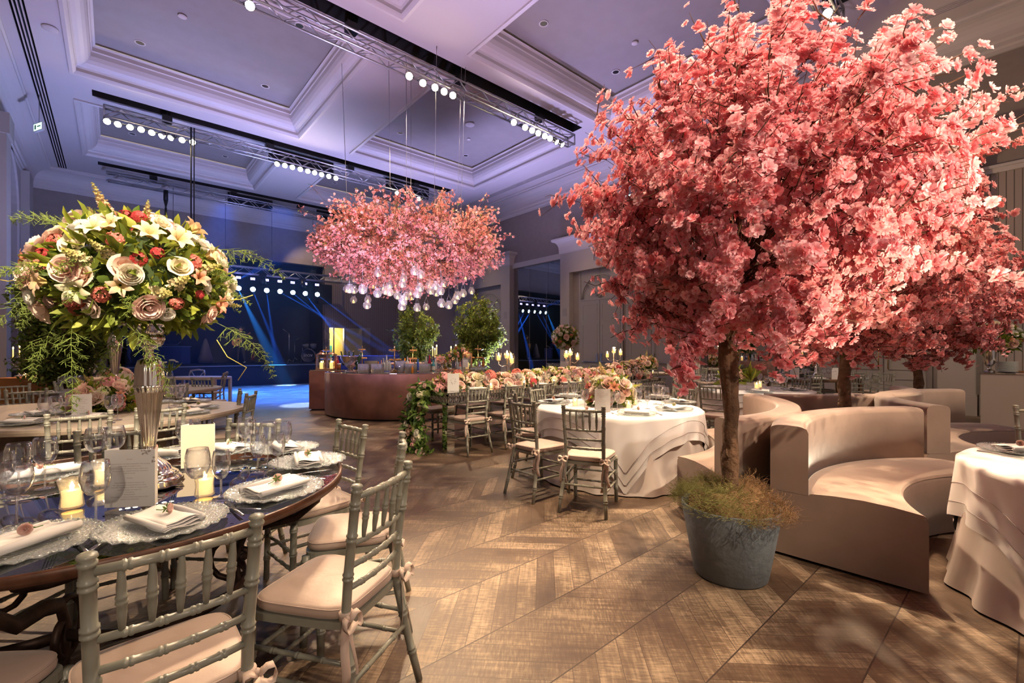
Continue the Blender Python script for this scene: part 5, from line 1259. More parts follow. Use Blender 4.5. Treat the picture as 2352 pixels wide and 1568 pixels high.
rg = random.Random(5); seen = set()
for gi, (px, py) in enumerate(sorted(set(gl))):
    if (px, py) in seen: continue
    seen.add((px, py)); dpt = 9.4+2.6*rg.random(); lat = (px-CX)/FPX*dpt
    if (lat+2.5)**2+(dpt-11.1)**2 > 2.0**2: dpt = 11.1+(rg.random()-.5)*1.4; lat = (px-CX)/FPX*dpt
    q = W(lat, dpt, CAMH+(HY-py)/FPX*dpt); inst(GB, q, rg.random()*3, f'glass globe with candle below the blossom cloud, {ordn(gi+1)} from the left, '+('tucked among blossoms' if py < 645 else 'in the upper row' if py < 676 else 'hanging low'), 'candle globes below the blossom cloud')
for a in range(5): point((cc.x+1.1*math.cos(a*1.26), cc.y+1.1*math.sin(a*1.26), 2.75), 2, (1, .6, .25), .2)
# ------------------------------------------------------------------ ficus trees
def ficus(seed, loc, ctr, rad, fork, lab, nb=70, per=13, ls=.105, ca=(.07, .14, .015), cb=(.34, .40, .05)):
    rng = np.random.default_rng(seed); t = thing('ficus_tree', lab, 'tree', loc, 0, 'leafy ficus trees')
    d = sph(rng, nb); ext = .55+.55*rng.random(nb); taper = (.5+.5*(d[:, 2]+1)/2)[:, None]*np.array([1, 1, 0])+np.array([0, 0, 1]); q = np.array(ctr)+d*np.array(rad)*ext[:, None]*taper; q[:, 0] += .12*np.sin(q[:, 2]*5+seed)
    br = branches(rng, lambda x: (fork[0], fork[1], fork[2]+rng.random()*.5), q, .1, 10); paths = list(br); pos = []; dirs = []
    for b in br:
        for s_ in range(per):
            i = rng.integers(4, 10); p0 = b[i]; dd = (b[-1]-b[0]); dd = dd/np.linalg.norm(dd)*.5+rng.normal(size=3)*.6; dd /= np.linalg.norm(dd); ln = .12+.2*rng.random(); tw = p0+dd*ln*np.linspace(0, 1, 4)[:, None]; tw[:, 2] -= np.linspace(0, 1, 4)**2*.06; paths.append(tw)
            m = 9; u = rng.random(m)*.95+.1; pos.append(p0+dd*ln*u[:, None]-np.array([0, 0, .05])*u[:, None]+rng.normal(size=(m, 3))*.018); dirs.append(rng.normal(size=(m, 3))+np.array([0, 0, .5]))
    pos = np.concatenate(pos); n = len(pos); dirs = np.concatenate(dirs); g = rcol(rng, n, ca, cb, .2); tv, tf, tc = leaf_tmpl(.42)
    dt = scatter(tv, tf, tc, pos, frames(dirs, rng), ls*(.7+.6*rng.random(n)), (g*.8, g)); np_obj('leaves', *dt[:3], M['leaf'], t, dt[3])
    twig_mesh('branches', paths, .008, .002, M['bark'], t)
    mb = MB()
    for k in range(3): a = k*2.1; mb.tube([(.03*math.cos(a), .03*math.sin(a), .25), (.04*math.cos(a+2), .04*math.sin(a+2), fork[2]*.6), (fork[0]+.03*math.cos(a+4), fork[1]+.03*math.sin(a+4), fork[2]+.3)], [.028, .022, .014], 8)
    mb.build('trunk', M['bark'], t)
    MB().lathe([(.001, 0), (.2, 0), (.27, .42), (.25, .42), (.24, .36), (.001, .36)], 24).build('pot', M['palewood'], t)
    return t
q = D(955, 15.5); ficus(3, (q.x, q.y, 0), (0, 0, 1.95), (.92, .85, .88), (0, 0, .7), 'leafy green ficus beyond the bar, left of a pair', 62, 17)
q = D(1097, 16.0); ficus(4, (q.x, q.y, 0), (0, 0, 2.1), (1.1, 1.0, 1.05), (0, 0, .7), 'leafy green ficus beyond the bar, right of the pair near the mirror', 74, 18)
q = D(150, 8.3); ficus(6, (q.x, q.y, 0), (0, 0, 1.72), (.80, .72, .98), (0, 0, .7), 'dark green ficus at left behind the tall rose arrangement', 150, 16, .085, (.035, .08, .01), (.20, .27, .03))
# ------------------------------------------------------------------ cut flowers: roses, ranunculus, snapdragons, leaves
def rose_mesh(name, seed, layers=((5, .50, 1.05, .1), (5, .68, 1.0, .35), (6, .86, .85, .7)), core=.42):
    "unit rose, about 1 across each side, opens to +Z; tint 0 at base, 1 at rims"
    rng = np.random.default_rng(seed); v = []; f = []; t = []
    # spiral heart
    n = 44; b = len(v)
    for i in range(n):
        a = i*.42; r = .05+.40*core*2*i/n*.5; h = .62-.05*(i/n)
        v += [(r*math.cos(a), r*math.sin(a), .05), (r*1.05*math.cos(a), r*1.05*math.sin(a), h*.7), (r*.92*math.cos(a), r*.92*math.sin(a), h+.03*math.sin(i*.9))]; t += [.1, .45, .95]
    for i in range(n-1): o = b+3*i; f += [(o, o+3, o+4, o+1), (o+1, o+4, o+5, o+2)]
    for (k, R, H, op) in layers:
        o0 = rng.random()*6
        for p in range(k):
            a0 = o0+2*PI*p/k+rng.normal()*.1; hw = PI/k*1.35; nu, nv = 6, 5; b = len(v)
            for i in range(nv):
                s_ = i/(nv-1); r = R*(.25+.75*math.sin(s_*PI/2)**.8)*(1+op*.30*max(0, s_-.6)/.4); z = H*.72*s_**1.1-op*.28*max(0, s_-.55)/.45
                for j in range(nu):
                    u = 2*j/(nu-1)-1; a = a0+hw*u*math.sin(.35+s_*1.25); rr = r*(1+.05*u*u*op); zz = z-(.14*H*u*u*s_)+rng.normal()*.012+.03*math.sin(u*5+p)*s_
                    v.append((rr*math.cos(a), rr*math.sin(a), zz)); t.append(.15+.85*s_)
            for i in range(nv-1):
                for j in range(nu-1): o = b+i*nu+j; f.append((o, o+1, o+nu+1, o+nu))
    return np.array(v)*.55, f, np.array(t)
def make_flower(kind, seed, c0, c1):
    if kind == 'rose': v, f, t = rose_mesh('r', seed)
    elif kind == 'ran': v, f, t = rose_mesh('r', seed, ((6, .45, 1.0, 0), (7, .62, .95, .05), (7, .78, .85, .12), (7, .9, .65, .3)), .36)
    elif kind == 'lily':
        rng = np.random.default_rng(seed); v = []; f = []; t = []
        for k in range(6):
            a = k*PI/3; b = len(v)
            for i in range(5):
                s_ = i/4; r = .08+.75*s_**1.6; z = .95*s_-.45*s_**4; w = .24*math.sin(PI*min(1, s_*.85+.12))+.02
                for j in (-1, 0, 1): v.append((r*math.cos(a)-j*w*math.sin(a), r*math.sin(a)+j*w*math.cos(a), z-(.04 if j else 0))); t.append(s_)
            for i in range(4):
                for j in range(2): o = b+i*3+j; f.append((o, o+1, o+4, o+3))
        v, t = np.array(v)*.8, np.array(t)
    elif kind == 'hyd':
        rng = np.random.default_rng(seed); tv, tf, tt = blossom_tmpl(rng, ((4, 1, .2),), .9); n = 46; dd = sph(rng, n); dd[:, 2] = np.abs(dd[:, 2])*1.1-.25; dd /= np.linalg.norm(dd, axis=1, keepdims=True)
        c0a = np.tile(np.array(c0), (n, 1)); c1a = rcol(rng, n, c0, c1, .05); V, F, L, C = scatter(tv, tf, tt, dd*.48, frames(dd, rng), np.full(n, .17), (c0a, c1a))
        me = np_obj('hyd', V, F, L, M['rose'], None, np.clip(C, .01, 1)); m = me.data; bpy.data.objects.remove(me); return m
    elif kind == 'snap':
        rng = np.random.default_rng(seed); mb_parts = []; tv, tf, tt = blossom_tmpl(rng, ((4, 1, .9), (3, .7, 1.3)), .8); n = 34; z = np.linspace(0, 1, n); a = np.arange(n)*2.4; r = .13*(1-z*.85)
        pos = np.stack([r*np.cos(a), r*np.sin(a), z*1.3], 1); dr = np.stack([np.cos(a), np.sin(a), .5+z*2.0], 1); s_ = .17*(1-.72*z)
        col = np.array(c1)[None]*(1-z[:, None])+np.array((.52, .50, .12))[None]*z[:, None]
        V, F, L, C = scatter(tv, tf, np.clip(tt, 0, 1), pos, frames(dr, rng), s_, (col*.75, col)); me = np_obj('snap', V, F, L, M['rose'], None, C); m = me.data; bpy.data.objects.remove(me); return m
    C = np.clip(np.array(c0)[None]*(1-t[:, None])+np.array(c1)[None]*t[:, None], .01, 1)
    ff = np.concatenate([np.array(x) for x in f]); L = np.array([len(x) for x in f]); me = np_obj('fl', v, ff, L, M['rose'], None, C, smooth=True); m = me.data; bpy.data.objects.remove(me); return m
FL = {}
FL['peach'] = [make_flower('rose', 1, (.85, .50, .34), (.96, .76, .64)), make_flower('rose', 2, (.82, .45, .34), (.95, .70, .60))]
FL['cream'] = [make_flower('rose', 3, (.80, .68, .34), (.93, .86, .66)), make_flower('ran', 4, (.80, .72, .45), (.95, .90, .78))]
FL['white'] = [make_flower('ran', 5, (.80, .78, .60), (.94, .91, .84)), make_flower('rose', 12, (.85, .80, .66), (.95, .90, .82))]
FL['blush'] = [make_flower('rose', 6, (.90, .60, .48), (.97, .84, .76)), make_flower('ran', 7, (.85, .50, .44), (.95, .74, .66))]
FL['coral'] = [make_flower('lily', 8, (.60, .25, .08), (.90, .42, .32)), make_flower('hyd', 9, (.60, .12, .10), (.88, .34, .27))]
FL['red'] = [make_flower('hyd', 10, (.45, .03, .04), (.72, .10, .10))]
FL['lily'] = [make_flower('lily', 11, (.60, .62, .22), (.90, .86, .66)), make_flower('lily', 13, (.62, .50, .15), (.92, .62, .50))]
FL['hyd'] = [make_flower('hyd', 14, (.85, .80, .55), (.95, .90, .75))]
FL['pinkhyd'] = [make_flower('hyd', 15, (.75, .30, .32), (.90, .55, .52))]
FL['snap'] = [make_flower('snap', 16, (0, 0, 0), (.88, .52, .40)), make_flower('snap', 17, (0, 0, 0), (.90, .74, .50))]
KN = {'peach': 'peach_rose', 'cream': 'cream_rose', 'white': 'white_ranunculus', 'blush': 'blush_rose', 'coral': 'coral_flower', 'red': 'red_flower', 'lily': 'alstroemeria', 'hyd': 'white_hydrangea', 'pinkhyd': 'pink_hydrangea', 'snap': 'snapdragon'}
def add_flower(parent, kind, p, d, s_, rng):
    me = rng.choice(FL[kind]); o = bpy.data.objects.new(KN[kind], me); COL.objects.link(o); o.parent = parent; o.location = p
    o.rotation_euler = Vector(d).to_track_quat('Z', 'Y').to_euler(); o.rotation_euler.rotate_axis('Z', rng.random()*6); o.scale = (s_,)*3; return o
def greens(parent, pos, dirs, ls, seed, name='foliage', ca=(.07, .14, .015), cb=(.40, .44, .05), w=.36):
    rng = np.random.default_rng(seed); n = len(pos); g = rcol(rng, n, ca, cb, .15); tv, tf, tc = leaf_tmpl(w)
    R = frames(dirs, rng); R = np.stack([R[:, :, 2], R[:, :, 0], R[:, :, 1]], 2)
    dt = scatter(tv, tf, tc, pos, R, ls*(.6+.7*rng.random(n)), (g*.7, g)); return np_obj(name, *dt[:3], M['leaf'], parent, dt[3], smooth=False)
def fern(parent, starts, dirs, L, seed, name='fern'):
    "feathery asparagus sprays: an arching stem with side hairs"
    rng = np.random.default_rng(seed); paths = []; stems = []
    for p, d in zip(starts, dirs):
        d = np.array(d, float); d /= np.linalg.norm(d); n = 14; pts = [np.array(p, float)]; dd = d.copy(); l = L*(.7+.6*rng.random())
        for i in range(n): dd = dd+np.array([0, 0, -.07])+rng.normal(size=3)*.05; dd /= np.linalg.norm(dd); pts.append(pts[-1]+dd*l/n)
        pts = np.array(pts); stems.append(pts)
        for i in range(2, n+1):
            for k in range(5):
                sd = rng.normal(size=3); sd -= sd.dot(dd)*dd; sd /= np.linalg.norm(sd); ln = l*.26*(1-.75*i/n)*(.6+.6*rng.random()); e = pts[i]+(sd*.8+dd*.5)*ln; paths.append(np.array([pts[i], (pts[i]+e)/2+rng.normal(size=3)*.003, e]))
                for q in range(3): u = .3+.6*rng.random(); m = pts[i]*(1-u)+e*u; paths.append(np.array([m, m+(rng.normal(size=3)*.6+dd*.6)*ln*.28]))
    twig_mesh(name, stems+paths, .0013, .0007, M['fernm'], parent, 3)
M['fernm'] = mat('asparagus fern', (.17, .24, .04), .7)
# ------------------------------------------------------------------ flower arrangements
def sil_vase(loc, sc_, lab, dz=0):
    t = thing('silver_vase', lab, 'vase', loc); t.scale = (sc_*.80, sc_*.80, sc_)
    MB().lathe([(.001, 0), (.158, 0), (.165, .010), (.155, .018), (.160, .026), (.145, .038), (.132, .044), (.138, .052), (.118, .064), (.104, .070), (.098, .085), (.078, .105), (.052, .122), (.038, .138), (.030, .16)], 96, flute=(14, .05)).build('foot', M['silver'], t)
    MB().lathe([(.030, .158), (.034, .160), (.026, .162), (.030, .19), (.040, .27), (.052, .36), (.062, .43), (.066, .455), (.071, .460), (.071, .466), (.066, .470)], 100, flute=(16, .09)).build('stem', M['silver'], t)
    MB().lathe([(.066, .470), (.066, .50), (.064, .55), (.052, .585), (.030, .597), (.022, .60)], 96, flute=(14, .08)).build('shoulder', M['silver'], t)
    MB().lathe([(.022, .60), (.028, .605), (.018, .615), (.020, .635), (.030, .645), (.060, .66), (.072, .685), (.070, .70), (.060, .708), (.066, .715), (.085, .735), (.118, .75), (.122, .758), (.112, .758), (.08, .748), (.001, .74)], 96, flute=(14, .07)).build('bowl', M['silver'], t)
    return t
vl = P(350, 1112, .762); vl = W((343-CX)/FPX*2.14, 2.14, .762)
sil_vase(vl, 1.0, 'tall fluted silver vase on the dark mirror table holding the big rose arrangement')
def arrangement(loc, R, spec, lab, nm='flower_arrangement', seed=1, fs=.1, nleaf=500, leafs=.12, squash=.75, ferns=0, bottom=-.5, container=None, wt=None, hidden_back=False, ctrlist=None):
    rng = random.Random(seed); nr = np.random.default_rng(seed); t = thing(nm, lab, 'flower arrangement', loc)
    n = sum(spec.values()); kinds = [k for k, v in spec.items() for _ in range(v)]; rng.shuffle(kinds); ga = PI*(3-5**.5)
    z0 = bottom
    for i, k in enumerate(kinds):
        z = 1-(1-z0)*(i+.5)/n; r = math.sqrt(max(0, 1-z*z)); a = ga*i+rng.uniform(-.2, .2); d = Vector((r*math.cos(a), r*math.sin(a), z)); rad = R*rng.uniform(.90, 1.08)
        p = Vector((d.x*rad, d.y*rad, d.z*rad*squash)); s_ = fs*rng.uniform(.8, 1.25)*(1.05 if k in ('peach', 'blush') else .8 if k == 'white' else .9)
        if k == 'snap': s_ *= 1.25; p *= .9
        if k == 'red': s_ *= .62
        if k == 'coral': s_ *= .8
        add_flower(t, k, p, d+Vector((rng.uniform(-.3, .3), rng.uniform(-.3, .3), rng.uniform(-.1, .35))), s_, rng)
    d = sph(nr, nleaf); d = d[d[:, 2] > z0-.25]; m = len(d); rad = R*(.70+.27*nr.random(m)); pos = d*rad[:, None]*np.array([1, 1, squash])
    greens(t, pos, d+nr.normal(size=(m, 3))*.6, leafs, seed+1)
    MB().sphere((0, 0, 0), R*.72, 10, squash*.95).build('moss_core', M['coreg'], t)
    if ferns:
        dd = sph(nr, ferns); dd[:, 2] = -np.abs(dd[:, 2])*.5+.05+nr.random(ferns)*.35; fern(t, dd*R*.75*np.array([1, 1, squash]), dd+np.array([0, 0, .1]), R*.62, seed+2)
    return t
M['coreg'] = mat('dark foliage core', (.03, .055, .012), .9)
big = arrangement(W((322-CX)/FPX*2.14, 2.14, 1.725), .342, {'peach': 17, 'blush': 18, 'cream': 12, 'white': 15, 'coral': 28, 'red': 12, 'lily': 22, 'snap': 14}, 'huge rose and greenery arrangement on the tall silver vase at left', 'rose_arrangement', 42, .088, 1600, .076, .86, 30, -.62)
nr = np.random.default_rng(9)
# long stray stems to the sides
mb = MB(); a = RGT; 
mb.tube([Vector((0, 0, 0))+a*(-.36), a*-.5+Vector((0, 0, .02)), a*-.62+Vector((0, 0, -.005)), a*-.70+Vector((0, 0, .01))], .0022, 5)
mb.tube([a*.36+Vector((0, 0, -.28)), a*.41+Vector((0, 0, -.36)), a*.50+Vector((0, 0, -.41)), a*.46+Vector((0, 0, -.47))], .0022, 5)
mb.tube([a*.36+Vector((0, 0, -.1)), a*.47+Vector((0, 0, -.09)), a*.53+Vector((0, 0, -.07))], .0022, 5); mb.build('stray_stem', M['stem'] if 'stem' in M else mat('yellow stem', (.5, .4, .08), .6), big)
fern(big, [a*-.3+Vector((0, 0, -.05)), a*-.34+Vector((0, 0, .0)), a*-.2+Vector((0, 0, .2)), a*.33+Vector((0, 0, .14)), a*.36+Vector((0, 0, -.2)), a*-.1+Vector((0, 0, -.2)), a*-.2-FWD*.2+Vector((0, 0, -.22)), a*.15-FWD*.25+Vector((0, 0, -.22)), a*-.05-FWD*.28+Vector((0, 0, -.2))], [a*-1+Vector((0, 0, -.3)), a*-1+Vector((0, 0, -.2)), a*-1+Vector((0, 0, .5)), a+Vector((0, 0, .2)), a+Vector((0, 0, -.3)), a*-.4+Vector((0, 0, -1)), a*-.5+Vector((0, 0, -.6)), a*.6+Vector((0, 0, -.6)), a*.1+Vector((0, 0, -1))], .33, 99, 'fern_spray')
sil_vase(W(-6.02, 6.9, .76), 1.55, 'second tall silver vase farther back, left of the near one')
arrangement(W(-6.02, 6.9, 2.05), .42, {'peach': 6, 'blush': 8, 'pinkhyd': 10, 'lily': 6}, 'second tall flower arrangement mostly hidden behind the huge one', 'rose_arrangement', 43, .13, 500, .12, .7, 6, -.6)
arrangement(W(-4.25, 4.78, .87), .27, {'peach': 7, 'blush': 10, 'coral': 10, 'hyd': 4, 'pinkhyd': 6, 'cream': 5, 'snap': 5}, 'low peach and white centrepiece on the pale wood table left of the silver vase', 'centrepiece', 44, .125, 350, .12, .72, 0, -.25)
arrangement(W(-6.9, 7.9, .93), .22, {'peach': 5, 'blush': 6, 'coral': 5, 'white': 4}, 'small peach centrepiece at left under the ficus branches', 'centrepiece', 45, .12, 160, .1, .7, 0, -.2)
arrangement(W(-9.2, 9.6, 1.02), .30, {'hyd': 8, 'white': 6, 'blush': 5}, 'pale flowers behind the ficus stems at far left', 'centrepiece', 46, .14, 160, .1, .6, 0, -.2)
arrangement(W(-9.6, 9.7, 1.22), .34, {'blush': 6, 'peach': 5, 'coral': 6, 'red': 3}, 'warm pink flowers behind the candelabra on the ochre box', 'centrepiece', 47, .15, 200, .12, .8, 0, -.3)
arrangement(W(1.16, 5.38, .89), .255, {'peach': 8, 'blush': 9, 'coral': 8, 'hyd': 6, 'cream': 6, 'white': 5, 'snap': 7}, 'low bright centrepiece of roses on the middle white table', 'centrepiece', 48, .125, 350, .11, .75, 0, -.3)
arrangement(W(3.75, 7.7, .92), .16, {'peach': 4, 'blush': 3, 'lily': 4, 'snap': 4}, 'small loose posy on the farther white table beside the big trunk', 'centrepiece', 49, .12, 60, .16, .9, 0, -.2)
arrangement(W(4.0, 13.6, 1.0), .30, {'peach': 7, 'blush': 7, 'hyd': 5, 'coral': 6, 'snap': 4}, 'bright centrepiece on the far table by the panelled doors', 'centrepiece', 50, .14, 200, .12, .75, 0, -.2)
# tall rose ball
q = W(1.78, 15.2); t = thing('tall_vase', 'slender silver stand under the round rose ball before the door bay', 'vase', (q.x, q.y, .76)); MB().lathe([(.001, 0), (.13, 0), (.10, .03), (.03, .08), (.035, .3), (.05, .45), (.03, .6), (.03, .66), (.08, .72), (.09, .74), (.001, .74)], 20).build('body', M['silver'], t)
arrangement(W(1.78, 15.2, 1.86), .40, {'peach': 16, 'blush': 18, 'coral': 14, 'white': 12, 'cream': 6}, 'round ball of pink and cream roses on a tall stand before the mirror', 'rose_ball', 51, .14, 500, .13, .92, 0, -.95)
# console urn, right
q = D(2272, 8.75, z=1.0); t = thing('silver_urn', 'silver urn with flowers on the beige console at right', 'vase', q); MB().lathe([(.001, 0), (.08, 0), (.075, .02), (.03, .05), (.025, .09), (.05, .12), (.075, .16), (.09, .25), (.105, .40), (.12, .42), (.10, .42), (.001, .38)], 28, flute=(14, .03)).build('body', M['silver'], t)
arrangement(D(2272, 8.75, z=1.62), .42, {'peach': 8, 'blush': 12, 'white': 14, 'coral': 8, 'cream': 6}, 'round arrangement of white and peach roses in the silver urn at right', 'rose_arrangement', 52, .15, 600, .13, .72, 4, -.5)
q = D(2312, 8.62, z=1.0)
for k in range(12):
    o = MB().lathe([(.001, 0), (.10, 0), (.155, .012), (.15, .016), (.09, .006), (.001, .005)], 30).build('plate', M['whiteplate']); o.location = (q.x, q.y, 1.002+k*.0165); tag(o, f'white plate in the tall stack on the beige console, {NTH[k]} from the bottom', 'plate', 'stacked white plates on the console')
t = thing('cutlery_roll', 'small row of cutlery lying right of the plate stack', 'cutlery', D(2343, 8.62, z=1.005), 0); MB().box(-.1, .1, -.05, .05, 0, .02).build('handles', M['gold'], t)
# garland on the long table
def garland():
    rng = random.Random(61); nr = np.random.default_rng(61); x0, x1, yc, z = 3.5, 8.9, 5.75, .825
    t = thing('flower_garland', 'thick runner of pink and cream roses along the whole mirrored table, trailing off its end', 'garland', (6.2, yc, z)); kinds = ['peach']*7+['blush']*8+['hyd']*3+['pinkhyd']*4+['white']*5+['cream']*4+['coral']*4+['red']*1
    def prof(x):  # half width, height
        e = min(1, (x-x0+.15)/.4, (x1-x+.2)/.4); return .26*max(.4, e)+.04*math.sin(x*3), .21*max(.4, e)+.03*math.sin(x*2.3)+(.10 if x > 7.6 else 0)
    for i in range(96):
        x = x0+(x1-x0)*((i+.5)/96)+rng.uniform(-.04, .04); w, h = prof(x); a = [-.15, .35, .95, 1.57, 2.3][i % 5]+rng.uniform(-.2, .2); c, s_ = math.cos(a), math.sin(a)
        add_flower(t, rng.choice(kinds), (x-6.2, -w*c, max(.03, h*s_)), (rng.uniform(-.3, .3), -c, s_+.25), .14*rng.uniform(.8, 1.25), rng)
    n = 1500; x = x0+(x1-x0)*nr.random(n); a = PI*nr.random(n); w = np.array([prof(v)[0] for v in x]); h = np.array([prof(v)[1] for v in x]); r = .72+.24*nr.random(n)
    pos = np.stack([x-6.2, -w*np.cos(a)*r, np.maximum(.01, h*np.sin(a)*r)], 1); dirs = np.stack([nr.normal(size=n)*.6, -np.cos(a), np.sin(a)+.3], 1); greens(t, pos[::2], dirs[::2], .09, 62)
    tm = blossom_tmpl(nr, ((5, 1, .4), (5, .7, .8)), .8); w_ = nr.random(n) < .6; m = w_.sum(); c = rcol(nr, m, (.85, .40, .34), (.93, .80, .66), .08)
    dt = scatter(*tm, pos[w_]*np.array([1, 1.08, 1.1]), frames(dirs[w_], nr), .042*(.7+.6*nr.random(m)), (c*.7, c)); o = np_obj('filler_blossoms', *dt[:3], M['rose'], t, dt[3]); o['kind'] = 'stuff'
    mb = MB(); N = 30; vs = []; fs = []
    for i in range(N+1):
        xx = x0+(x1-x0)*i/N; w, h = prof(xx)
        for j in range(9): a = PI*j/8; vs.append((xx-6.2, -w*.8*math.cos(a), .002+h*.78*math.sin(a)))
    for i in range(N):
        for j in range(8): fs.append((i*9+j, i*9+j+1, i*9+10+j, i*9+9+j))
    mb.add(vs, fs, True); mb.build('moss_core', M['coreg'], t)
    # trailing end that falls to the floor
    tr = thing('trailing_garland', 'trailing spill of leaves, white and mauve flowers falling from the mirrored table to the floor', 'garland', (3.36, 5.78, 0)); 
    path = [(.12, .02, .90), (.0, .0, .84), (-.10, -.0, .70), (-.13, .02, .5), (-.12, .0, .3), (-.12, -.05, .15), (-.16, -.12, .05), (-.2, -.26, .03)]
    def at(u): u = u*(len(path)-1); i = min(int(u), len(path)-2); f = u-i; return Vector(path[i]).lerp(Vector(path[i+1]), f)
    kk = ['white', 'blush', 'hyd', 'pinkhyd', 'peach', 'white', 'hyd', 'blush']
    for i in range(34):
        u = (i+.5)/34; p = at(u); w = .15 if u < .6 else .19; q = p+Vector((rng.uniform(-.13, 0), rng.uniform(-w, w), rng.uniform(-.03, .03))); q.z = max(.03, q.z); add_flower(tr, kk[i % 8], q, (-1, rng.uniform(-.9, .2), rng.uniform(0, .6)), .10*rng.uniform(.7, 1.15), rng)
    n = 900; u = nr.random(n); pos = np.array([tuple(at(v)) for v in u])+nr.normal(size=(n, 3))*np.array([.055, .10, .03]); pos[:, 2] = np.maximum(pos[:, 2], .01); greens(tr, pos, nr.normal(size=(n, 3))+np.array([-.8, -.3, -.4]), .12, 63, 'foliage', (.04, .10, .012), (.16, .25, .04))
    fern(tr, pos[:26], nr.normal(size=(26, 3))+np.array([-.6, -.3, -.6]), .22, 64)
garland()
# ------------------------------------------------------------------ table ware
def lathe_mesh(prof, n, m, nm, **k): return MB().lathe(prof, n, **k).build(nm, m)
def wine_glass(big=True):
    t = thing('wine_glass', 'g', 'wine glass'); s_ = 1 if big else .84
    R = .046 if big else .036; h = .235 if big else .20
    bowl = [(.004, h-.125), (R*.5, h-.118), (R*.82, h-.098), (R*.98, h-.072), (R, h-.055), (R*.93, h-.025), (R*.80, h), (R*.78, h), (R*.91, h-.026), (R*.975, h-.055), (R*.95, h-.072), (R*.79, h-.096), (R*.45, h-.114), (.001, h-.119)]
    MB().lathe(bowl, 28).build('bowl', M['glass'], t)
    MB().lathe([(.0042, .004), (.0038, .03), (.0035, h*.3), (.004, h-.125)], 10).build('stem', M['stemg'], t)
    MB().lathe([(.001, 0), (.036 if big else .032, .0005), (.034 if big else .03, .0025), (.012, .005), (.0042, .010)], 28).build('foot', M['glass'], t); return t
M['stemg'] = thin_glass('glass stem', base=.30, refl=1, diff=.04)
WG, WS = wine_glass(True), wine_glass(False)
def charger():
    t = thing('charger_plate', 'c', 'plate'); n = 96; mb = MB(); R = .195
    pr = [(.001, .004), (.11, .004), (.13, .010), (.17, .016), (1.0, .022), (1.0, .018), (.17, .011), (.12, .004), (.10, 0), (.001, 0)]
    vs = []; fs = []
    for (r, z) in pr:
        for k in range(n):
            a = 2*PI*k/n; rr = (R+.006*abs(math.sin(a*12))) if r == 1.0 else r; vs.append((rr*math.cos(a), rr*math.sin(a), z+(.003*math.cos(a*24) if r == 1.0 else 0)))
    for j in range(len(pr)-1):
        for k in range(n): fs.append((j*n+k, j*n+(k+1) % n, (j+1)*n+(k+1) % n, (j+1)*n+k))
    mb.add(vs, fs, True); mb.build('dish', M['charger'], t)
    b = MB()
    for k in range(72): a = 2*PI*k/72; b.sphere((R*.99*math.cos(a), R*.99*math.sin(a), .023), .0042, 4)
    for k in range(40): a = 2*PI*k/40; b.sphere((.112*math.cos(a), .112*math.sin(a), .009), .0035, 4)
    b.build('beading', M['charger'], t); return t
CP = charger()
def napkin(v=0):
    t = thing('napkin', 'n', 'napkin'); mb = MB(); n = 14
    for L_ in range(4):
        z = .002+L_*.0058; w, h = .062-.001*L_, .125-.002*L_
        vs = []; fs = []
        for i in range(n+1):
            y = -h+2*h*i/n
            for j in range(7): x = -w+2*w*j/6; zz = z+.004*math.sin(y*22+L_+j*.3)+(.004*math.sin(j*1.1+L_)); e = -.004 if j in (0, 6) else 0; vs.append((x+.003*math.sin(y*30+L_), y, zz+.004+e))
        for i in range(n):
            for j in range(6): fs.append((i*7+j, i*7+j+1, i*7+8+j, i*7+7+j))
        mb.add(vs, fs, True)
    # rolled edge
    mb.tube([(.062, -.125, .016), (.064, 0, .018), (.062, .125, .016)], [.013, .015, .013], 8, flat=(.6, 1)); mb.tube([(-.062, -.12, .014), (-.062, .12, .014)], .010, 8)
    o = mb.build('fold', M['linen'], t); o.modifiers.new('thick', 'SOLIDIFY').thickness = .0015; return t
NP = napkin()
def rosebud():
    t = thing('rosebud', 'r', 'rosebud'); me = FL['blush'][1]; o = bpy.data.objects.new('bloom', me); COL.objects.link(o); o.parent = t; o.location = (0, 0, .016); o.rotation_euler = (1.5, 0, .3); o.scale = (.036,)*3
    mb = MB()
    for k in range(5): a = k*1.257; mb.add([(0, .004, .016), (.010*math.cos(a)-.004*math.sin(a), .008, .016+.010*math.sin(a)+.004*math.cos(a)), (.026*math.cos(a), .004, .018+.022*math.sin(a)), (.010*math.cos(a)+.004*math.sin(a), .008, .016+.010*math.sin(a)-.004*math.cos(a))], [(0, 1, 2, 3)])
    mb.tube([(0, .004, .016), (.005, .03, .008), (.012, .055, .006)], .0016, 5); mb.build('sepals', M['stemgreen'], t); return t
M['stemgreen'] = mat('stem green', (.10, .20, .03), .6)
RB = rosebud()
def fork():
    t = thing('fork', 'f', 'fork'); mb = MB(); mb.tube([(0, -.10, .003), (0, -.06, .004), (0, .02, .006), (0, .045, .004)], [.007, .004, .003, .009], 8, flat=(1, .35)); mb.build('handle', M['chrome'], t)
    mb = MB()
    for k in range(4): x = -.009+.006*k; mb.tube([(x, .045, .004), (x, .07, .003), (x, .098, .007)], [.0018, .0016, .0008], 5)
    mb.build('tines', M['chrome'], t); return t
def knife():
    t = thing('table_knife', 'k', 'knife'); MB().tube([(0, -.11, .004), (0, -.02, .004), (0, .01, .004)], [.008, .006, .004], 8, flat=(1, .45)).build('handle', M['chrome'], t)
    mb = MB(); mb.prism([(-.004, .01), (.007, .01), (.009, .08), (.003, .115), (-.004, .12)], .002, .0042); mb.build('blade', M['chrome'], t); return t
FK, KF = fork(), knife()
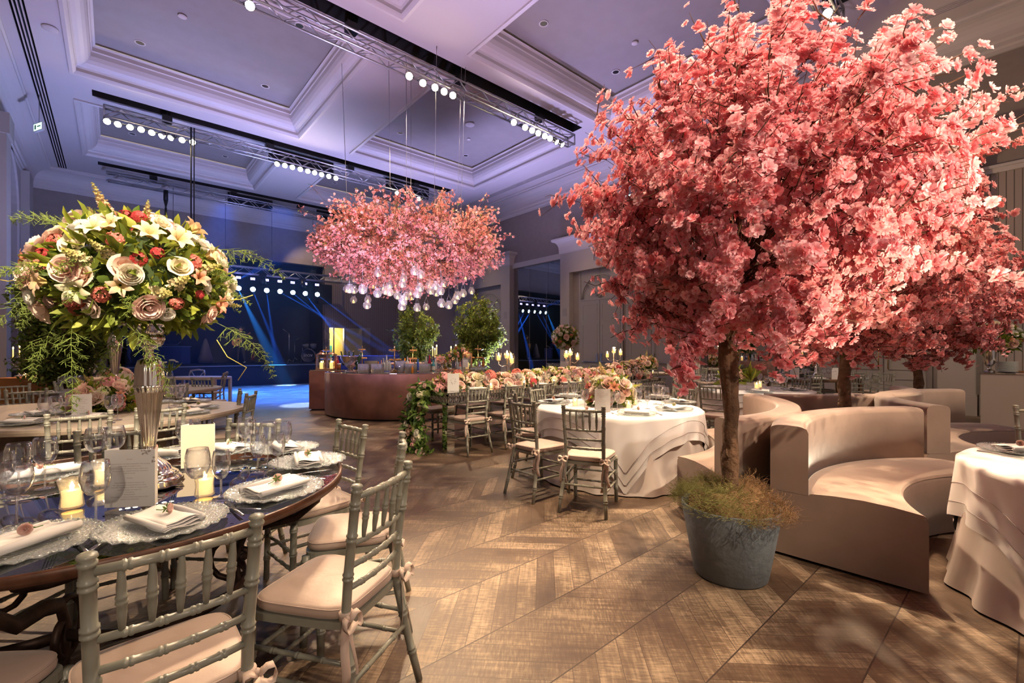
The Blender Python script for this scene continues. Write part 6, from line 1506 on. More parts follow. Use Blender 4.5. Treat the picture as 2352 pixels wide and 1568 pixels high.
def card(w=.105, h=.23, dep=.07, flowers=False, lines=True):
    "standing folded menu: wide face with print, narrower return"
    t = thing('menu_card', 'm', 'menu card'); mb = MB(); mb.box(-w/2, w/2, 0, .0012, 0, h); mb.build('front_panel', M['paper'], t)
    mb = MB(); mb.add([(-w/2, 0, 0), (-w/2-.0*dep+.02, dep, 0), (-w/2+.02, dep, h), (-w/2, 0, h), (w/2, 0, 0), (w/2-.02, dep, 0), (w/2-.02, dep, h), (w/2, 0, h)], [(0, 1, 2, 3), (4, 7, 6, 5)]); o = mb.build('side_panels', M['paper'], t); o.modifiers.new('thick', 'SOLIDIFY').thickness = .0012
    return t
def text_lines(t, w, h, lines, size, y0, dy, m=None):
    for i, s_ in enumerate(lines):
        if not s_: continue
        cu = bpy.data.curves.new('print', 'FONT'); cu.body = s_; cu.size = size; cu.align_x = 'CENTER'; cu.materials.append(m or M['ink']); cu.resolution_u = 2
        o = bpy.data.objects.new('print', cu); COL.objects.link(o); o.location = (0, -.0012, h-y0-i*dy); o.rotation_euler = (PI/2, 0, 0)
        dg = bpy.context.evaluated_depsgraph_get(); me = bpy.data.meshes.new_from_object(o.evaluated_get(dg)); bpy.data.objects.remove(o)
        q = bpy.data.objects.new('print', me); COL.objects.link(q); q.parent = t; q.location = (0, -.0012, h-y0-i*dy); q.rotation_euler = (PI/2, 0, 0)
def sprig(t, c, R, seed, name='printed_sprig'):
    rng = random.Random(seed); mb = MB()
    for k in range(26):
        a = rng.uniform(-2.4, 3.4); r = R*rng.uniform(.55, 1.05); x, z = c[0]+r*math.cos(a), c[1]+r*math.sin(a); b = rng.uniform(0, 6); l = R*rng.uniform(.12, .34)
        mb.add([(x, -.0008, z), (x+l*.5*math.cos(b+.5), -.0008, z+l*.5*math.sin(b+.5)), (x+l*math.cos(b), -.0008, z+l*math.sin(b)), (x+l*.5*math.cos(b-.5), -.0008, z+l*.5*math.sin(b-.5))], [(0, 1, 2, 3)])
    mb.build(name, M['ink2'], t)
def votive(s_=1.0):
    t = thing('votive_candle', 'v', 'candle'); MB().lathe([(.001, 0), (.030, 0), (.031, .004), (.027, .035), (.030, .065), (.037, .092), (.035, .092), (.028, .065), (.025, .035), (.028, .006), (.001, .006)], 24).build('glass_cup', M['globe'], t)
    MB().lathe([(.001, .006), (.026, .006), (.024, .035), (.026, .055), (.001, .053)], 20).build('candle', M['waxlit2'], t); MB().tube([(0, 0, .053), (.001, 0, .068), (0, 0, .082)], [.004, .006, .001], 6).build('flame', M['flame'], t); return t
M['waxlit2'] = mat('warm votive wax', (1, .78, .40), .5, emit=((1, .62, .22), 1.6))
VT = votive()
ZT = .762
def settings(lst, tc, where_fn, z=ZT, cloth=False, grp=''):
    for i, (lat, dep, parts, nap) in enumerate(lst):
        c = W(lat, dep, z); v = (W(*tc)-c); v.z = 0; v.normalize(); rz = face_rz(v); wh = where_fn[i]; r = Vector((v.y, -v.x, 0))
        inst(CP, c, rz, f'beaded glass charger plate {wh}', f'glass chargers {grp}')
        inst(NP, c+Vector((0, 0, .018)), rz+nap, f'folded white napkin {wh}', f'napkins {grp}')
        inst(RB, c+Vector((0, 0, .044))+r*.01, rz+nap+.4, f'pale pink rosebud on the napkin {wh}', f'rosebuds {grp}')
        if parts > 0:
            inst(FK, c-r*.225+v*.01, rz+.1, f'silver fork {wh}', f'forks {grp}'); inst(KF, c+r*.225, rz-.06, f'silver knife {wh}', f'knives {grp}')
def G(px, py, z=ZT): return ((px-CX)/FPX*(CAMH-z)*FPX/(py-HY), (CAMH-z)*FPX/(py-HY))
settings([(*G(378, 1207), 1, .25), (*G(50, 1258), 1, -.5), (*G(634, 1130), 1, 1.3), (*G(708, 1064), 1, 1.5), (*G(655, 1034), 1, 1.2), (*G(530, 1036), 0, 1.2), (*G(368, 1050), 0, 1.3), (*G(100, 1094), 1, 1.2), (-2.62, 1.75, 1, 1)],
    T1, ['nearest the front, before the printed menu', 'at the lower left corner of the mirror table', 'right front, beside the two near wine glasses', 'at the far right tip of the mirror table', 'second from the right tip of the mirror table', 'at the far rim behind the tall glasses', 'at the far rim behind the silver vase foot', 'at the left, behind three big wine glasses', 'at the left edge, half out of frame'], grp='on the dark mirror table')
def glasses(lst, proto, h, z, labs, grp):
    for i, (px, py) in enumerate(lst):
        d = (CAMH-z-h)*FPX/(py-HY); inst(proto, W((px-CX)/FPX*d, d, z), i*.7, labs[i] if len(labs) >= len(lst) else f'{labs[0]}, {NTH[i]} from left', grp)
glasses([(103, 1004), (43, 1017), (220, 1058), (219, 983), (264, 978), (425, 964), (563, 958), (615, 969), (650, 968), (454, 1029), (38, 1058)], WG, .235, ZT,
    ['large wine glass standing alone left of the printed menu', 'large wine glass behind the front left cluster', 'large wine glass directly left of the printed menu', 'left of two wine glasses behind the menu', 'right of two wine glasses behind the menu, touching the vase', 'wine glass behind the blank folded card', 'tallest looking wine glass at the far rim, right of the blank card', 'wine glass before the far rim, middle of the right cluster', 'wine glass at the right end of the right cluster', 'large wine glass in front of the candle and blank card', 'big wine glass overlapping the left corner cluster'], 'large wine glasses on the dark mirror table')
glasses([(508, 1034), (592, 996), (638, 993), (10, 1036), (575, 962), (448, 962)], WS, .20, ZT,
    ['slimmer wine glass just right of the big one before the blank card', 'slimmer wine glass in front of the tall far one', 'slimmer wine glass nearest the right hand plates', 'slimmer wine glass cut by the left photo edge', 'slimmer wine glass beside the tall far one', 'slimmer wine glass behind the top right of the blank card'], 'small wine glasses on the dark mirror table')
m1 = card(.185, .232, .05); text_lines(m1, .185, .232, ['Entradas', '', 'Bouquet de verdes com nozes caramelizadas e flan de manga', 'Salada grega com queijo de cabra', 'Salada de pupunha com abacate, tomate e molho citrus', 'Salada de lagosta com camarão de laranja, manjericão e', 'pesto de hortelã', '', 'Principal', '', 'Robalo farroupilha, farofa de camarão e caju', 'Filé mignon ao molho de pimenta branca e verde', 'Tournedos de haddock ao molho de tomates e endro', 'Risoto de aspargo com queijo brie', 'Arroz jasmim', 'Batata gratinada', 'Paleta pequena e suprema assados com raspas de limão', 'salteado com ervas frescas'], .0062, .040, .0095)
m1.location = W(*G(298, 1164)) + Vector((0, 0, ZT)); m1.rotation_euler = (0, 0, -TH+.12); tag(m1, 'white printed menu card standing at the front of the mirror table', 'menu card')
mb = MB(); rg = random.Random(2)
for k in range(18): x = .045+.045*rg.random() ; z = .232-.004-.05*rg.random()*(1 if x > .08 else .25); l = .010; b = rg.random()*6; mb.add([(x, -.0008, z), (x+l*.5*math.cos(b+.6), -.0008, z+l*.5*math.sin(b+.6)), (x+l*math.cos(b), -.0008, z+l*math.sin(b)), (x+l*.5*math.cos(b-.6), -.0008, z+l*.5*math.sin(b-.6))], [(0, 1, 2, 3)])
mb.build('printed_sprig', M['ink'], m1)
m2 = card(.155, .232, .06); m2.location = W(*G(455, 1073)) + Vector((0, 0, ZT)); m2.rotation_euler = (0, 0, -TH+.35); tag(m2, 'blank cream folded card standing behind the lit candle', 'menu card')
m2.children[0].data.materials[0] = mat('cream card', (.66, .57, .43), .7)
for (px, py, lab) in ((165, 1164, 'tapered glass candle cup left of the printed menu'), (470, 1136, 'lit candle in a glass cup before the blank card'), (238, 1112, 'lit candle in glass behind the printed menu')):
    o = inst(VT, W(*G(px, py)) + Vector((0, 0, ZT)), 0, lab, 'votive candles on the mirror table')
    o.scale = (1.25,)*3
# pale wood table settings
settings([(*G(50, 974, .765), 0, 1.4), (*G(88, 953, .765), 0, 1.4), (*G(455, 938, .765), 0, 1.4), (*G(440, 923, .765), 0, 1.4), (*G(198, 962, .765), 0, 1.0), (*G(430, 950, .765), 0, 1.2), (*G(352, 925, .765), 0, 1.0)], T2,
    ['at front left of the pale wood table', 'at left of the pale wood table, second in', 'at the dance floor end of the pale wood table', 'at the far right of the pale wood table', 'behind the front chair of the pale table', 'near the right tip of the pale wood table', 'right of the silver vase on the pale table'], z=.765, grp='on the pale wood table')
glasses([(103, 912), (128, 909), (150, 903), (162, 894), (400, 884), (419, 880), (412, 888), (255, 909), (270, 905), (388, 888)], WG, .235, .765, ['wine glass at front left of the cluster on the pale wood table', 'second wine glass of the left cluster on the pale wood table', 'third wine glass of the left cluster on the pale wood table', 'back wine glass of the left cluster on the pale wood table', 'left front glass of the right cluster on the pale wood table', 'back right glass of the right cluster on the pale table', 'front right glass of the right cluster on the pale table', 'left of two glasses before the low peach centrepiece', 'right of two glasses before the low peach centrepiece', 'leftmost glass of the right cluster on the pale table'], 'wine glasses on the pale wood table')
m3 = card(.135, .23, .07); m3.location = W(*G(188, 962, .765)) + Vector((0, 0, .765)); m3.rotation_euler = (0, 0, -TH+.75); tag(m3, 'standing printed menu left of the low peach centrepiece', 'menu card'); text_lines(m3, .1, .23, ['Entradas', 'Bouquet de verdes', 'Salada grega', 'Salada de pupunha', '', 'Principal', 'Robalo', 'Risoto de aspargo', 'Arroz jasmim', 'Batata gratinada'], .010, .04, .016)
m4 = dup(m2, W(-6.1, 7.15, .765), -TH+.3, 'blank folded card behind the low peach centrepiece, farther table'); m4.scale = (1.2,)*3
for (px, py, z, lab) in ((360, 930, .765, 'square lit candle glass right of the silver vase on the pale table'), (211, 905, .765, 'candle before the far glasses left of the centrepiece')): inst(VT, W(*G(px, py, z)) + Vector((0, 0, z)), 0, lab, None)
settings([(*G(105, 905, .765), 0, 1.4), (*G(215, 893, .765), 0, 1.2), (*G(330, 888, .765), 0, 1)], T2b, ['at left of the second pale table', 'in the middle of the second pale table', 'at right of the second pale table'], z=.765, grp='on the second pale table')
glasses([(141, 864), (155, 862), (166, 864), (178, 862), (188, 861), (222, 862), (232, 864)], WG, .235, .765, ['wine glass beneath the ficus on the second pale table'], 'wine glasses on the second pale table')
# middle white table
ZC3 = .756
settings([(*G(1463, 951, ZC3), 1, 1.2), (*G(1548, 941, ZC3), 1, 1.3), (*G(1345, 951, ZC3), 0, .4), (*G(1272, 924, ZC3), 1, 1.4), (*G(1560, 925, ZC3), 1, 1.3), (*G(1515, 914, ZC3), 0, 1.2), (*G(1305, 911, ZC3), 0, 1.2)], T3,
    ['front right of the middle white table', 'right side of the middle white table', 'behind the front chair of the middle white table', 'left side of the middle white table', 'right rear of the middle white table', 'far side of the middle white table, right', 'far side of the middle white table, left'], z=ZC3, grp='on the middle white table')
glasses([(1299, 884), (1319, 880), (1343, 893), (1466, 893), (1507, 883), (1528, 889), (1468, 879), (1520, 884)], WG, .235, ZC3, ['leftmost wine glass on the middle white table', 'second wine glass from left on the middle white table', 'large wine glass left of the white menu, middle table', 'wine glass behind the two lit votives, middle table', 'left glass of the right pair on the middle white table', 'rightmost wine glass on the middle white table', 'far wine glass beside the second menu, middle table', 'wine glass behind the right pair, middle white table'], 'large wine glasses on the middle white table')
glasses([(1406, 899), (1418, 898), (1487, 897)], WS, .20, ZC3, ['left of two small glasses right of the white menu', 'right of two small glasses right of the white menu', 'small wine glass right of the lit votives'], 'small wine glasses on the middle white table')
m5 = card(.16, .24, .06); m5.location = W(*G(1384, 946, ZC3)) + Vector((0, 0, ZC3)); m5.rotation_euler = (0, 0, -TH-.1); tag(m5, 'white printed menu standing before the roses on the middle table', 'menu card'); text_lines(m5, .16, .24, ['Entradas', 'Bouquet de verdes com nozes', 'Salada grega com queijo de cabra', 'Salada de pupunha', '', 'Principal', 'Robalo farroupilha', 'Filé mignon', 'Risoto de aspargo', 'Arroz jasmim', 'Batata gratinada'], .009, .035, .016)
m6 = dup(m2, W(*G(1443, 922, ZC3))+Vector((0, 0, ZC3)), -TH-.5, 'blank white card behind the roses of the middle table, right side'); m6.children[0].data = m5.children[0].data
for (px, py, lab) in ((1321, 931, 'glass votive at left of the middle white table'), (1444, 938, 'lit votive right of the menu on the middle table, nearer one'), (1458, 929, 'lit votive right of the menu on the middle table, farther one')): inst(VT, W(*G(px, py, ZC3)) + Vector((0, 0, ZC3)), 0, lab, 'votives on the middle white table')
# farther white table
settings([(*G(1745, 901, ZC3), 0, 1.2), (*G(1825, 896, ZC3), 0, 1.3), (*G(1615, 897, ZC3), 0, 1)], T4, ['front of the farther white table', 'right of the farther white table', 'left of the farther white table, behind its chair'], z=ZC3, grp='on the farther white table')
glasses([(1615, 858), (1625, 860), (1632, 857), (1640, 858), (1652, 857), (1745, 857), (1760, 863), (1773, 860), (1785, 862), (1790, 858), (1804, 861)], WG, .235, ZC3, ['wine glass on the farther white table'], 'wine glasses on the farther white table')
for (px, py, lab) in ((1738, 892, 'lit votive candle right of the big trunk, nearer one'), (1745, 889, 'lit votive candle right of the big trunk, farther one')): o = inst(VT, W(*G(px, py, ZC3)) + Vector((0, 0, ZC3)), 0, lab, None); o.scale = (1.3,)*3
t = thing('tulip_vase', 'clear vase with pointed green tulip leaves beside the big trunk', 'vase', W(*G(1722, 895, ZC3))+Vector((0, 0, ZC3))); MB().lathe([(.001, 0), (.05, 0), (.06, .08), (.045, .16), (.06, .18)], 18).build('glass', M['glass'], t)
nr = np.random.default_rng(5); greens(t, nr.normal(size=(26, 3))*.02+np.array([0, 0, .14]), nr.normal(size=(26, 3))*.4+np.array([0, 0, 1]), .26, 7, 'leaves', (.25, .32, .03), (.5, .5, .06), .14)
# right edge white table
settings([(3.2, 2.86, 1, 1.3), (3.66, 2.88, 1, 1.2), (3.14, 2.36, 1, 1.3)], T7, ['at the left rim of the right edge table', 'farther back on the right edge table', 'nearest on the right edge table'], z=ZC3, grp='on the right edge table')
# dark wood table
zz = .762
for k, (px, py, w_, lab, fl) in enumerate([(1826, 869, .30, 'white folded menu on the dark wood table, left one', 0), (1918, 871, .22, 'white menu with printed flowers beside the second trunk', 1)]):
    o = card(w_*.6, .26, .06); d = 10.25; o.location = W((px-CX)/FPX*d, d, zz); o.rotation_euler = (0, 0, -TH-.1); tag(o, lab, 'menu card')
    if fl: sprig(o, (.0, .15), .045, 3)
for i, (px, d) in enumerate([(1795, 10.5), (1803, 10.8), (1812, 10.4), (1847, 10.4), (1856, 10.7), (1892, 10.4), (1903, 10.6), (1953, 10.4)]):
    inst(WG, W((px-CX)/FPX*d, d, zz), i, f'wine glass on the dark wood table by the long handled doors, {NTH[i]} from left', 'wine glasses on the dark wood table')
for i, (px, d) in enumerate([(1800, 10.2), (1880, 10.15), (1970, 10.3), (1950, 10.7)]):
    c = W((px-CX)/FPX*d, d, zz); inst(CP, c, 0, f'glass charger plate on the dark wood table, {NTH[[0, 1, 3, 2][i]]} from left', 'chargers on the dark wood table'); inst(NP, c+Vector((0, 0, .02)), i, f'white napkin on the dark wood table, {NTH[[0, 1, 3, 2][i]]} from left', 'napkins on the dark wood table')
t = thing('silver_stand', 'slim silver flower stand on the dark wood table with spreading foot', 'vase', W((1874-CX)/FPX*10.5, 10.5, zz)); MB().lathe([(.001, 0), (.16, 0), (.15, .02), (.08, .09), (.03, .14), (.025, .3), (.035, .5), (.05, .56)], 20, flute=(10, .1)).build('body', M['silver'], t)
arrangement(W((1874-CX)/FPX*10.5, 10.5, 1.62), .32, {'white': 8, 'cream': 6, 'lily': 5}, 'white flowers on the slim silver stand behind pink blossoms', 'rose_arrangement', 71, .14, 200, .12, .8, 0, -.6)
# far table things
for i, (px, d) in enumerate([(1470, 13.5), (1479, 13.4), (1493, 13.5), (1501, 13.7), (1590, 13.5), (1596, 13.6)]): inst(WG, W((px-CX)/FPX*d, d, .762), i, f'wine glass on the far table by the panelled doors, {NTH[i]} from left', 'wine glasses on the far table')
for i, (px, d) in enumerate([(1480, 13.3), (1515, 13.2), (1560, 13.3), (1590, 13.3)]): c = W((px-CX)/FPX*d, d, .762); inst(NP, c, i, f'white napkin on the far table by the panelled doors, {NTH[i]} from left', 'napkins on the far table')
for i, (px, d) in enumerate([(1460, 13.3), (1500, 13.15), (1530, 13.15), (1572, 13.2)]): inst(VT, W((px-CX)/FPX*d, d, .762), 0, f'tiny lit votive on the far table by the panelled doors, {NTH[i]} from left', 'votives on the far table')
o = card(.2, .28, .06); o.location = W((1540-CX)/FPX*13.2, 13.2, .762); o.rotation_euler = (0, 0, -TH); tag(o, 'white folded card beside the centrepiece on the far table', 'menu card')
for i, (px, d) in enumerate([(1257, 15.4), (1263, 15.2), (1270, 15.5), (1276, 15.2), (1283, 15.4), (1329, 15.2), (1335, 15.4)]): inst(WG, W((px-CX)/FPX*d, d, .762), i, f'wine glass on the far table under the tall rose ball, {NTH[i]} from left', 'wine glasses under the rose ball')
o = card(.28, .30, .08); o.location = W((1297-CX)/FPX*14.9, 14.9, .762); o.rotation_euler = (0, 0, -TH); tag(o, 'white folded card below the tall rose ball', 'menu card')
# long table ware
mc = card(.165, .25, .06); mc.location = (3.62, 5.40, .827); mc.rotation_euler = (0, 0, -TH-.12); tag(mc, 'white card printed with a flower sprig at the corner of the mirrored table', 'menu card'); sprig(mc, (0, .145), .045, 8)
names = ['first', 'second', 'third', 'fourth', 'fifth']
for k, x in enumerate([4.05, 4.7, 5.38, 6.05, 6.75]):
    c = Vector((x, 5.40, .827)); wh = f'on the near side of the mirrored table, {names[k]} from the corner'
    inst(NP, c, 1.3, f'folded white napkin {wh}', 'napkins on the mirrored table'); inst(WG, c+Vector((.22, .05, 0)), 0, f'wine glass {wh}', 'wine glasses on the mirrored table'); inst(WS, c+Vector((.14, .09, 0)), 0, f'small wine glass {wh}', 'small wine glasses on the mirrored table')
for k, x in enumerate([4.32, 5.0, 5.7, 6.4, 7.6]): inst(VT, (x, 5.42, .827), 0, f'lit votive at the front edge of the garland, {names[k]} from the corner', 'votives along the garland')
for k, x in enumerate([7.9, 8.15]): inst(WG, (x, 5.4, .827), 0, ['wine glass at the far end of the garland, left of two', 'wine glass at the far end of the garland, right of two'][k], None)
def candelabra(loc, n, h, lab, crystal=False, taper=False, rz=0, sp=.14):
    t = thing('candelabra', lab, 'candelabra', loc, rz); m = M['crystal'] if crystal else M['silver']
    MB().lathe([(.001, 0), (.08, 0), (.075, .015), (.03, .03), (.018, .06), (.026, .10), (.014, .14), (.022, h*.5), (.012, h*.6), (.02, h*.85), (.012, h)], 16).build('column', m, t)
    for k in range(n):
        a = 2*PI*k/max(1, n-1) if k else 0; x, y = (sp*math.cos(a), sp*math.sin(a)) if k else (0, 0); zt = h*(1 if k == 0 else .78+.12*(k % 2))
        if k: MB().tube([(0, 0, h*.6), (x*.6, y*.6, h*.52), (x, y, h*.62), (x, y, zt-.05)], .006, 6).build('arm', m, t)
        if taper:
            MB().lathe([(.001, zt), (.03, zt), (.012, zt+.01), (.012, zt+.03)], 10, (x, y, 0)).build('cup', m, t); MB().tube([(x, y, zt+.02), (x, y, zt+.2)], .010, 8).build('candle', M['wax'], t); MB().tube([(x, y, zt+.2), (x, y, zt+.22), (x, y, zt+.245)], [.006, .011, .001], 8).build('flame', M['flame'], t)
        else:
            MB().lathe([(.01, zt-.05), (.045, zt-.03), (.052, zt), (.05, zt+.09)], 16, (x, y, 0)).build('cup', M['glass'], t); MB().lathe([(.001, zt-.03), (.030, zt-.03), (.030, zt+.05), (.001, zt+.05)], 12, (x, y, 0)).build('candle', M['waxlit'], t); MB().tube([(x, y, zt+.05), (x, y, zt+.07), (x, y, zt+.10)], [.008, .014, .001], 8).build('flame', M['flame'], t)
        if crystal:
            for q in range(3): MB().tube([(x+.03*math.cos(q*2.1), y+.03*math.sin(q*2.1), zt-.01), (x+.03*math.cos(q*2.1), y+.03*math.sin(q*2.1), zt-.07)], [.004, .009], 6).build('pendant', M['crystal'], t)
    return t
candelabra((4.95, 5.78, .95), 4, .36, 'silver candelabra with glass candle cups rising from the left part of the garland', rz=.4)
candelabra((6.55, 5.80, .97), 4, .38, 'silver candelabra with candle cups in the middle of the garland', rz=1.2)
candelabra((8.0, 5.85, .97), 3, .42, 'silver candelabra with candle cups at the far part of the garland', rz=2.0)
point((4.95, 5.7, 1.5), 10); point((6.55, 5.7, 1.5), 10); point((8.0, 5.7, 1.5), 10)
bx = D(82, 9.5, z=.865); candelabra(bx, 5, .50, 'crystal candelabra with tapers on the ochre draped box, right one', True, True, .3, .16); bx2 = D(45, 9.6, z=.865); candelabra(bx2, 3, .42, 'crystal candelabra with tapers at the left corner of the ochre box', True, True, .8, .12)
point(bx+Vector((0, 0, .9))-FWD*.3, 25, (1, .5, .2), .1)
for i, (px, d) in enumerate([(58, 9.3), (70, 9.25), (95, 9.3), (108, 9.4)]): inst(VT, D(px, d, z=.865), 0, f'small candle glass on the ochre draped box, {NTH[i]} from left', 'candle glasses on the ochre box').scale = (1.2,)*3
# tulip vase on the small table
t = thing('tulip_vase', 'little glass vase of white tulips on the small table by the stage', 'vase', D(390, 11.2, z=.762)); MB().lathe([(.001, 0), (.06, 0), (.075, .08), (.05, .15), (.06, .16)], 16).build('glass', M['glass'], t)
for k in range(5): a = k*1.3; p = Vector((.13*math.cos(a), .13*math.sin(a), .36+.04*math.sin(k*2))); add_flower(t, 'white', p, (.3*math.cos(a), .3*math.sin(a), 1), .085, random.Random(k)); MB().tube([(0, 0, .02), (p.x*.4, p.y*.4, .2), tuple(p)], .005, 5).build('stalk', M['stemgreen'], t)
nr = np.random.default_rng(8); greens(t, nr.normal(size=(14, 3))*.02+np.array([0, 0, .12]), nr.normal(size=(14, 3))*.5+np.array([0, 0, 1]), .26, 7, 'leaves', (.2, .3, .03), (.42, .46, .06), .16)
inst(VT, D(374, 11.1, z=.762), 0, 'lit candle beside the white tulips on the small table', None).scale = (1.3,)*3
# ------------------------------------------------------------------ things on the bar
def BP(px, d, z=BZ): return W((px-CX)/FPX*d, d, z)
def bottle(loc, r, h, m, lab, cap=None, label=False, neck=.34):
    t = thing('bottle', lab, 'bottle', loc); b = h*(1-neck)
    MB().lathe([(.001, 0), (r*.95, 0), (r, .006), (r, b*.85), (r*.8, b*.96), (r*.36, b*1.06), (r*.34, h*.97), (.001, h*.97)], 16).build('body', m, t)
    MB().lathe([(.001, h*.95), (r*.42, h*.95), (r*.42, h), (.001, h)], 12).build('cap', cap or M['blackgloss'], t)
    if label: MB().lathe([(r*1.02, b*.2), (r*1.02, b*.7)], 16).build('label', M['paper'], t)
    return t
BM = {k: mat(k+' bottle', c, .12, coat=.5) for k, c in {'green': (.02, .06, .02), 'red': (.40, .01, .04), 'yellow': (.75, .42, .03), 'orange': (.80, .28, .02), 'aqua': (.06, .34, .38), 'white': (.62, .62, .56), 'amber': (.30, .10, .02), 'clear': (.42, .45, .52), 'pink': (.65, .25, .22), 'blue': (.02, .08, .45)}.items()}
def lantern(px, d, lab, w=.20, h=.44, z=BZ, m=None):
    t = thing('lantern', lab, 'lantern', BP(px, d, z), .2-TH); m = m or M['copper']
    mb = MB()
    for sx in (-1, 1):
        for sy in (-1, 1): mb.cbox((sx*w/2, sy*w/2, h*.41), (.014, .014, h*.82))
    mb.cbox((0, 0, .008), (w+.02, w+.02, .016)); mb.cbox((0, 0, h*.83), (w+.02, w+.02, .014)); mb.build('frame', m, t)
    mb = MB(); mb.lathe([(w*.55, h*.83), (w*.30, h*.92), (.02, h*.94), (.02, h*.97)], 4); mb.tube([(.035*math.cos(a), 0, h*.97+.03*math.sin(a)) for a in [k*PI/4 for k in range(9)]], .005, 5, cap=False); mb.build('roof', m, t)
    mb = MB()
    for (x0, x1, y0, y1) in ((-w/2, w/2, -w/2, -w/2+.002), (-w/2, w/2, w/2-.002, w/2), (-w/2, -w/2+.002, -w/2, w/2), (w/2-.002, w/2, -w/2, w/2)): mb.box(x0, x1, y0, y1, .016, h*.82)
    mb.build('glass_panes', M['glass'], t)
    MB().lathe([(.001, .016), (.04, .016), (.04, h*.38), (.001, h*.38)], 14).build('candle', M['wax'], t); MB().tube([(0, 0, h*.38), (0, 0, h*.42), (0, 0, h*.48)], [.008, .013, .001], 8).build('flame', M['flame'], t); return t
def tiers(px, d, lab, h=.55, z=BZ, fruit=True, n=2, s_=1.0):
    t = thing('tiered_stand', lab, 'cake stand', BP(px, d, z)); MB().lathe([(.001, 0), (.09, 0), (.07, .02), (.015, .05), (.010, h*.9), (.010, h-.03), (.02, h-.015), (.001, h)], 14).build('stem', M['gold'], t)
    for k in range(n):
        zz = h*(.42+.36*k); r = (.15-.045*k)*s_; mb = MB()
        N = 30; vs = [(0, 0, zz)]; fs = []
        for j in range(1, 4):
            for q in range(N): a = 2*PI*q/N; rr = r*j/3*(1+.10*abs(math.sin(a*4))*(j == 3)); vs.append((rr*math.cos(a), rr*math.sin(a), zz+(.022 if j == 3 else 0)))
        for q in range(N): fs.append((0, 1+q, 1+(q+1) % N))
        for j in range(2):
            for q in range(N): fs.append((1+j*N+q, 1+(j+1)*N+q, 1+(j+1)*N+(q+1) % N, 1+j*N+(q+1) % N))
        mb.add(vs, fs, True); mb.build('tray', M['silver'], t)
        if fruit:
            mb = MB(); rg = random.Random(px+k)
            for q in range(int(16-6*k)): a = rg.random()*6.3; rr = r*.8*math.sqrt(rg.random()); mb.sphere((rr*math.cos(a), rr*math.sin(a), zz+.025), .022, 5)
            mb.build('canapes', mat('orange canapes', (.75, .36, .08), .5), t)
    return t
def cube_glass(px, d, lab, w=.195, h=.18, z=BZ):
    t = thing('crystal_box', lab, 'ice box', BP(px, d, z), -TH); mb = MB(); n = 12
    for s_, ax in ((-1, 0), (1, 0), (-1, 1), (1, 1)):
        for k in range(n):
            u = -w/2+w*k/n; dd = .006*(k % 2)
            if ax == 0: mb.box(u, u+w/n, s_*(w/2+dd)-.006, s_*(w/2+dd)+.006, 0, h)
            else: mb.box(s_*(w/2+dd)-.006, s_*(w/2+dd)+.006, u, u+w/n, 0, h)
    mb.box(-w/2, w/2, -w/2, w/2, 0, .02); mb.build('body', M['crystal2'], t)
    mb = MB(); rg = random.Random(int(px))
    for k in range(18): mb.cbox((rg.uniform(-.06, .06), rg.uniform(-.06, .06), rg.uniform(.04, h-.04)), (.035, .035, .035), rg.random())
    mb.build('ice', M['ice'], t); return t
M['crystal2'] = thin_glass('ribbed crystal', base=.30, refl=1.0, rough=.06, diff=.14, dcol=(.85, .9, 1))
M['ice'] = thin_glass('ice', base=.3, refl=1.0, rough=.1, diff=.45, dcol=(.8, .88, 1))
lantern(738, 11.0, 'copper lantern with lit candle at the left end of the bar, left one'); lantern(761, 11.1, 'copper lantern with lit candle at the left end of the bar, right one')
tiers(749, 11.45, 'gold tiered stand between the two copper lanterns', .56)
bottle(BP(769.5, 11.2), .03, .30, BM['yellow'], 'slim yellow bottle right of the copper lanterns'); bottle(BP(776, 11.3), .035, .33, BM['red'], 'red syrup bottle behind the silver punch bowl'); bottle(BP(773, 11.6), .035, .36, BM['white'], 'pale bottle beside the red syrup bottle')
t = thing('jar', 'short amber jar with white lid beside the punch bowl', 'jar', BP(779, 10.95)); MB().lathe([(.001, 0), (.04, 0), (.04, .12), (.001, .12)], 16).build('body', BM['amber'], t); MB().lathe([(.001, .12), (.044, .12), (.044, .15), (.001, .15)], 16).build('lid', M['paper'], t)
t = thing('punch_bowl', 'big footed silver punch bowl full of champagne bottles on the bar', 'bowl', BP(805, 9.75)); MB().lathe([(.001, 0), (.14, 0), (.145, .01), (.09, .035), (.055, .055), (.05, .075), (.09, .11), (.15, .19), (.185, .27), (.20, .325), (.21, .335), (.20, .34), (.17, .26), (.001, .1)], 40, flute=(14, .04)).build('body', M['silver'], t)
for k, (x, y, a) in enumerate([(-.13, 0, -.35), (-.04, .08, -.1), (.05, -.02, .1), (.12, .03, .45), (.15, -.04, .5)]):
    o = bottle(BP(805, 9.75)+RGT*x+FWD*y+Vector((0, 0, .14)), .04, .31, BM['green'], f'champagne bottle in the silver punch bowl, {["leftmost", "second", "middle", "fourth", "rightmost"][k]}', M['gold']); o.rotation_euler = (0, a*.7, -TH)
for px, lab in ((836.5, 'ribbed crystal ice box just right of the silver punch bowl'), (867.5, 'ribbed crystal ice box at the middle front of the bar'), (944, 'ribbed crystal box with orange drink behind, right of the ice bowl'), (976, 'ribbed crystal ice box nearest the floral table, before the bottles')): cube_glass(px, 9.42 if px < 900 else 9.55, lab)
tiers(832, 11.35, 'gold tiered stand behind the left crystal ice box', .58); tiers(906, 9.7, 'tall gold tiered stand at the middle front of the bar', .56, s_=1.2); tiers(948, 11.3, 'gold tiered stand before the left ficus', .56); tiers(1098, 11.6, 'gold tiered stand at the right end of the bar', .60, s_=1.3)
t = thing('basket', 'grey woven basket behind the crystal ice boxes', 'basket', BP(852, 10.6)); mb = MB(); mb.lathe([(.001, 0), (.12, 0), (.15, .21), (.14, .21), (.11, .02)], 24)
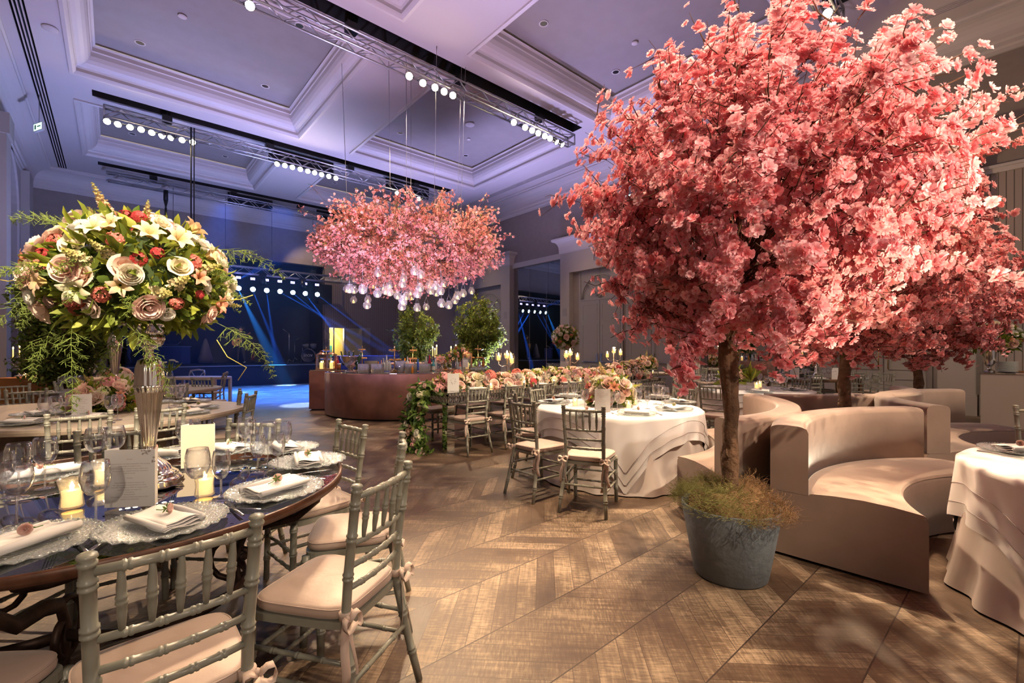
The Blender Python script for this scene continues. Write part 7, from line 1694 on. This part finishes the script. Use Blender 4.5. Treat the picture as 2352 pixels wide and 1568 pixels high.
for k in range(9): mb.lathe([(.121+.0033*k, .02+.022*k), (.126+.0033*k, .03+.022*k), (.122+.0033*k, .04+.022*k)], 24)
mb.build('weave', M['steel_p'], t)
for px, d, r, h, c, lab in [(869, 10.2, .035, .22, 'orange', 'orange juice carafe behind the second crystal ice box'), (876, 10.5, .03, .25, 'pink', 'pink bottle beside the orange carafe'), (881, 10.2, .038, .28, 'clear', 'clear decanter left of the tall decanter on the bar'), (888, 10.3, .04, .36, 'clear', 'tall clear decanter with dark stopper on the bar'), (895, 10.4, .038, .26, 'clear', 'clear decanter right of the tall decanter'),
    (930, 10.6, .042, .30, 'orange', 'orange juice bottle with long neck behind the ice bowl'), (936, 10.8, .036, .32, 'clear', 'clear bottle behind the ice bowl'), (942, 10.9, .034, .30, 'pink', 'rose bottle right of the clear one behind the ice bowl'), (953, 10.2, .036, .26, 'amber', 'amber bottle right of the ice bowl'), (960, 10.4, .036, .28, 'blue', 'blue bottle behind the right crystal boxes'), (947, 9.35, .024, .16, 'orange', 'narrow glass of orange juice in front of the bar bottles'),
    (970, 10.1, .045, .22, 'white', 'stout cream bottle behind the right crystal box'), (979, 10.0, .040, .34, 'white', 'pale frosted bottle left of the magenta bottle'), (986.5, 9.9, .036, .37, 'red', 'tall magenta bottle on the right part of the bar'), (995, 9.65, .040, .27, 'aqua', 'turquoise gin bottle with white label before the orange flower'), (1000, 10.2, .042, .30, 'clear', 'clear bottle behind the turquoise bottle'),
    (1024, 10.3, .034, .26, 'amber', 'small amber bottle right of the orange flower'), (1034, 10.2, .034, .28, 'pink', 'pink gin bottle right of the white posy'), (1050, 10.4, .034, .30, 'clear', 'clear bottle left of the acrylic menu stand'), (1057, 10.2, .03, .22, 'pink', 'short pink bottle left of the acrylic menu stand'), (960, 11.6, .036, .33, 'green', 'green bottle at the back of the bar'), (820, 11.6, .036, .34, 'green', 'dark green bottle behind the punch bowl'), (1110, 11.2, .036, .30, 'amber', 'amber bottle at the far right end of the bar')]:
    bottle(BP(px, d), r, h, BM[c], lab, M['chrome'] if c in ('red', 'white', 'clear') else None, c in ('aqua', 'white', 'pink'))
t = thing('ice_bowl', 'large clear glass ice bowl at the middle of the bar', 'bowl', BP(920, 9.5)); MB().lathe([(.001, 0), (.07, 0), (.08, .02), (.10, .12), (.118, .24), (.112, .24), (.09, .1), (.001, .02)], 28).build('body', M['crystal2'], t)
mb = MB(); rg = random.Random(4)
for k in range(40): mb.cbox((rg.uniform(-.06, .06), rg.uniform(-.06, .06), rg.uniform(.04, .17)), (.035, .035, .035), rg.random())
mb.build('ice', M['ice'], t)
t = thing('peony_in_glass', 'single large orange flower in a glass on the bar', 'flower', BP(1011, 9.7, BZ+.02)); add_flower(t, 'coral', Vector((0, 0, .22)), (-.3, -.6, .8), .17, random.Random(2)); add_flower(t, 'peach', Vector((0, 0, .22)), -FWD+Vector((0, 0, .6)), .16, random.Random(2)); MB().lathe([(.001, 0), (.05, 0), (.06, .12), (.055, .14)], 14).build('glass', M['glass'], t)
arrangement(BP(1030, 9.9, BZ+.14), .06, {'white': 5, 'lily': 2}, 'small white posy in a low glass on the bar', 'posy', 81, .07, 20, .07)
arrangement(BP(1058, 11.4, BZ+.36), .22, {'pinkhyd': 5, 'coral': 6, 'lily': 5, 'white': 4, 'red': 2}, 'loose pink and white bouquet at the back of the bar', 'bouquet', 82, .11, 150, .11, .9, 0, -.6)
arrangement(BP(1040, 11.0, BZ+.30), .12, {'pinkhyd': 4, 'red': 2, 'lily': 3}, 'magenta posy between the taper candles on the bar', 'posy', 83, .09, 60, .1, 1.1, 0, -.5)
t = thing('silver_bowl', 'silver footed bowl heaped with flowers and garnish at the back of the bar', 'bowl', BP(1015, 11.2)); MB().lathe([(.001, 0), (.1, 0), (.03, .05), (.04, .12), (.14, .2), (.17, .3), (.16, .3), (.001, .15)], 28).build('body', M['silver'], t)
nr = np.random.default_rng(3); greens(t, nr.normal(size=(60, 3))*np.array([.08, .08, .02])+np.array([0, 0, .31]), nr.normal(size=(60, 3))+np.array([0, 0, 1]), .06, 9, 'garnish')
for k, (px, d, h) in enumerate([(994, 11.5, .52), (999, 11.8, .48), (1003, 11.6, .56), (1036, 11.6, .52), (1047, 11.8, .57)]):
    t = thing('candlestick', f'thin taper candle in a candlestick at the back of the bar, {["first", "second", "third", "fourth", "fifth"][k]} from the left', 'candlestick', BP(px, d)); MB().lathe([(.001, 0), (.05, 0), (.012, .03), (.012, h-.22), (.02, h-.2), (.001, h-.2)], 12).build('stick', M['silver'], t); MB().tube([(0, 0, h-.2), (0, 0, h)], .011, 8).build('candle', M['wax'], t); MB().tube([(0, 0, h), (0, 0, h+.02), (0, 0, h+.05)], [.006, .012, .001], 8).build('flame', M['flame'], t)
lantern(1073, 10.9, 'clear lantern at the right of the bar behind the acrylic menu', .20, .46)
t = thing('acrylic_menu_stand', 'acrylic stand holding a white printed drinks menu on the bar', 'menu stand', BP(1069, 9.75), -TH); MB().box(-.07, .07, 0, .012, 0, .30).build('acrylic', M['crystal2'], t); MB().box(-.05, .05, -.004, -.001, .10, .26).build('sheet', M['paper'], t)
for k, px in enumerate((1087, 1097, 1107)): cube_glass(px, 10.0+.1*k, f'small crystal tumbler at the right end of the bar, {["left", "middle", "right"][k]} one', .085, .10)
t = thing('gallery_tray', 'low tray with gold gallery rail under the bottles', 'tray', BP(1022, 9.72), -TH+.25); MB().box(-.32, .32, -.12, .12, 0, .012).build('base', M['mirror2'], t)
mb = MB(); mb.tube([(-.32, -.12, .05), (.32, -.12, .05), (.32, .12, .05), (-.32, .12, .05), (-.32, -.12, .05)], .004, 5)
for k in range(9): mb.tube([(-.32+.08*k, -.12, .01), (-.32+.08*k, -.12, .05)], .003, 4)
mb.build('rail', M['gold'], t)
# back bar ledge inside the ring
def plank(): 
    A = cam2w(arc(BC, .62, -150, 20, 24)); B = cam2w(arc(BC, .86, -150, 20, 24)); mb = MB(); band(mb, A, B, .86, .90, .005); return mb.build('inner_shelf', M['wood'])
tag(plank(), 'curved dark wooden shelf inside the bar ring', 'shelf')
# ------------------------------------------------------------------ guitarist on the stage
def skin_chain(name, joints, edges, m, parent, root=0, lev=2):
    me = bpy.data.meshes.new(name); me.from_pydata([j[:3] for j in joints], edges, []); me.materials.append(m); o = bpy.data.objects.new(name, me); COL.objects.link(o); o.parent = parent
    sk = o.modifiers.new('skin', 'SKIN'); sk.use_smooth_shade = True; sv = me.skin_vertices[0].data
    for i, j in enumerate(joints): sv[i].radius = (j[3], j[4] if len(j) > 4 else j[3]); sv[i].use_root = (i == root)
    s_ = o.modifiers.new('sub', 'SUBSURF'); s_.levels = lev; s_.render_levels = lev; return o
def guitarist():
    c = D(553, 22.2, z=.82); t = thing('person', 'person in black clothes with curly dark hair playing an acoustic guitar on the stage', 'person', (c.x, c.y, .822), -TH+.12)
    J = [(0, 0, .95, .13, .10), (0, 0, 1.15, .13, .09), (0, .0, 1.36, .16, .09), (0, 0, 1.46, .06), (0, -.01, 1.53, .05),
         (-.18, 0, 1.42, .055), (-.27, -.03, 1.16, .045), (-.13, -.20, 1.03, .036), (.18, 0, 1.42, .055), (.32, -.06, 1.20, .043), (.38, -.22, 1.32, .034),
         (-.10, 0, .88, .085), (-.12, -.01, .50, .06), (-.14, .02, .09, .04), (.10, 0, .88, .085), (.14, -.03, .50, .06), (.20, .0, .09, .04)]
    E = [(0, 1), (1, 2), (2, 3), (3, 4), (2, 5), (5, 6), (6, 7), (2, 8), (8, 9), (9, 10), (0, 11), (11, 12), (12, 13), (0, 14), (14, 15), (15, 16)]
    skin_chain('body', J, E, M['cloth_black'], t)
    # head with face, hair
    mb = MB(); vs = []; fs = []; n, m = 14, 16
    for j in range(n+1):
        ph = PI*j/n
        for k in range(m):
            a = 2*PI*k/m; x = .074*math.sin(ph)*math.sin(a); y = -.092*math.sin(ph)*math.cos(a); z = 1.64+.118*math.cos(ph)
            if math.cos(a) > .9 and 6 <= j <= 8: y -= .018*(1 if j == 7 else .5)
            if j > 9: x *= .82; 
            vs.append((x, y, z))
    for j in range(n):
        for k in range(m): fs.append((j*m+k, (j+1)*m+k, (j+1)*m+(k+1) % m, j*m+(k+1) % m))
    mb.add(vs, fs, True); mb.tube([(0, .0, 1.45), (0, 0, 1.56)], .05, 10); mb.build('head', M['skin'], t)
    for s_ in (-1, 1): MB().sphere((s_*.028, -.083, 1.655), .011, 6).build('eye', M['blackgloss'], t)
    MB().tube([(-.022, -.084, 1.585), (0, -.09, 1.582), (.022, -.084, 1.585)], .005, 5).build('mouth', mat('lips', (.25, .08, .07), .6), t)
    rg = random.Random(3); mb = MB()
    for k in range(120):
        u = rg.random()*2*PI; v = rg.random(); ph = math.acos(1-1.25*v); x = .12*math.sin(ph)*math.sin(u); y = .12*math.sin(ph)*math.cos(u)+.03; z = 1.67+.13*math.cos(ph)
        if y < -.05 and z < 1.73: continue
        mb.sphere((x*1.15, y, z), .032, 5)
    mb.build('hair', M['blackgloss'], t)
    for (x, y, z, dx) in ((-.12, -.24, 1.02, 1), (.39, -.25, 1.33, -1)):
        J2 = [(x, y, z, .032, .018), (x+.03*dx, y-.02, z+.01, .03, .016)]; E2 = [(0, 1)]
        for f in range(4): b = len(J2); J2 += [(x+.055*dx, y-.02-.004*f, z+.02-.016*f, .010), (x+.085*dx, y-.012, z+.02-.018*f, .009), (x+.095*dx, y+.008, z+.018-.018*f, .008)]; E2 += [(1, b), (b, b+1), (b+1, b+2)]
        b = len(J2); J2 += [(x+.02*dx, y-.03, z+.04, .011), (x+.05*dx, y-.03, z+.055, .009)]; E2 += [(0, b), (b, b+1)]
        skin_chain('hand', J2, E2, M['skin'], t, 0, 1)
    for s_ in (-1, 1): MB().tube([(s_*.14+(.05 if s_ > 0 else 0), .05, .05), (s_*.15+(.05 if s_ > 0 else 0), -.08, .045), (s_*.16+(.05 if s_ > 0 else 0), -.16, .03)], [.045, .045, .03], 8, flat=(1, .8)).build('shoe', mat('grey shoe', (.25, .25, .27), .6), t)
    g = thing('acoustic_guitar', 'light brown acoustic guitar held by the person on stage', 'guitar', t.matrix_basis @ Vector((-.06, -.20, 1.04)), -TH+.12)
    R = Matrix.Rotation(-.62, 4, 'Y')
    mb = MB(); mb.T = R @ Matrix.Rotation(PI/2, 4, 'X')
    out = [(-.26+.0, 0)]; poly = []
    for k in range(40):
        a = 2*PI*k/40; x = -.02+.24*math.cos(a); w = .19-.045*math.cos(2*a+0.0)*-1*0; yy = (.195 if math.cos(a) < 0 else .145)*math.sin(a)*(1-.16*math.exp(-((x-.03)/.05)**2)); poly.append((x, yy))
    mb.prism(poly, -.045, .045); mb.build('body', M['guitar'], g)
    mb = MB(); mb.T = R; mb.box(.18, .62, -.06, -.04, -.025, .025); mb.build('neck', M['wood'], g)
    mb = MB(); mb.T = R; mb.box(.62, .76, -.06, -.04, -.036, .036); mb.build('headstock', M['wood'], g)
    mb = MB(); mb.T = R @ Matrix.Rotation(PI/2, 4, 'X'); mb.lathe([(.001, .048), (.045, .048)], 16, (.08, 0, 0)); mb.build('sound_hole', M['black'], g)
    mb = MB(); mb.T = R; mb.box(-.16, -.13, -.055, -.045, -.06, .06); mb.build('bridge', M['wood'], g)
guitarist()
# seated musician in blue at the left of the stage, mostly dark
def seated():
    c = D(300, 20.6, z=.82); t = thing('person', 'person in a blue shirt bending over equipment on the dark left part of the stage', 'person', (c.x, c.y, .822), -TH-.9)
    J = [(0, 0, .80, .14, .12), (0, -.10, 1.02, .14, .1), (0, -.24, 1.22, .16, .10), (0, -.32, 1.30, .06), (0, -.36, 1.34, .05), (-.18, -.24, 1.2, .055), (-.24, -.32, .98, .045), (-.16, -.5, .92, .035), (.18, -.24, 1.2, .055), (.24, -.32, .98, .045), (.16, -.5, .92, .035), (-.1, -.02, .72, .09), (-.13, -.08, .42, .06), (-.13, .02, .06, .04), (.1, -.02, .72, .09), (.13, -.08, .42, .06), (.13, .02, .06, .04)]
    E = [(0, 1), (1, 2), (2, 3), (3, 4), (2, 5), (5, 6), (6, 7), (2, 8), (8, 9), (9, 10), (0, 11), (11, 12), (12, 13), (0, 14), (14, 15), (15, 16)]
    skin_chain('body', J, E, M['blue'], t); MB().sphere((0, -.42, 1.42), .095, 10, 1.2).build('head', M['skin'], t); MB().sphere((0, -.40, 1.46), .10, 8, 1.1).build('hair', M['black'], t)
seated()
# haze that shows the blue beams over the stage and dance floor
vm = bpy.data.materials.new('stage haze'); vm.use_nodes = True; nt = vm.node_tree; nt.nodes.clear(); v = nd(nt, 'ShaderNodeVolumeScatter'); v.inputs['Density'].default_value = .0022; v.inputs['Anisotropy'].default_value = .35; v.inputs[0].default_value = (.9, .95, 1, 1)
o = nd(nt, 'ShaderNodeOutputMaterial'); nt.links.new(v.outputs[0], o.inputs[1])
hz = MB().box(.3, 12.4, 18.2, 25.3, .02, 6.8).build('stage_haze', vm); tag(hz, 'thin blue lit haze around the stage beams', 'haze', None, 'stuff')
